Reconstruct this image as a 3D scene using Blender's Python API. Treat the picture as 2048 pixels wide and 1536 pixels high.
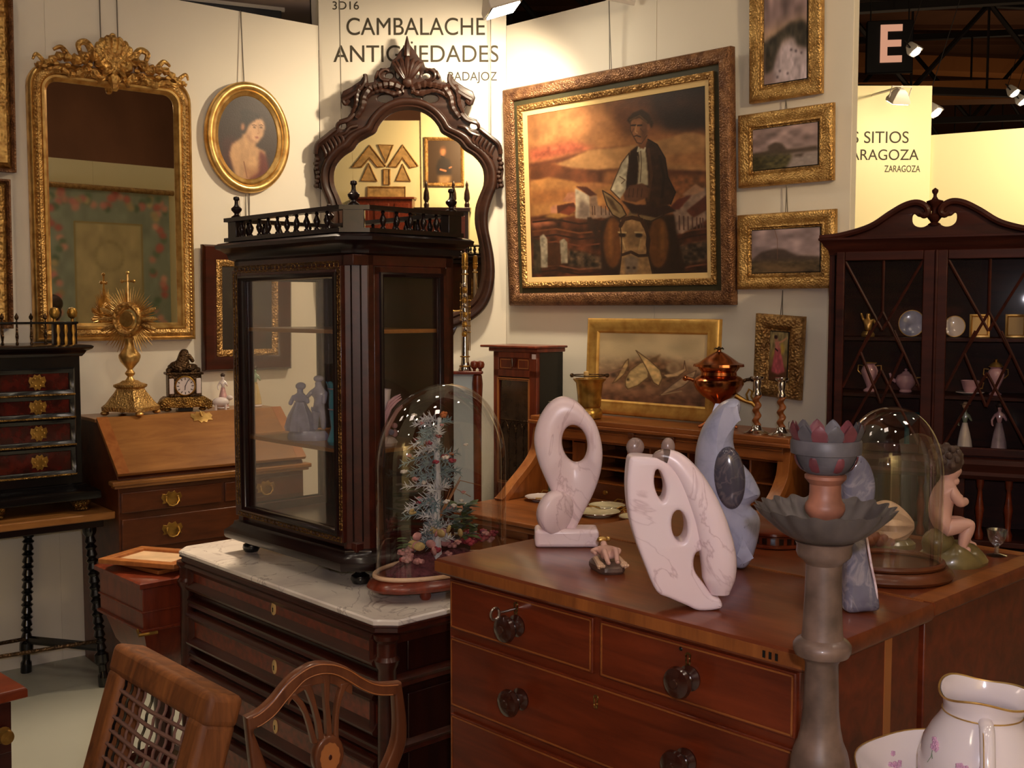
import bpy, bmesh, math, random
import numpy as np
from mathutils import Vector, Matrix, Euler
random.seed(7); np.random.seed(7)
for o in list(bpy.data.objects): bpy.data.objects.remove(o)
S = bpy.context.scene; C = S.collection
R = math.radians
PI = math.pi

# ------------------------------------------------------------------ camera
F = 2180.0; CAMH = 1.65; PITCH = math.atan(150/F)
cam_d = bpy.data.cameras.new('camera'); cam = bpy.data.objects.new('camera', cam_d); C.objects.link(cam)
cam.location = (0, 0, CAMH); cam.rotation_euler = (PI/2-PITCH, 0, 0)
cam_d.sensor_fit = 'HORIZONTAL'; cam_d.sensor_width = 36; cam_d.lens = F/2048*36
cam_d.clip_start = 0.02; cam_d.clip_end = 200
S.camera = cam

def lin(c): 
    c = c/255.0
    return c/12.92 if c <= 0.04045 else ((c+0.055)/1.055)**2.4
def rgb(r, g, b): return (lin(r), lin(g), lin(b), 1.0)

# ------------------------------------------------------------------ world, lights, exposure
S.view_settings.view_transform = 'Standard'; S.view_settings.look = 'None'
S.view_settings.exposure = -0.08; S.view_settings.gamma = 1.0; S.view_settings.use_curve_mapping = False
W_ = bpy.data.worlds.new('hall_air'); S.world = W_; W_.use_nodes = True
bg = W_.node_tree.nodes['Background']; bg.inputs[0].default_value = (0.95, 0.68, 0.5, 1); bg.inputs[1].default_value = 0.07

def light(name, kind, loc, energy, col, aim=None, size=0.2, spot=60, blend=0.4):
    d = bpy.data.lights.new(name, kind); d.energy = energy; d.color = col
    if kind == 'AREA': d.size = size
    else: d.shadow_soft_size = size
    if kind == 'SPOT': d.spot_size = R(spot); d.spot_blend = blend
    o = bpy.data.objects.new(name, d); C.objects.link(o); o.location = loc
    if aim is not None: o.rotation_euler = (Vector(aim)-Vector(loc)).to_track_quat('-Z', 'Y').to_euler()
    return o
WARM = (1.0, 0.74, 0.42); WARM2 = (1.0, 0.66, 0.36); COOL = (0.92, 0.86, 0.96); STAND = (1.0, 0.80, 0.66)
# stand floodlights out of the frame over the booth entrance, and the camera's own flash
light('stand_light', 'AREA', (-1.6, 1.8, 3.6), 3, STAND, (-1.0, 3.6, 0.9), 0.35)
light('stand_light', 'AREA', (1.9, 1.6, 3.6), 6, STAND, (0.9, 3.4, 0.9), 0.35)
light('stand_light', 'AREA', (-0.2, 0.6, 4.2), 7, STAND, (0.0, 3.5, 0.8), 0.5)
light('overhead_stand_light', 'SPOT', (-1.0, 3.95, 3.9), 350, (1, .80, .58), (-.85, 3.45, .9), 0.08, 52, .5)
light('camera_flash', 'POINT', (0.05, 0.03, 1.72), 58, COOL, None, 0.015)
light('opposite_stand_light', 'AREA', (2.6, 0.3, 3.4), 210, WARM, (4.2, 1.6, 1.6), 0.3)
light('opposite_stand_light', 'AREA', (-0.3, -3.2, 3.4), 95, WARM, (-0.2, -6.0, 1.6), 0.3)
light('neighbour_stand_light', 'AREA', (4.4, 7.6, 3.6), 74, (1.0, .80, .52), (3.6, 9.5, 1.8), 0.4)

light('added_roof_fill', 'AREA', (8, 24, 3.5), 70, (1, .66, .38), (10, 26, 12), 4)  # added unseen fill, no real fitting: brightens the dark roof and trusses
light('added_roof_fill', 'AREA', (18, 36, 3.5), 90, (1, .66, .38), (18, 36, 12), 4)
light('added_roof_fill', 'AREA', (-8, 10, 4.5), 70, (1, .66, .38), (-8, 10, 12), 4)
light('added_front_wall_fill', 'AREA', (22, -5, 3), 210, (1, .74, .52), (27, -12, 6), 4)  # added unseen fill, no real fitting: lifts the hall front wall in the mirrors
light('added_front_wall_fill', 'AREA', (-3, -8, 5), 90, (1, .74, .52), (-3, -12, 7), 4)
# ------------------------------------------------------------------ projection helpers: photo pixel -> place in the world
FW = Vector((0, math.cos(PITCH), -math.sin(PITCH))); UP = Vector((0, math.sin(PITCH), math.cos(PITCH)))
EYE = Vector((0, 0, CAMH))
def ray(px, py): return Vector((1, 0, 0))*((px-1024)/F) + FW + UP*((768-py)/F)
def at_z(px, py, z):
    d = ray(px, py); return EYE + d*((z-CAMH)/d.z)
def at_y(px, py, y):
    d = ray(px, py); return EYE + d*(y/d.y)
def at_plane(px, py, p, n):
    d = ray(px, py); n = Vector(n); return EYE + d*((Vector(p)-EYE).dot(n)/d.dot(n))

class Frame:                                     # an upright plane: x along it (left to right), y into it
    def __init__(s, o, rot): 
        s.o = Vector((o[0], o[1], 0)); s.rot = rot
        s.u = Vector((math.cos(rot), math.sin(rot), 0)); s.v = Vector((-math.sin(rot), math.cos(rot), 0))
    def pt(s, x, y, z): return s.o + s.u*x + s.v*y + Vector((0, 0, z))
    def hit(s, px, py, off=0.0):                 # -> (x along, z) on the plane at depth off
        p = at_plane(px, py, s.pt(0, off, 0), s.v); return (p-s.o).dot(s.u), p.z
    def loc(s, p): d = Vector(p)-s.o; return d.dot(s.u), d.dot(s.v)

# ------------------------------------------------------------------ mesh builder
class MB:
    def __init__(s): s.bm = bmesh.new(); s.M = Matrix.Identity(4); s.mi = 0
    def at(s, loc=(0, 0, 0), rz=0, rx=0, ry=0, sc=1):
        s.M = Matrix.Translation(loc) @ Euler((rx, ry, rz)).to_matrix().to_4x4() @ (Matrix.Diagonal((sc, sc, sc, 1)) if not hasattr(sc, '__len__') else Matrix.Diagonal((*sc, 1))); return s
    def v(s, p): return s.bm.verts.new(s.M @ Vector(p))
    def f(s, vs):
        try: f = s.bm.faces.new(vs); f.material_index = s.mi; return f
        except ValueError: return None
    def box(s, c, d):
        x, y, z = c; a, b, h = d[0]/2, d[1]/2, d[2]/2
        q = [s.v((x+i*a, y+j*b, z+k*h)) for k in (-1, 1) for j in (-1, 1) for i in (-1, 1)]
        for t in ((0, 2, 3, 1), (4, 5, 7, 6), (0, 1, 5, 4), (2, 6, 7, 3), (0, 4, 6, 2), (1, 3, 7, 5)): s.f([q[i] for i in t])
        return s
    def b2(s, x0, x1, y0, y1, z0, z1): return s.box(((x0+x1)/2, (y0+y1)/2, (z0+z1)/2), (x1-x0, y1-y0, z1-z0))
    def loft(s, rings, caps=True, closed=True, wrap=False):
        vr = [[s.v(p) for p in r] for r in rings]; n = len(vr[0])
        pairs = list(zip(vr[:-1], vr[1:])) + ([(vr[-1], vr[0])] if wrap else [])
        for a, b in pairs:
            for i in range(n if closed else n-1):
                j = (i+1) % n; s.f([a[i], a[j], b[j], b[i]])
        if caps and not wrap:
            s.f(list(reversed(vr[0]))); s.f(vr[-1])
        return s
    def lathe(s, prof, c=(0, 0, 0), seg=24, sx=1, sy=1, fn=None, caps=True):
        rings = []
        for k, (r, z) in enumerate(prof):
            ring = []
            for i in range(seg):
                a = 2*PI*i/seg; rr = max(r, 1e-4); zz = z
                if fn: rr, zz = fn(rr, z, a, k)
                ring.append((c[0]+rr*math.cos(a)*sx, c[1]+rr*math.sin(a)*sy, c[2]+zz))
            rings.append(ring)
        return s.loft(rings, caps)
    def tube(s, pts, r, seg=8, closed=False, flat=1.0):
        P = [Vector(p) for p in pts]; n = len(P)
        rs = r if hasattr(r, '__len__') else [r]*n
        T = []
        for i in range(n):
            a = P[(i-1) % n] if (closed or i > 0) else P[i]; b = P[(i+1) % n] if (closed or i < n-1) else P[i]
            t = b-a; T.append(t.normalized() if t.length > 1e-9 else Vector((0, 0, 1)))
        N = T[0].cross(Vector((0, 0, 1)))
        if N.length < .05: N = T[0].cross(Vector((1, 0, 0)))
        N.normalize(); rings = []
        for i in range(n):
            N = (N - T[i]*N.dot(T[i])); N.normalize(); B = T[i].cross(N)
            rings.append([P[i]+N*(rs[i]*math.cos(2*PI*k/seg))+B*(rs[i]*flat*math.sin(2*PI*k/seg)) for k in range(seg)])
        return s.loft(rings, True, True, closed)
    def ball(s, c, r, seg=12, rings=8):
        rr = r if hasattr(r, '__len__') else (r, r, r); R_ = []
        for k in range(rings+1):
            t = PI*k/rings; R_.append([(c[0]+rr[0]*max(math.sin(t), .02)*math.cos(2*PI*i/seg), c[1]+rr[1]*max(math.sin(t), .02)*math.sin(2*PI*i/seg), c[2]-rr[2]*math.cos(t)) for i in range(seg)])
        return s.loft(R_, True)
    def prism(s, poly, d0, d1, plane='xz'):
        fn = {'xy': lambda p, d: (p[0], p[1], d), 'xz': lambda p, d: (p[0], d, p[1]), 'yz': lambda p, d: (d, p[0], p[1])}[plane]
        return s.loft([[fn(p, d0) for p in poly], [fn(p, d1) for p in poly]])
    def rectframe(s, prof, x0, x1, z0, z1, y=0.0):      # prof: (inset, height towards the room = -y)
        rings = [[(x0+i, y-h, z0+i), (x1-i, y-h, z0+i), (x1-i, y-h, z1-i), (x0+i, y-h, z1-i)] for i, h in prof]
        return s.loft(rings, False)
    def addmesh(s, me):
        off = len(s.bm.verts); vs = [s.v(v.co) for v in me.vertices]
        for p in me.polygons: s.f([vs[i] for i in p.vertices])
        return s
    def build(s, name, mat, parent=None, smooth=True, bevel=0, ang=38, sub=0, seg=2):
        bmesh.ops.recalc_face_normals(s.bm, faces=s.bm.faces[:])
        me = bpy.data.meshes.new(name); s.bm.to_mesh(me); s.bm.free()
        for m in (mat if isinstance(mat, (list, tuple)) else [mat]): me.materials.append(m)
        o = bpy.data.objects.new(name, me); C.objects.link(o)
        if parent is not None: o.parent = parent
        if smooth:
            me.polygons.foreach_set('use_smooth', [True]*len(me.polygons))
            me.set_sharp_from_angle(angle=R(ang))
        if bevel:
            b = o.modifiers.new('edge', 'BEVEL'); b.width = bevel; b.segments = seg; b.limit_method = 'ANGLE'; b.angle_limit = R(35); b.harden_normals = False
        if sub:
            u = o.modifiers.new('sub', 'SUBSURF'); u.levels = sub; u.render_levels = sub
        return o

def crom(pts, n=6, closed=True):                 # Catmull-Rom resampling of a 2D/3D outline
    P = [Vector(tuple(p)+(0,)*(3-len(p))) for p in pts]; m = len(P); out = []
    for i in range(m if closed else m-1):
        g = (lambda k: P[k % m]) if closed else (lambda k: P[min(max(k, 0), m-1)])
        a, b, c, d = g(i-1), g(i), g(i+1), g(i+2)
        for k in range(n):
            t = k/n; out.append(0.5*((2*b)+(-a+c)*t+(2*a-5*b+4*c-d)*t*t+(-a+3*b-3*c+d)*t**3))
    if not closed: out.append(P[-1].copy())
    dim = len(pts[0]); return [tuple(p)[:dim] for p in out]

def inset(pl, d):                                 # move a closed outline sideways by d along its vertex normals
    n = len(pl); out = []
    for i in range(n):
        a, b, c = Vector(pl[i-1][:2]), Vector(pl[i][:2]), Vector(pl[(i+1) % n][:2]); e1 = (b-a); e2 = (c-b)
        e1 = e1.normalized() if e1.length > 1e-9 else e2.normalized(); e2 = e2.normalized() if e2.length > 1e-9 else e1
        n1 = Vector((-e1.y, e1.x)); n2 = Vector((-e2.y, e2.x)); k = (n1+n2)/max(1+n1.dot(n2), .5); out.append((b.x+k.x*d, b.y+k.y*d))
    return out
def plate(mb, outlines, depth, bevel=0.0, res=2): # outline with holes -> solid slab with rounded edges, outline in XZ, depth along y (centred)
    from mathutils.geometry import tessellate_polygon
    O = []
    for i, ol in enumerate(outlines):
        ol = [tuple(p[:2]) for p in ol]; ar = sum(ol[k-1][0]*ol[k][1]-ol[k][0]*ol[k-1][1] for k in range(len(ol)))
        O.append(ol if (ar > 0) == (i == 0) else ol[::-1])
    prof = [(0.0, depth/2)] if not bevel else [(bevel*(1-math.cos(t)), depth/2-bevel+bevel*math.sin(t)) for t in np.linspace(0, PI/2, res+2)]
    seq = [(d, -y) for d, y in reversed(prof)] + [(d, y) for d, y in prof]
    ends = [[], []]
    for ol in O:
        rings = [[mb.v((x, y, z)) for x, z in inset(ol, d)] for d, y in seq]; n = len(ol)
        for a, b in zip(rings[:-1], rings[1:]):
            for i in range(n): j = (i+1) % n; mb.f([a[i], a[j], b[j], b[i]])
        ends[0] += rings[0]; ends[1] += rings[-1]
    d = seq[0][0]; tri = tessellate_polygon([[Vector((x, z, 0)) for x, z in inset(ol, d)] for ol in O])
    for e in ends:
        for t in tri: mb.f([e[i] for i in t])
    return mb
def add_plate(mb, outlines, depth, bevel=0.0, res=2, grow=False): return plate(mb, outlines, depth, bevel, res)

def textmesh(txt):
    cu = bpy.data.curves.new('tmp', 'FONT'); cu.body = txt; cu.extrude = 0.004
    o = bpy.data.objects.new('tmp', cu); C.objects.link(o)
    dg = bpy.context.evaluated_depsgraph_get(); me = bpy.data.meshes.new_from_object(o.evaluated_get(dg))
    bpy.data.objects.remove(o); return me
CAPH = max(v.co.y for v in textmesh('H').vertices)
def lettering(txt, x0, x1, zb, cap, y, mat, parent):        # text fitted between x0 and x1 (parent's local space), facing -y
    me = textmesh(txt); xs = [v.co.x for v in me.vertices]; a, b = min(xs), max(xs)
    mb = MB(); mb.M = Matrix.Translation((x0, y, zb)) @ Matrix.Rotation(PI/2, 4, 'X') @ Matrix.Diagonal(((x1-x0)/(b-a), cap/CAPH, 0.3, 1)) @ Matrix.Translation((-a, 0, 0))
    mb.addmesh(me); return mb.build('lettering', mat, parent, smooth=False)

def tag(o, label, cat, group=None, kind=None):
    if label: o['label'] = label
    if cat: o['category'] = cat
    if group: o['group'] = group
    if kind: o['kind'] = kind
    return o
def thing(name, label, cat, loc, rz=0, group=None, tilt=0):
    o = bpy.data.objects.new(name, None); C.objects.link(o); o.empty_display_size = .05
    o.location = loc; o.rotation_euler = (tilt, 0, rz); return tag(o, label, cat, group)
def struct(o): o['kind'] = 'structure'; return o
def copy_tree(o, parent=None):
    c = o.copy(); C.objects.link(c)
    if parent is not None: c.parent = parent
    for ch in list(o.children): copy_tree(ch, c)
    return c
# ------------------------------------------------------------------ materials (all procedural)
def newmat(name):
    m = bpy.data.materials.new(name); m.use_nodes = True; nt = m.node_tree
    return m, nt, nt.nodes['Principled BSDF']
def N(nt, t, **kw):
    n = nt.nodes.new(t)
    for k, v in kw.items():
        if k.startswith('i_'): n.inputs[k[2:].replace('_', ' ')].default_value = v
        else: setattr(n, k, v)
    return n
def coords(nt, scale=(1, 1, 1), rot=(0, 0, 0), src='Object'):
    tc = N(nt, 'ShaderNodeTexCoord'); mp = N(nt, 'ShaderNodeMapping'); mp.inputs['Scale'].default_value = scale; mp.inputs['Rotation'].default_value = rot
    nt.links.new(tc.outputs[src], mp.inputs['Vector']); return mp.outputs['Vector']
def ramp(nt, fac, stops):
    r = N(nt, 'ShaderNodeValToRGB'); e = r.color_ramp.elements
    while len(e) < len(stops): e.new(0.5)
    for q, (p, c) in zip(e, stops): q.position = p; q.color = c
    nt.links.new(fac, r.inputs['Fac']); return r.outputs['Color']
def bump(nt, b, h, strength=.3, dist=.01):
    n = N(nt, 'ShaderNodeBump'); n.inputs['Strength'].default_value = strength; n.inputs['Distance'].default_value = dist
    nt.links.new(h, n.inputs['Height']); nt.links.new(n.outputs['Normal'], b.inputs['Normal'])
def plain(name, col, rough=.5, metal=0, coat=0, spec=.5, var=0.0, vs=8, bmp=0, bs=60):
    m, nt, b = newmat(name)
    b.inputs['Base Color'].default_value = col; b.inputs['Roughness'].default_value = rough; b.inputs['Metallic'].default_value = metal
    b.inputs['Coat Weight'].default_value = coat; b.inputs['Coat Roughness'].default_value = .12; b.inputs['Specular IOR Level'].default_value = spec
    if var:
        n = N(nt, 'ShaderNodeTexNoise'); n.inputs['Scale'].default_value = vs; n.inputs['Detail'].default_value = 5
        nt.links.new(coords(nt), n.inputs['Vector'])
        lo = tuple(max(0, c*(1-var)) for c in col[:3])+(1,); hi = tuple(min(1, c*(1+var)) for c in col[:3])+(1,)
        nt.links.new(ramp(nt, n.outputs['Fac'], [(.3, lo), (.7, hi)]), b.inputs['Base Color'])
    if bmp:
        n2 = N(nt, 'ShaderNodeTexNoise'); n2.inputs['Scale'].default_value = bs; n2.inputs['Detail'].default_value = 3
        nt.links.new(coords(nt), n2.inputs['Vector']); bump(nt, b, n2.outputs['Fac'], bmp, .01)
    return m
def wood(name, dark, light, scale=(1.2, 14, 14), rough=.32, coat=.35, ring=.5, rot=(0, 0, 0), spec=.35):
    m, nt, b = newmat(name); vec = coords(nt, scale, rot)
    n = N(nt, 'ShaderNodeTexNoise'); n.inputs['Scale'].default_value = 2.2; n.inputs['Detail'].default_value = 7; n.inputs['Roughness'].default_value = .62; n.inputs['Distortion'].default_value = ring
    nt.links.new(vec, n.inputs['Vector'])
    col = ramp(nt, n.outputs['Fac'], [(.28, dark), (.72, light)])
    n2 = N(nt, 'ShaderNodeTexNoise'); n2.inputs['Scale'].default_value = 2.5; n2.inputs['Detail'].default_value = 2
    nt.links.new(coords(nt), n2.inputs['Vector'])
    mx = N(nt, 'ShaderNodeMix', data_type='RGBA', blend_type='MULTIPLY'); mx.inputs[0].default_value = .6
    nt.links.new(col, mx.inputs[6]); nt.links.new(ramp(nt, n2.outputs['Fac'], [(.3, (.55, .5, .48, 1)), (.7, (1, 1, 1, 1))]), mx.inputs[7])
    nt.links.new(mx.outputs[2], b.inputs['Base Color'])
    b.inputs['Roughness'].default_value = rough; b.inputs['Coat Weight'].default_value = coat*.6; b.inputs['Coat Roughness'].default_value = .15; b.inputs['Specular IOR Level'].default_value = spec
    bump(nt, b, n.outputs['Fac'], .05, .003); return m
def gilt(name, col, dark, rough=.34, carve=.0, cs=60, metal=.78):
    m, nt, b = newmat(name); vec = coords(nt)
    n = N(nt, 'ShaderNodeTexNoise'); n.inputs['Scale'].default_value = 22; n.inputs['Detail'].default_value = 6; nt.links.new(vec, n.inputs['Vector'])
    nt.links.new(ramp(nt, n.outputs['Fac'], [(.3, dark), (.62, col)]), b.inputs['Base Color'])
    b.inputs['Metallic'].default_value = metal; b.inputs['Roughness'].default_value = rough
    if carve:
        vo = N(nt, 'ShaderNodeTexVoronoi', feature='SMOOTH_F1'); vo.inputs['Scale'].default_value = cs; nt.links.new(vec, vo.inputs['Vector'])
        bump(nt, b, vo.outputs['Distance'], carve, .02)
    else: bump(nt, b, n.outputs['Fac'], .12, .004)
    return m
def marble(name, base, vein, tint, scale=4, rough=.28, thr=.035):
    m, nt, b = newmat(name); vec = coords(nt)
    n = N(nt, 'ShaderNodeTexNoise'); n.inputs['Scale'].default_value = scale; n.inputs['Detail'].default_value = 6; n.inputs['Distortion'].default_value = 1.6; nt.links.new(vec, n.inputs['Vector'])
    a = N(nt, 'ShaderNodeMath', operation='SUBTRACT'); a.inputs[1].default_value = .5; nt.links.new(n.outputs['Fac'], a.inputs[0])
    c = N(nt, 'ShaderNodeMath', operation='ABSOLUTE'); nt.links.new(a.outputs[0], c.inputs[0])
    v1 = ramp(nt, c.outputs[0], [(0, vein), (thr, base)])
    n2 = N(nt, 'ShaderNodeTexNoise'); n2.inputs['Scale'].default_value = scale*1.3; n2.inputs['Detail'].default_value = 3; nt.links.new(vec, n2.inputs['Vector'])
    mx = N(nt, 'ShaderNodeMix', data_type='RGBA', blend_type='MIX'); nt.links.new(ramp(nt, n2.outputs['Fac'], [(.42, (0, 0, 0, 1)), (.72, (1, 1, 1, 1))]), mx.inputs[0])
    nt.links.new(v1, mx.inputs[6]); mx.inputs[7].default_value = tint
    nt.links.new(mx.outputs[2], b.inputs['Base Color']); b.inputs['Roughness'].default_value = rough
    b.inputs['Subsurface Weight'].default_value = 0.0; return m
def thin_glass(name, tint=(1, 1, 1, 1), ior=1.5, boost=1.0):
    m = bpy.data.materials.new(name); m.use_nodes = True; nt = m.node_tree; nt.nodes.clear()
    out = N(nt, 'ShaderNodeOutputMaterial'); mix = N(nt, 'ShaderNodeMixShader'); tr = N(nt, 'ShaderNodeBsdfTransparent'); gl = N(nt, 'ShaderNodeBsdfGlossy')
    tr.inputs[0].default_value = tint; gl.inputs['Roughness'].default_value = .02; gl.inputs[0].default_value = (1, 1, 1, 1)
    fr = N(nt, 'ShaderNodeFresnel'); fr.inputs[0].default_value = ior
    mb_ = N(nt, 'ShaderNodeMath', operation='MULTIPLY'); mb_.inputs[1].default_value = boost; nt.links.new(fr.outputs[0], mb_.inputs[0])
    ma = N(nt, 'ShaderNodeMath', operation='MINIMUM'); ma.inputs[1].default_value = .3
    nt.links.new(mb_.outputs[0], ma.inputs[0]); nt.links.new(ma.outputs[0], mix.inputs[0])
    nt.links.new(tr.outputs[0], mix.inputs[1]); nt.links.new(gl.outputs[0], mix.inputs[2]); nt.links.new(mix.outputs[0], out.inputs[0]); return m
def emis(name, col, strength):
    m, nt, b = newmat(name); b.inputs['Base Color'].default_value = (0, 0, 0, 1)
    b.inputs['Emission Color'].default_value = col; b.inputs['Emission Strength'].default_value = strength; return m
def mirror_mat(name, tint, rough=.01):
    m, nt, b = newmat(name); b.inputs['Base Color'].default_value = tint; b.inputs['Metallic'].default_value = 1; b.inputs['Roughness'].default_value = rough; return m
def painted(name, rough=.5, coat=.02, tex=.12):     # colour comes from the picture painted on the canvas mesh
    m, nt, b = newmat(name); at = N(nt, 'ShaderNodeAttribute'); at.attribute_name = 'Col'
    nt.links.new(at.outputs['Color'], b.inputs['Base Color']); b.inputs['Roughness'].default_value = rough; b.inputs['Coat Weight'].default_value = coat
    n = N(nt, 'ShaderNodeTexNoise'); n.inputs['Scale'].default_value = 160; n.inputs['Detail'].default_value = 2; nt.links.new(coords(nt), n.inputs['Vector']); bump(nt, b, n.outputs['Fac'], tex, .004); return m

M = {}
M['wall'] = plain('stand_panel_paint', rgb(230, 220, 204), .75, var=.02, vs=3)
M['wall2'] = plain('cream_panel_paint', rgb(236, 222, 176), .75)
M['letter'] = plain('grey_letter_vinyl', rgb(74, 68, 58), .95, spec=.05)
M['floor'] = plain('pale_stand_floor', rgb(162, 160, 146), .42, var=.06, vs=2)
M['hallroof'] = plain('brown_roof_sheet', rgb(118, 80, 54), .8, var=.25, vs=.4)
M['steel'] = plain('dark_truss_steel', rgb(38, 32, 32), .6)
M['white'] = plain('white_lamp_enamel', rgb(225, 215, 205), .4)
M['black'] = plain('black_lacquer', rgb(14, 11, 12), .25, coat=.4)
M['ebony'] = wood('ebonised_wood', rgb(18, 10, 10), rgb(40, 18, 15), rough=.28, coat=.5)
M['mahog'] = wood('red_mahogany', rgb(82, 30, 14), rgb(128, 52, 24), (1.5, 12, 12), .3, .5)
M['mahogtop'] = wood('mahogany_top', rgb(92, 40, 22), rgb(136, 68, 36), (1.5, 12, 12), .28, .5)
M['mahogdk'] = wood('dark_mahogany', rgb(46, 18, 12), rgb(80, 32, 20), (1.5, 12, 12), .3, .5)
M['rose'] = wood('rosewood', rgb(50, 20, 13), rgb(84, 36, 22), (1.5, 10, 10), .32, .3)
M['mirrorwood'] = wood('brown_carved_walnut', rgb(36, 19, 14), rgb(64, 38, 28), (1.5, 10, 10), .38, .2)
M['knobwood'] = plain('polished_knob_wood', rgb(52, 22, 14), .22, coat=.5)
M['chairwood'] = wood('brown_chair_mahogany', rgb(80, 40, 22), rgb(124, 72, 42), (10, 10, 1.5), .32, .4)
M['burl'] = plain('burr_veneer', rgb(116, 44, 22), .34, coat=.25, var=.45, vs=45)
M['bkwood'] = wood('dark_bookcase_mahogany', rgb(40, 14, 9), rgb(70, 28, 17), (1.5, 12, 12), .5, .05, spec=.15)
M['roseside'] = wood('rosewood_side', rgb(30, 12, 10), rgb(56, 22, 15), (10, 10, 1.2), .28, .5)
M['walnut'] = wood('golden_walnut', rgb(138, 86, 42), rgb(182, 124, 66), (1.6, 9, 9), .34, .35)
M['walnutdk'] = wood('dark_walnut', rgb(70, 34, 16), rgb(112, 58, 28), (1.6, 9, 9), .36, .3)
M['oak'] = wood('honey_oak', rgb(120, 64, 28), rgb(176, 104, 50), (1.4, 12, 12), .36, .35)
M['oakv'] = wood('honey_oak_upright', rgb(112, 58, 26), rgb(168, 98, 46), (12, 12, 1.4), .36, .35)
M['satin'] = wood('satinwood', rgb(150, 84, 40), rgb(196, 124, 66), (10, 10, 1.4), .32, .4)
M['rustic'] = wood('old_rustic_wood', rgb(78, 40, 18), rgb(156, 94, 46), (8, 8, 1.3), .6, .0, ring=1.4)
M['inlay'] = plain('boxwood_stringing', rgb(170, 104, 54), .4)
M['cherry'] = wood('red_cherry', rgb(90, 34, 20), rgb(140, 60, 34), (12, 12, 1.5), .3, .4)
M['gold'] = gilt('bright_gilding', rgb(222, 182, 112), rgb(176, 130, 66), .32)
M['goldc'] = gilt('carved_gilding', rgb(216, 172, 100), rgb(160, 112, 56), .42, .5, 70)
M['goldf'] = gilt('fine_carved_gilding', rgb(212, 170, 104), rgb(164, 122, 66), .44, .35, 140)
M['golddull'] = gilt('old_gold_leaf', rgb(186, 144, 86), rgb(128, 92, 52), .46, .5, 110, .7)
M['brownfr'] = gilt('bronzed_moulding', rgb(146, 104, 70), rgb(92, 58, 40), .46, .4, 150, .5)
M['goldliner'] = plain('cream_gold_liner', rgb(226, 192, 132), .5)
M['olive'] = plain('olive_frame_panel', rgb(58, 54, 34), .5)
M['brass'] = gilt('aged_brass', rgb(196, 152, 74), rgb(128, 92, 40), .28)
M['brassd'] = gilt('dark_brass', rgb(150, 112, 54), rgb(80, 56, 26), .4, .6, 160)
M['bronze'] = gilt('dark_bronze', rgb(88, 64, 40), rgb(40, 28, 18), .4, .4, 120)
M['copper'] = plain('polished_copper', rgb(180, 108, 66), .2, metal=1, var=.2, vs=14)
M['silver'] = plain('polished_silver', rgb(214, 206, 200), .18, metal=1)
M['steelkey'] = plain('steel_key', rgb(170, 160, 150), .3, metal=1)
M['bone'] = plain('bone_inlay', rgb(226, 186, 118), .4)
M['marbletop'] = marble('grey_veined_marble', rgb(244, 232, 218), rgb(186, 170, 160), rgb(220, 206, 196), 5, .2, .018)
M['marblepink'] = marble('pink_white_marble', rgb(236, 210, 213), rgb(208, 176, 180), rgb(234, 216, 220), 3.6, .3, .010)
M['marbleblue'] = marble('grey_blue_marble', rgb(160, 160, 184), rgb(146, 148, 172), rgb(178, 176, 196), 12, .3, .05)
M['marbledk'] = marble('dark_blue_marble', rgb(78, 74, 86), rgb(110, 100, 104), rgb(62, 58, 70), 14, .14, .04)
M['marblegrey'] = marble('polished_grey_marble', rgb(116, 112, 128), rgb(150, 142, 150), rgb(96, 92, 108), 14, .1, .05)
M['marbletan'] = marble('grey_brown_marble', rgb(140, 116, 108), rgb(116, 94, 88), rgb(160, 134, 124), 14, .25, .05)
M['porc'] = plain('white_glazed_porcelain', rgb(226, 212, 212), .12, coat=.6)
M['porcpink'] = plain('pink_lustre_porcelain', rgb(206, 160, 172), .15, coat=.6, var=.1)
M['porcblue'] = plain('turquoise_glaze', rgb(84, 168, 196), .15, coat=.6)
M['porcgrey'] = plain('blue_grey_porcelain', rgb(160, 162, 196), .2, coat=.5, var=.25, vs=30)
M['skin'] = plain('painted_bisque_skin', rgb(208, 160, 142), .4)
M['hair'] = plain('dark_painted_hair', rgb(70, 50, 40), .5, var=.3, vs=60)
M['moss'] = plain('mossy_glaze', rgb(112, 96, 56), .3, coat=.3, var=.4, vs=18)
M['shell'] = plain('shell_cream', rgb(214, 176, 142), .4, var=.18, vs=14)
M['glass'] = thin_glass('clear_dome_glass', (.98, .97, .95, 1), 1.5, 2.0)
M['pane'] = thin_glass('cabinet_pane_glass', (.97, .96, .94, 1), 1.45, .5)
M['dimpane'] = thin_glass('old_bookcase_glass', (.93, .92, .9, 1), 1.45, .15)
M['crystal'] = thin_glass('cut_crystal', (.85, .85, .88, 1), 1.7, 2.2)
M['mirror'] = mirror_mat('old_mirror_silver', (.84, .79, .7, 1))
M['mirror2'] = mirror_mat('mirror_silver', (.88, .82, .72, 1))
M['turned'] = plain('weathered_turned_wood', rgb(100, 78, 66), .45, var=.4, vs=30, coat=.15)
M['pan'] = plain('tarnished_tin', rgb(88, 78, 74), .45, metal=.2, var=.25, vs=20)
M['petal'] = plain('painted_petal_red', rgb(104, 50, 54), .5, var=.35, vs=30)
M['greygreen'] = plain('faded_grey_paint', rgb(82, 76, 78), .5, var=.3, vs=30)
M['terra'] = plain('worn_terracotta_paint', rgb(146, 92, 70), .5, var=.3, vs=30)
M['tort'] = plain('red_tortoiseshell', rgb(66, 14, 9), .2, coat=.6, var=.75, vs=24)
M['cloth'] = plain('cord_webbing', rgb(120, 84, 70), .8)
M['lampglow'] = emis('floodlight_glass', (1, .88, .66, 1), 60)
M['lampglow2'] = emis('hall_lamp_glass', (1, .86, .66, 1), 40)
M['signblack'] = plain('black_sign_board', rgb(16, 12, 26), .5)
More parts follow.
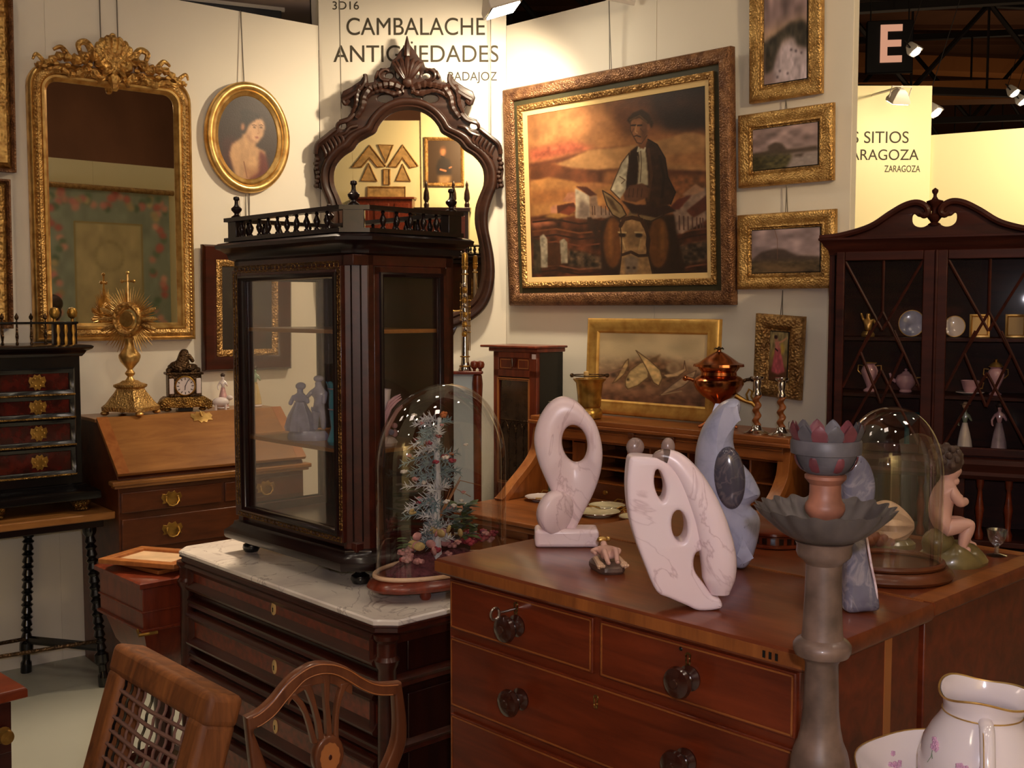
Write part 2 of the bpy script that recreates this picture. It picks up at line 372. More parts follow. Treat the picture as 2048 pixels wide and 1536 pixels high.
M['signletter'] = emis('sign_letter_painted_glow', rgb(222, 160, 128), .9)  # plain beige letter, not a lamp: its brightness is put in as emission
M['wire'] = plain('hanging_wire', rgb(110, 100, 88), .5)
M['pict'] = painted('oil_paint'); M['tapestry'] = painted('woven_tapestry', .9, 0, .5)
M['tag'] = plain('paper_tag', rgb(226, 206, 206), .7)
M['bluefab'] = plain('pale_blue_cloth', rgb(178, 190, 200), .8)
M['greenbk'] = plain('dark_green_black_side', rgb(34, 30, 22), .6)
M['lampgrey'] = plain('grey_reflector', rgb(120, 104, 94), .35, metal=.5)
# ------------------------------------------------------------------ the setting
WL = Frame((-2.17, 5.0), R(39.0)); WL_END = 1.466          # left wall of the stand
cl = WL.pt(WL_END, 0, 0)                                    # corner where the sign panel starts
WBY = cl.y; SGN = Frame((cl.x, WBY), 0.0)
WR = Frame((cl.x+1.0, WBY), R(-44.0))                       # right wall, hung with pictures
WTOP = 3.155
def wall(name, fr, segs, top, mat, th=.045, bot=0.0):
    mb = MB()
    for a, b in segs: mb.b2(a+.002, b-.002, 0.0, th, bot, top)
    mb.b2(segs[0][0], segs[-1][1], .004, th, bot, top-.004)
    o = mb.build(name, mat, None, smooth=False); o.location = fr.o; o.rotation_euler = (0, 0, fr.rot); return struct(o)
s487 = WL.hit(487, 300)[0]
wall('wall_left', WL, [(-1.9, -.95), (-.95, s487-.96), (s487-.96, s487), (s487, WL_END)], WTOP, M['wall'])
wb = wall('wall_back', SGN, [(0, 1.0)], 3.56, M['wall'])
wall('wall_right', WR, [(0, .99), (.99, 1.985)], WTOP, M['wall'])
mb = MB(); mb.box((0, 0, -.01), (60, 90, .02)); fl = mb.build('floor', M['floor'], smooth=False); fl.location = (0, 20, 0); struct(fl)
# lettering on the sign panel (right aligned, thin grey capitals)
def sign_text(par, fr, y, items):
    for txt, x0, x1, t, b in items:
        a, zt = fr.hit(x0, t); c, zb = fr.hit(x1, b)
        lettering(txt, a, c, zb, zt-zb, y, M['letter'], par)
sign_text(wb, SGN, -.001, [('3D16', 665, 718, 3, 19), ('CAMBALACHE', 693, 970, 36, 70), ('ANTIGÜEDADES', 667, 997, 91, 124), ('BADAJOZ', 897, 994, 144, 161)])
# neighbouring stand
NB = Frame((2.62, 9.4), R(0)); nb = wall('wall_neighbour', NB, [(-1.2, .948)], 3.54, M['wall2'])
sign_text(nb, NB, -.001, [('LOS SITIOS', 1664, 1817, 263, 286), ('DE ZARAGOZA', 1640, 1837, 299, 320), ('ZARAGOZA', 1769, 1840, 331, 344)])
p0 = NB.pt(.95, .03, 0); NR = Frame((p0.x, p0.y), R(-31)); wall('wall_neighbour_right', NR, [(0, 1), (1, 2), (2, 3), (3, 4)], 3.13, M['wall2'])

# exhibition hall beyond: roof, end wall, trusses
mb = MB(); mb.b2(-30, 45, -12, 48, 11.5, 11.6)
for k in range(26): mb.b2(-30, 45, -12+k*2.3, -11.8+k*2.3, 11.36, 11.5)
struct(mb.build('ceiling', M['hallroof'], smooth=False))
mb = MB(); mb.b2(-30, 45, 47.6, 47.9, 0, 11.5); struct(mb.build('wall_far', M['hallroof'], smooth=False))
mb = MB(); mb.b2(-30, 45, -11.9, -11.6, 0, 11.5); struct(mb.build('wall_hall_front', M['hallroof'], smooth=False))
def truss(y, z0, z1, rz, label, x=9, L=30, step=1.9):
    t = thing('roof_truss', label, 'roof truss', (x, y, z0), rz, 'steel trusses under the hall roof')
    mb = MB(); mb.b2(-L/2, L/2, -.09, .09, 0, .16); mb.build('bottom_chord', M['steel'], t, smooth=False)
    mb = MB(); mb.b2(-L/2, L/2, -.09, .09, z1-z0-.16, z1-z0); mb.build('top_chord', M['steel'], t, smooth=False)
    mb = MB(); n = int(L/step)
    for k in range(n):
        a = -L/2+k*step; up = k % 2 == 0
        mb.tube([(a, 0, .08 if up else z1-z0-.08), (a+step, 0, z1-z0-.08 if up else .08)], .06, 6)
        mb.tube([(a, 0, .08), (a, 0, z1-z0-.08)], .03, 5)
    mb.build('lattice', M['steel'], t)
truss(19.5, 7.0, 8.9, R(-14), 'dark steel roof truss crossing nearest, above the letter sign')
truss(25.5, 6.6, 8.8, R(9), 'dark steel roof truss second from the booth, just behind the letter sign')
truss(32, 6.9, 9.4, R(-12), 'dark steel roof truss crossing low behind the spotlights')
truss(41, 7.2, 10.0, R(6), 'dark steel roof truss farthest away, near the hall end')
mb = MB()
for z, y, r in ((7.2, 30, R(-6)), (9.9, 38, R(10)), (6.3, 44, R(-8))):
    mb.at((10, y, z), r); mb.b2(-16, 16, -.4, .4, 0, .5)
mb.at(); duct = mb.build('trim_1', plain('tan_beam_paint', rgb(176, 116, 62), .7), smooth=False); struct(duct)
# hanging letter sign
p = at_y(1779, 145, 18.0); es = thing('hanging_sign', 'square black sign with a pale letter E hanging from the hall roof', 'sign', p, R(-8))
w, h = 88/F*18, 101/F*18
mb = MB(); mb.b2(-w/2, w/2, 0, .14, 0, h); mb.build('board', M['signblack'], es, bevel=.01)
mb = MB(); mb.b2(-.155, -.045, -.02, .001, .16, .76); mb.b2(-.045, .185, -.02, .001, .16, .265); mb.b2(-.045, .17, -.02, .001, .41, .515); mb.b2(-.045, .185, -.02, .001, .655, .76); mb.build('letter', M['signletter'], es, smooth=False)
mb = MB()
for x in (-.3, .3): mb.tube([(x, .07, h), (x, .07, h+6.2)], .012, 5)
mb.build('cable', M['steel'], es)

# floodlights: housing, glowing glass, bracket.  The lamp's light sits just in front of its glass
def floodlight(label, p, aim, sc=1.0, watts=0, glow=None, arm=None, group='stand floodlights', col=WARM, beam=None, armr=.014):
    t = thing('floodlight', label, 'floodlight', p, 0, group)
    q = (Vector(aim)-Vector(p)).to_track_quat('-Z', 'Y'); t.rotation_mode = 'QUATERNION'; t.rotation_quaternion = q
    mb = MB(); prof = [(.10, .075, .0), (.105, .08, .0), (.105, .08, .03), (.06, .05, .12), (.03, .03, .15)]
    mb.loft([[(a*sc, b*sc, z*sc), (-a*sc, b*sc, z*sc), (-a*sc, -b*sc, z*sc), (a*sc, -b*sc, z*sc)] for a, b, z in prof])
    mb.build('housing', M['white'], t, bevel=.006*sc)
    mb = MB()
    if glow: mb.ball((0, 0, -.004), (.085*sc, .06*sc, .022*sc), 16, 8)
    else: mb.b2(-.09*sc, .09*sc, -.066*sc, .066*sc, -.006*sc, 0.0)
    mb.build('lamp_glass', glow or M['lampglow'], t, smooth=bool(glow))
    mb = MB(); mb.tube([(-.115*sc, 0, .05*sc), (-.115*sc, .0, .17*sc), (.115*sc, 0, .17*sc), (.115*sc, 0, .05*sc)], .008*sc, 6)
    if arm: 
        inv = q.to_matrix().inverted(); mb.tube([(0, 0, .17*sc), inv @ (Vector(arm)-Vector(p))], armr*sc, 6)
    mb.build('bracket', M['white'] if armr > .01 else M['steel'], t)
    if watts:
        d = bpy.data.lights.new('floodlight_beam', 'SPOT'); d.energy = watts; d.color = col; d.shadow_soft_size = .06*sc; d.spot_size = R(150); d.spot_blend = .7
        l = bpy.data.objects.new('floodlight_beam', d); C.objects.link(l); l.parent = t; l.location = (0, 0, -.03*sc)
        if beam: l.rotation_mode = 'QUATERNION'; l.rotation_quaternion = q.inverted() @ Vector(beam).to_track_quat('-Z', 'Y')
    return t
FLOOD = (1.0, .82, .56)
lp = at_y(1006, 20, 5.2); la = WR.pt(WR.hit(1277, 8)[0], -.03, WR.hit(1277, 8)[1])
floodlight('white floodlight on a long arm glowing above the booth name lettering', lp, lp+Vector((.32, .06, -1.0)), 1.0, 112, None, la, beam=(-.45, .7, -.8), col=FLOOD)
# big grey duct seen over the top of the left wall
p = at_y(545, 6, 8.2); dt = thing('ventilation_duct', 'large grey-brown round duct seen above the left wall beside the lettered panel', 'duct', p, R(6)); a = 94/F*8.2
mb = MB(); mb.at((0, 0, 0), 0, 0, PI/2); mb.lathe([(.26, -a), (.30, -a+.02), (.30, a-.06), (.27, a-.05)], seg=40); mb.build('duct_body', M['lampgrey'], dt, ang=60)
mb = MB(); mb.at((0, 0, 0), 0, 0, PI/2); mb.lathe([(.29, a-.055), (.325, a-.05), (.325, a-.005), (.29, a)], seg=40); mb.build('flange', M['white'], dt, ang=40)
mb = MB(); mb.tube([(-.1, 0, .28), (-.1, 0, 7.5)], .01, 5); mb.tube([(.2, 0, .28), (.2, 0, 7.5)], .01, 5); mb.build('hanger', M['steel'], dt)
p = at_y(395, 20, 6.6); ps_ = thing('dark_panel_edge', 'dark blue-black banner top seen over the left wall', 'banner', (p.x, p.y, p.z-.9), R(24))
mb = MB(); mb.b2(-.55, .5, 0, .03, 0, .95); mb.build('banner_cloth', M['signblack'], ps_, bevel=.005)
mb = MB(); mb.tube([(-.6, .015, .96), (.52, .015, .96)], .015, 6); mb.build('banner_rod', M['white'], ps_)
p = at_y(1795, 205, 8.9); floodlight('small white floodlight with bent arm in front of the neighbouring sign panel', p, p+Vector((-.1, .45, -.9)), .75, 0, None, at_y(1745, 190, 9.39))
for (px, py, y, lab) in ((1832, 104, 12, 'bright floodlight hanging in front of the letter sign'), (1872, 226, 11, 'small glowing floodlight beside the edge of the neighbouring sign panel'), (2030, 187, 14, 'bright floodlight hanging in the hall at the right edge'), (2046, 204, 14.4, 'second bright floodlight just below another at the right edge')):
    p = at_y(px, py, y); floodlight(lab, p, p+Vector((.55, -.45, -.9)), .85, 0, M['lampglow2'], p+Vector((.3, .2, 1.2)), armr=.005)
# hall lamps out of the frame, overhead and behind, that glint in glass and varnish
for i, (x, y, z) in enumerate([(-3.2, -1.5, 5.2), (-1.4, .4, 5.6), (.9, -.8, 5.2), (2.6, 1.2, 5.4), (-.5, 2.6, 5.8), (1.6, 3.0, 5.6), (3.6, -2.6, 5.4), (-2.4, 2.4, 5.6), (.3, -3.5, 4.8), (4.6, 3.6, 5.4)]):
    t = thing('hall_lamp', 'round hall lamp hanging overhead out of the frame', 'lamp', (x, y, z), 0, 'round hall lamps overhead')
    mb = MB(); mb.lathe([(.04, .34), (.06, .3), (.2, .12), (.22, 0), (.2, 0), (.05, .2)], seg=16); mb.build('shade', M['white'], t)
    mb = MB(); mb.lathe([(.0, .02), (.16, .02), (.16, .035), (0, .035)], seg=16); mb.build('lamp_glass', M['lampglow2'], t)
    mb = MB(); mb.tube([(0, 0, .34), (0, 0, 11.4-z)], .008, 5); mb.build('cable', M['steel'], t)

# ------------------------------------------------------------------ painter: pictures painted in numpy, stored as colours on a fine canvas mesh
def homography(src):
    dst = [(0, 0), (1, 0), (1, 1), (0, 1)]; A = []
    for (x, y), (u, v) in zip(src, dst):
        A.append([x, y, 1, 0, 0, 0, -u*x, -u*y, -u]); A.append([0, 0, 0, x, y, 1, -v*x, -v*y, -v])
    return np.linalg.svd(np.array(A, float))[2][-1].reshape(3, 3)
def smooth_noise(h, w, n, rng):
    g = rng.random((n+2, n+2)); y = np.linspace(0, n, h); x = np.linspace(0, n, w); yi = y.astype(int); xi = x.astype(int); fy = (y-yi)[:, None]; fx = (x-xi)[None, :]
    fy = fy*fy*(3-2*fy); fx = fx*fx*(3-2*fx)
    a = g[yi][:, xi]; b = g[yi][:, xi+1]; c = g[yi+1][:, xi]; d = g[yi+1][:, xi+1]
    return (a*(1-fx)+b*fx)*(1-fy)+(c*(1-fx)+d*fx)*fy
class Canvas:
    def __init__(s, w, h, corners, fill, seed=1):
        s.w, s.h = w, h; s.H = homography(corners); s.rng = np.random.default_rng(seed)
        s.a = np.ones((h, w, 3))*np.array(fill, float); s.Y, s.X = np.mgrid[0:h, 0:w]+.5
        s.k = w/abs(corners[1][0]-corners[0][0])
    def m(s, pts):
        p = np.array([(x, y, 1) for x, y in pts], float) @ s.H.T; p = p[:, :2]/p[:, 2:]; return p*np.array([s.w, s.h])
    def blend(s, mask, col, tex=.08, n=40):
        n1 = min(n, s.w//8); t = 1+tex*1.6*(smooth_noise(s.h, s.w, n1, s.rng)-.5)+tex*.7*(smooth_noise(s.h, s.w, min(n*2, s.w//4), s.rng)-.5)
        s.a = s.a*(1-mask[..., None])+(np.array(col)*t[..., None])*mask[..., None]
    def blur(s, m, r):
        r = int(round(r))
        for _ in range(2):
            for ax in (0, 1):
                if r < 1: continue
                q = np.cumsum(np.pad(m, [(r+1, r) if i == ax else (0, 0) for i in (0, 1)], mode='edge'), axis=ax); n = m.shape[ax]
                m = (np.take(q, range(2*r+1, 2*r+1+n), ax)-np.take(q, range(0, n), ax))/(2*r+1)
        return m
    def poly(s, pts, col, soft=0, tex=.1, n=40):
        p = s.m(pts); ins = np.zeros((s.h, s.w), bool)
        for i in range(len(p)):
            (x1, y1), (x2, y2) = p[i-1], p[i]
            if y1 == y2: continue
            c = ((s.Y < y1) != (s.Y < y2)) & (s.X < (x2-x1)*(s.Y-y1)/(y2-y1)+x1); ins ^= c
        s.blend(s.blur(ins.astype(float), soft), col, tex, n); return s
    def ell(s, c, rx, ry, col, soft=0, tex=.1):
        return s.poly([(c[0]+rx*math.cos(2*PI*k/20), c[1]+ry*math.sin(2*PI*k/20)) for k in range(20)], col, soft, tex)
    def line(s, pts, w, col, soft=0):
        p = s.m(pts); d = np.full((s.h, s.w), 1e9)
        for (x1, y1), (x2, y2) in zip(p[:-1], p[1:]):
            L = max((x2-x1)**2+(y2-y1)**2, 1e-6); t = np.clip(((s.X-x1)*(x2-x1)+(s.Y-y1)*(y2-y1))/L, 0, 1)
            d = np.minimum(d, np.hypot(s.X-x1-t*(x2-x1), s.Y-y1-t*(y2-y1)))
        s.blend(np.clip(w*s.k/2-d+.5, 0, 1), col, .06); return s
    def streak(s, amt, nx, ny):
        g = smooth_noise(s.h, s.w, nx, s.rng); g2 = smooth_noise(s.h, s.w, ny, s.rng); s.a *= (1+amt*(g-.5)+amt*(g2-.5))[..., None]; return s
    def mesh(s, name, w, h, parent, y, mat=None, oval=False, z0=0):
        nx, ny = s.w, s.h; u, v = np.meshgrid(np.linspace(0, 1, nx), np.linspace(0, 1, ny)); cols = s.a
        if oval:
            a, b = 2*u-1, 2*v-1; u2 = (a*np.sqrt(1-b*b/2)+1)/2; v2 = (b*np.sqrt(1-a*a/2)+1)/2; u, v = u2, v2
            cols = cols[np.clip((v*(ny-1)).round().astype(int), 0, ny-1), np.clip((u*(nx-1)).round().astype(int), 0, nx-1)]
        co = np.stack([(u-.5)*w, np.full_like(u, y), z0+(1-v)*h], -1).reshape(-1, 3)
        i = (np.arange(ny-1)[:, None]*nx+np.arange(nx-1)[None, :]).ravel(); fc = np.stack([i, i+nx, i+nx+1, i+1], -1)
        me = bpy.data.meshes.new(name); me.from_pydata(co.tolist(), [], fc.tolist())
        c = np.clip(cols, 0, 255)/255.0; l = np.where(c <= .04045, c/12.92, ((c+.055)/1.055)**2.4); l = np.concatenate([l.reshape(-1, 3), np.ones((nx*ny, 1))], 1).astype(np.float32)
        at = me.color_attributes.new('Col', 'FLOAT_COLOR', 'POINT'); at.data.foreach_set('color', l.ravel())
        me.materials.append(mat or M['pict']); o = bpy.data.objects.new(name, me); C.objects.link(o); o.parent = parent; return o
# ------------------------------------------------------------------ pictures and mirrors on the walls
def hang(name, label, cat, W, tl, tr, br, bl, off, tilt, parts, art, group=None, art_inset=None, wire=True, face=0.0, wall_top=WTOP):
    hh = W.hit(*tl, off)[1]-W.hit(*bl, off)[1]; ot = off-hh*math.tan(tilt)
    a, b, c, d = W.hit(*tl, ot), W.hit(*tr, ot), W.hit(*br, off), W.hit(*bl, off)
    w = ((b[0]-a[0])+(c[0]-d[0]))/2; s = (a[0]+b[0]+c[0]+d[0])/4; z0 = (c[1]+d[1])/2; h = (a[1]+b[1])/2-z0
    t = thing(name, label, cat, W.pt(s, -.004, z0), W.rot, group, tilt)
    for nm, prof, mat in parts:
        mb = MB(); mb.rectframe(prof, -w/2, w/2, 0, h); mb.build(nm, M[mat], t, ang=50)
    i = art_inset if art_inset is not None else parts[-1][1][-1][0]
    mb = MB(); mb.b2(-w/2+.02, w/2-.02, -.012, 0, .02, h-.02); mb.build('backboard', M['greenbk'], t, smooth=False)
    if art: 
        o = art.mesh('canvas', w-2*i, h-2*i, t, -.016-face); o.location = (0, 0, i)
    if wire:
        mb = MB(); H = wall_top-z0
        for q in (-.006, .006): mb.tube([(q, -.004, h-.02), (q*.3, -.004+math.sin(tilt)*H*.0, H*.5+h*.5), (0, -.004, H)], .0022, 5)
        mb.build('hanging_wire', M['wire'], t)
    return t, w, h

# -- large oil painting of a man on a donkey
cv = Canvas(380, 365, [(170, 410), (1170, 225), (1200, 1330), (190, 1360)], (196, 122, 66), 3)
P_ = cv.poly
P_([(150, 400), (700, 300), (760, 600), (150, 690)], (204, 132, 74), 12, .2, 8)
P_([(620, 340), (900, 260), (900, 520), (700, 520), (640, 440)], (128, 72, 40), 14, .3, 10)
P_([(840, 270), (1200, 200), (1200, 480), (1040, 500), (870, 460)], (66, 34, 20), 12, .4, 8)
P_([(930, 410), (1050, 350), (1180, 400), (1180, 470), (960, 480)], (44, 22, 14), 8)
P_([(190, 470), (400, 390), (560, 360), (640, 400), (660, 470), (480, 540), (190, 600)], (212, 138, 80), 10, .25, 10)
P_([(180, 605), (420, 555), (560, 600), (190, 680)], (206, 100, 66), 6, .2)
P_([(180, 690), (330, 660), (560, 600), (760, 580), (860, 560), (180, 720)], (120, 60, 36), 3)
P_([(320, 700), (520, 605), (640, 592), (760, 578), (900, 552), (1060, 502), (1110, 500), (1180, 522), (1190, 770), (1000, 730), (560, 730)], (220, 154, 90), 1.5, .2, 14)
P_([(940, 640), (1190, 600), (1190, 700), (980, 690)], (196, 126, 70), 5)
P_([(185, 710), (300, 682), (420, 714), (560, 722), (700, 712), (1190, 722), (1190, 850), (560, 795), (330, 800), (185, 780)], (122, 64, 34), 1.5, .3, 16)
P_([(600, 735), (720, 720), (700, 800), (600, 800)], (184, 112, 60), 4)
P_([(185, 795), (290, 765), (430, 790), (520, 850), (640, 810), (690, 900), (480, 960), (190, 1000)], (212, 138, 70), 2, .2, 12)
P_([(190, 850), (400, 830), (480, 890), (190, 930)], (186, 112, 54), 5)
P_([(900, 760), (1190, 745), (1190, 850), (960, 900)], (158, 92, 50), 3, .3)
P_([(185, 1000), (500, 960), (640, 1005), (1210, 960), (1210, 1345), (185, 1365)], (94, 46, 24), 2, .5, 22)
P_([(190, 1030), (270, 1015), (340, 1040), (200, 1060)], (204, 112, 72), 3)
for y, c in ((1030, (60, 30, 18)), (1085, (132, 70, 36)), (1120, (62, 32, 20)), (1160, (126, 62, 34)), (1300, (140, 78, 50)), (1330, (56, 30, 20))):
    cv.line([(200, y), (330, y-16), (460, y+10), (600, y-6)], 10, c)
    cv.line([(1000, y+20), (1100, y-10), (1200, y-24)], 9, c)
# village
P_([(262, 1000), (340, 960), (450, 985), (340, 1010)], (196, 132, 62), 2)
P_([(330, 935), (430, 912), (450, 950), (340, 978)], (92, 40, 24), 1)
P_([(300, 942), (335, 925), (336, 978), (301, 978)], (222, 140, 100), 1)
P_([(366, 908), (395, 858), (440, 850), (442, 915)], (200, 124, 86), 1)
P_([(350, 975), (400, 935), (455, 945), (405, 990)], (136, 58, 32), 1)
P_([(437, 830), (520, 870), (524, 1010), (440, 1005)], (216, 190, 158), 1)
P_([(470, 890), (520, 930), (522, 1010), (445, 1005)], (150, 122, 104), 3)
P_([(520, 870), (560, 872), (575, 1005), (522, 1010)], (160, 120, 92), 1)
P_([(440, 818), (505, 822), (562, 868), (520, 876)], (88, 40, 26), 1)
P_([(560, 925), (655, 975), (655, 1010), (545, 1000)], (168, 130, 106), 1)
for x in (535, 548, 585, 610, 630): cv.line([(x, 935), (x+2, 985)], 5, (92, 54, 40))
P_([(990, 925), (1090, 850), (1190, 815), (1195, 1010), (1050, 1095), (1010, 1095)], (176, 138, 116), 1, .25)
P_([(1070, 960), (1190, 860), (1195, 950), (1110, 1000)], (112, 54, 36), 1)
P_([(1040, 868), (1120, 800), (1180, 835), (1110, 865)], (196, 140, 104), 1)
P_([(960, 960), (1020, 890), (1100, 865), (1030, 950)], (120, 50, 34), 1)
for x in (1030, 1055, 1080, 1105, 1130, 1150, 1165): cv.line([(x, 990+(x-1030)*.1), (x+2, 1070)], 7, (112, 72, 62))
# posts, gate, stone walls
P_([(200, 1130), (245, 1140), (245, 1335), (200, 1340)], (70, 56, 40), 2, .5)
P_([(390, 1190), (480, 1205), (600, 1240), (600, 1310), (400, 1290)], (84, 62, 44), 3, .7, 60)
P_([(1020, 1170), (1200, 1130), (1200, 1250), (1050, 1290)], (92, 68, 50), 3, .7, 60)
P_([(280, 1150), (350, 1165), (350, 1290), (282, 1290)], (84, 44, 22), 1)
P_([(238, 1115), (260, 1100), (280, 1130), (282, 1298), (245, 1300)], (196, 176, 148), 1, .3)
P_([(350, 1140), (375, 1125), (394, 1150), (395, 1272), (358, 1276)], (176, 156, 128), 1, .3)
# donkey
P_([(505, 1000), (530, 1000), (575, 1090), (560, 1120), (510, 1050)], (60, 34, 22), 1)
P_([(575, 1030), (640, 992), (860, 1000), (1000, 985), (1018, 1100), (1060, 1270), (1075, 1345), (590, 1345), (580, 1180)], (54, 30, 18), 1.5)
cv.ell((652, 1150), 54, 152, (122, 66, 26), 1.5); cv.ell((640, 1130), 16, 120, (152, 88, 36), 3); cv.ell((912, 1150), 60, 152, (122, 68, 26), 1.5); cv.ell((935, 1130), 12, 110, (160, 98, 40), 3)
DK = (58, 34, 20)
for ear in ([(592, 842), (640, 872), (700, 930), (728, 985), (692, 1008), (650, 985), (618, 930)], [(795, 985), (850, 958), (975, 935), (935, 990), (870, 1022), (812, 1012)]):
    P_(ear, (156, 122, 78), 1); cv.line(ear+[ear[0]], 6, DK)
P_([(604, 868), (650, 900), (690, 975), (650, 950)], (92, 62, 36), 1); P_([(850, 985), (950, 948), (900, 1000)], (96, 62, 36), 1); P_([(735, 995), (762, 920), (792, 990)], (130, 98, 60), 1)
P_([(690, 1020), (760, 985), (830, 1010), (852, 1080), (842, 1160), (852, 1220), (885, 1345), (686, 1345), (702, 1220), (690, 1130)], (180, 132, 82), 1.2, .2, 60)
P_([(720, 1060), (800, 1060), (790, 1180), (735, 1180)], (150, 108, 66), 5)
P_([(716, 1240), (760, 1225), (800, 1245), (792, 1330), (725, 1335)], (140, 112, 88), 2)
cv.line([(695, 1050), (715, 1012), (760, 1000), (815, 1015), (832, 1050)], 22, (74, 40, 20)); cv.line([(708, 1222), (755, 1205), (800, 1228), (850, 1225), (858, 1130), (836, 1060)], 16, (66, 38, 22))
for x in (706, 800): cv.ell((x, 1105), 21, 14, (50, 30, 20), 1); cv.line([(x-22, 1088), (x+20, 1090)], 9, (214, 172, 112))
cv.line([(706, 1130), (722, 1190)], 8, (216, 170, 110)); cv.line([(812, 1130), (800, 1190)], 8, (206, 160, 100))
cv.ell((740, 1300), 10, 8, (70, 46, 36), 1); cv.ell((775, 1300), 9, 8, (70, 46, 36), 1)
cv.line([(690, 1020), (702, 1130), (702, 1220), (688, 1340)], 6, DK); cv.line([(832, 1012), (850, 1080), (842, 1160), (880, 1335)], 6, DK)
# man
P_([(700, 900), (780, 925), (960, 925), (1010, 960), (900, 1000), (760, 975)], (60, 32, 24), 1)
P_([(830, 575), (848, 542), (900, 572), (945, 650), (962, 760), (1006, 850), (980, 920), (900, 945), (840, 930), (826, 780)], (64, 36, 22), 1, .25)
cv.line([(850, 600), (870, 750), (850, 900)], 16, (92, 54, 32)); cv.line([(915, 640), (940, 760), (930, 880)], 14, (44, 24, 16))
P_([(788, 580), (832, 588), (846, 700), (850, 810), (785, 805)], (222, 200, 158), 1)
cv.line([(806, 600), (812, 680), (806, 790)], 5, (120, 92, 70))
P_([(742, 622), (700, 680), (660, 780), (638, 838), (690, 892), (730, 835), (748, 700)], (224, 204, 168), 1, .2)
cv.line([(690, 760), (720, 780), (700, 800)], 6, (140, 110, 80)); cv.line([(742, 625), (745, 720), (730, 835)], 8, (70, 42, 26))
P_([(748, 612), (790, 578), (800, 650), (790, 800), (725, 850), (728, 760)], (50, 27, 16), 1)
P_([(712, 860), (745, 810), (820, 800), (860, 830), (850, 880), (780, 910), (715, 900)], (118, 70, 46), 1); 
for q in range(4): cv.line([(745+q*24, 830), (740+q*24, 880)], 4, (72, 40, 26))
P_([(788, 535), (838, 535), (836, 600), (796, 592)], (146, 86, 52), 1)
P_([(746, 440), (780, 408), (832, 420), (852, 460), (842, 520), (812, 566), (786, 562), (764, 522), (748, 490)], (178, 112, 68), 1)
P_([(815, 430), (852, 460), (842, 520), (812, 566), (806, 500)], (128, 76, 46), 2)
P_([(728, 432), (760, 390), (812, 368), (852, 394), (880, 450), (868, 476), (838, 446), (800, 416), (760, 428), (744, 452)], (70, 42, 24), 1)
cv.line([(745, 430), (800, 405), (840, 440)], 7, (112, 74, 42))
for x in (766, 800): cv.line([(x-11, 462), (x+12, 460)], 9, (62, 36, 24))
cv.line([(782, 462), (776, 500), (788, 506)], 5, (222, 156, 100)); cv.line([(768, 526), (784, 520), (806, 528)], 7, (80, 46, 32)); cv.ell((850, 470), 9, 20, (170, 104, 64), 1)
cv.line([(848, 542), (900, 572), (945, 650), (962, 760), (1006, 850), (980, 920)], 7, (36, 20, 14)); cv.line([(742, 622), (700, 680), (660, 780), (638, 838), (690, 892)], 6, (92, 60, 40)); cv.line([(748, 440), (748, 490), (764, 522), (786, 562), (812, 566), (842, 520)], 5, (92, 54, 34)); cv.line([(790, 640), (800, 720), (790, 800)], 4, (150, 122, 90)); cv.line([(768, 480), (760, 500)], 5, (110, 64, 40)); cv.line([(806, 480), (820, 500)], 5, (110, 64, 40))
cv.line([(796, 590), (790, 612), (812, 600), (826, 615), (832, 592)], 8, (232, 214, 176))
cv.streak(.12, 60, 25); cv.a = (cv.a*.8+cv.a.mean(2, keepdims=True)*.06)*.84
big = [('frame', [(0, 0), (0, .035), (.008, .05), (.03, .056), (.055, .046), (.066, .03), (.066, 0)], 'brownfr'),
       ('frame_panel', [(.064, .0), (.064, .026), (.095, .024), (.095, 0)], 'olive'),
       ('inner_frame', [(.093, 0), (.093, .034), (.102, .04), (.118, .034), (.124, .022), (.124, 0)], 'golddull'),
       ('liner', [(.122, 0), (.122, .024), (.148, .017), (.148, 0)], 'goldliner')]
hang('framed_painting', 'large oil painting of a capped man on a donkey in a wide bronzed frame', 'painting', WR, (1005, 180), (1450, 90), (1475, 608), (1018, 612), -.045, R(2.6), big, cv, art_inset=.147, face=-.001)

# -- small landscapes at the end of the right wall
def landscape(seed, corners, kind):
    c = Canvas(110, 80 if kind else 140, corners, (128, 112, 110), seed)
    return c
gold1 = [('frame', [(0, 0), (0, .02), (.006, .03), (.02, .034), (.034, .026), (.05, .018), (.058, .022), (.064, .012), (.064, 0)], 'goldf'), ('liner', [(.062, 0), (.062, .016), (.072, .01), (.072, 0)], 'golddull')]
c = Canvas(100, 150, [(345, -60), (620, -60), (632, 540), (355, 555)], (126, 106, 104), 5)
c.poly([(340, -60), (640, -60), (640, 250), (340, 310)], (118, 98, 98), 8, .3, 6); c.poly([(345, 240), (620, 180), (630, 320), (345, 330)], (152, 124, 100), 10)
c.poly([(350, 300), (430, 260), (470, 235), (520, 205), (600, 200), (625, 230), (630, 370), (560, 350), (540, 300), (480, 300), (440, 380), (420, 470), (360, 490)], (52, 46, 38), 3, .4)
c.poly([(440, 400), (480, 310), (540, 300), (570, 360), (630, 380), (632, 545), (430, 545), (420, 480)], (156, 142, 148), 5, .2)
for x, y in ((460, 480), (510, 500), (445, 515), (595, 390), (560, 375), (530, 365)): c.ell((x, y), 8, 6, (70, 60, 66), 1)
c.a *= 1.2
hang('framed_painting', 'upright small landscape with a pale path between dark bushes, gold frame', 'painting', WR, (1497, -70), (1645, -92), (1645, 188), (1502, 205), -.02, R(1.5), gold1, c, 'small landscapes on the right wall', wire=False)
c = Canvas(130, 90, [(238, 815), (705, 760), (720, 1075), (255, 1110)], (126, 108, 104), 6)
c.poly([(230, 800), (720, 750), (720, 930), (240, 990)], (130, 110, 108), 10, .3, 6)
c.poly([(250, 985), (360, 965), (350, 935), (400, 905), (450, 915), (490, 960), (560, 955), (710, 935), (715, 975), (560, 985), (250, 1010)], (66, 54, 46), 2)
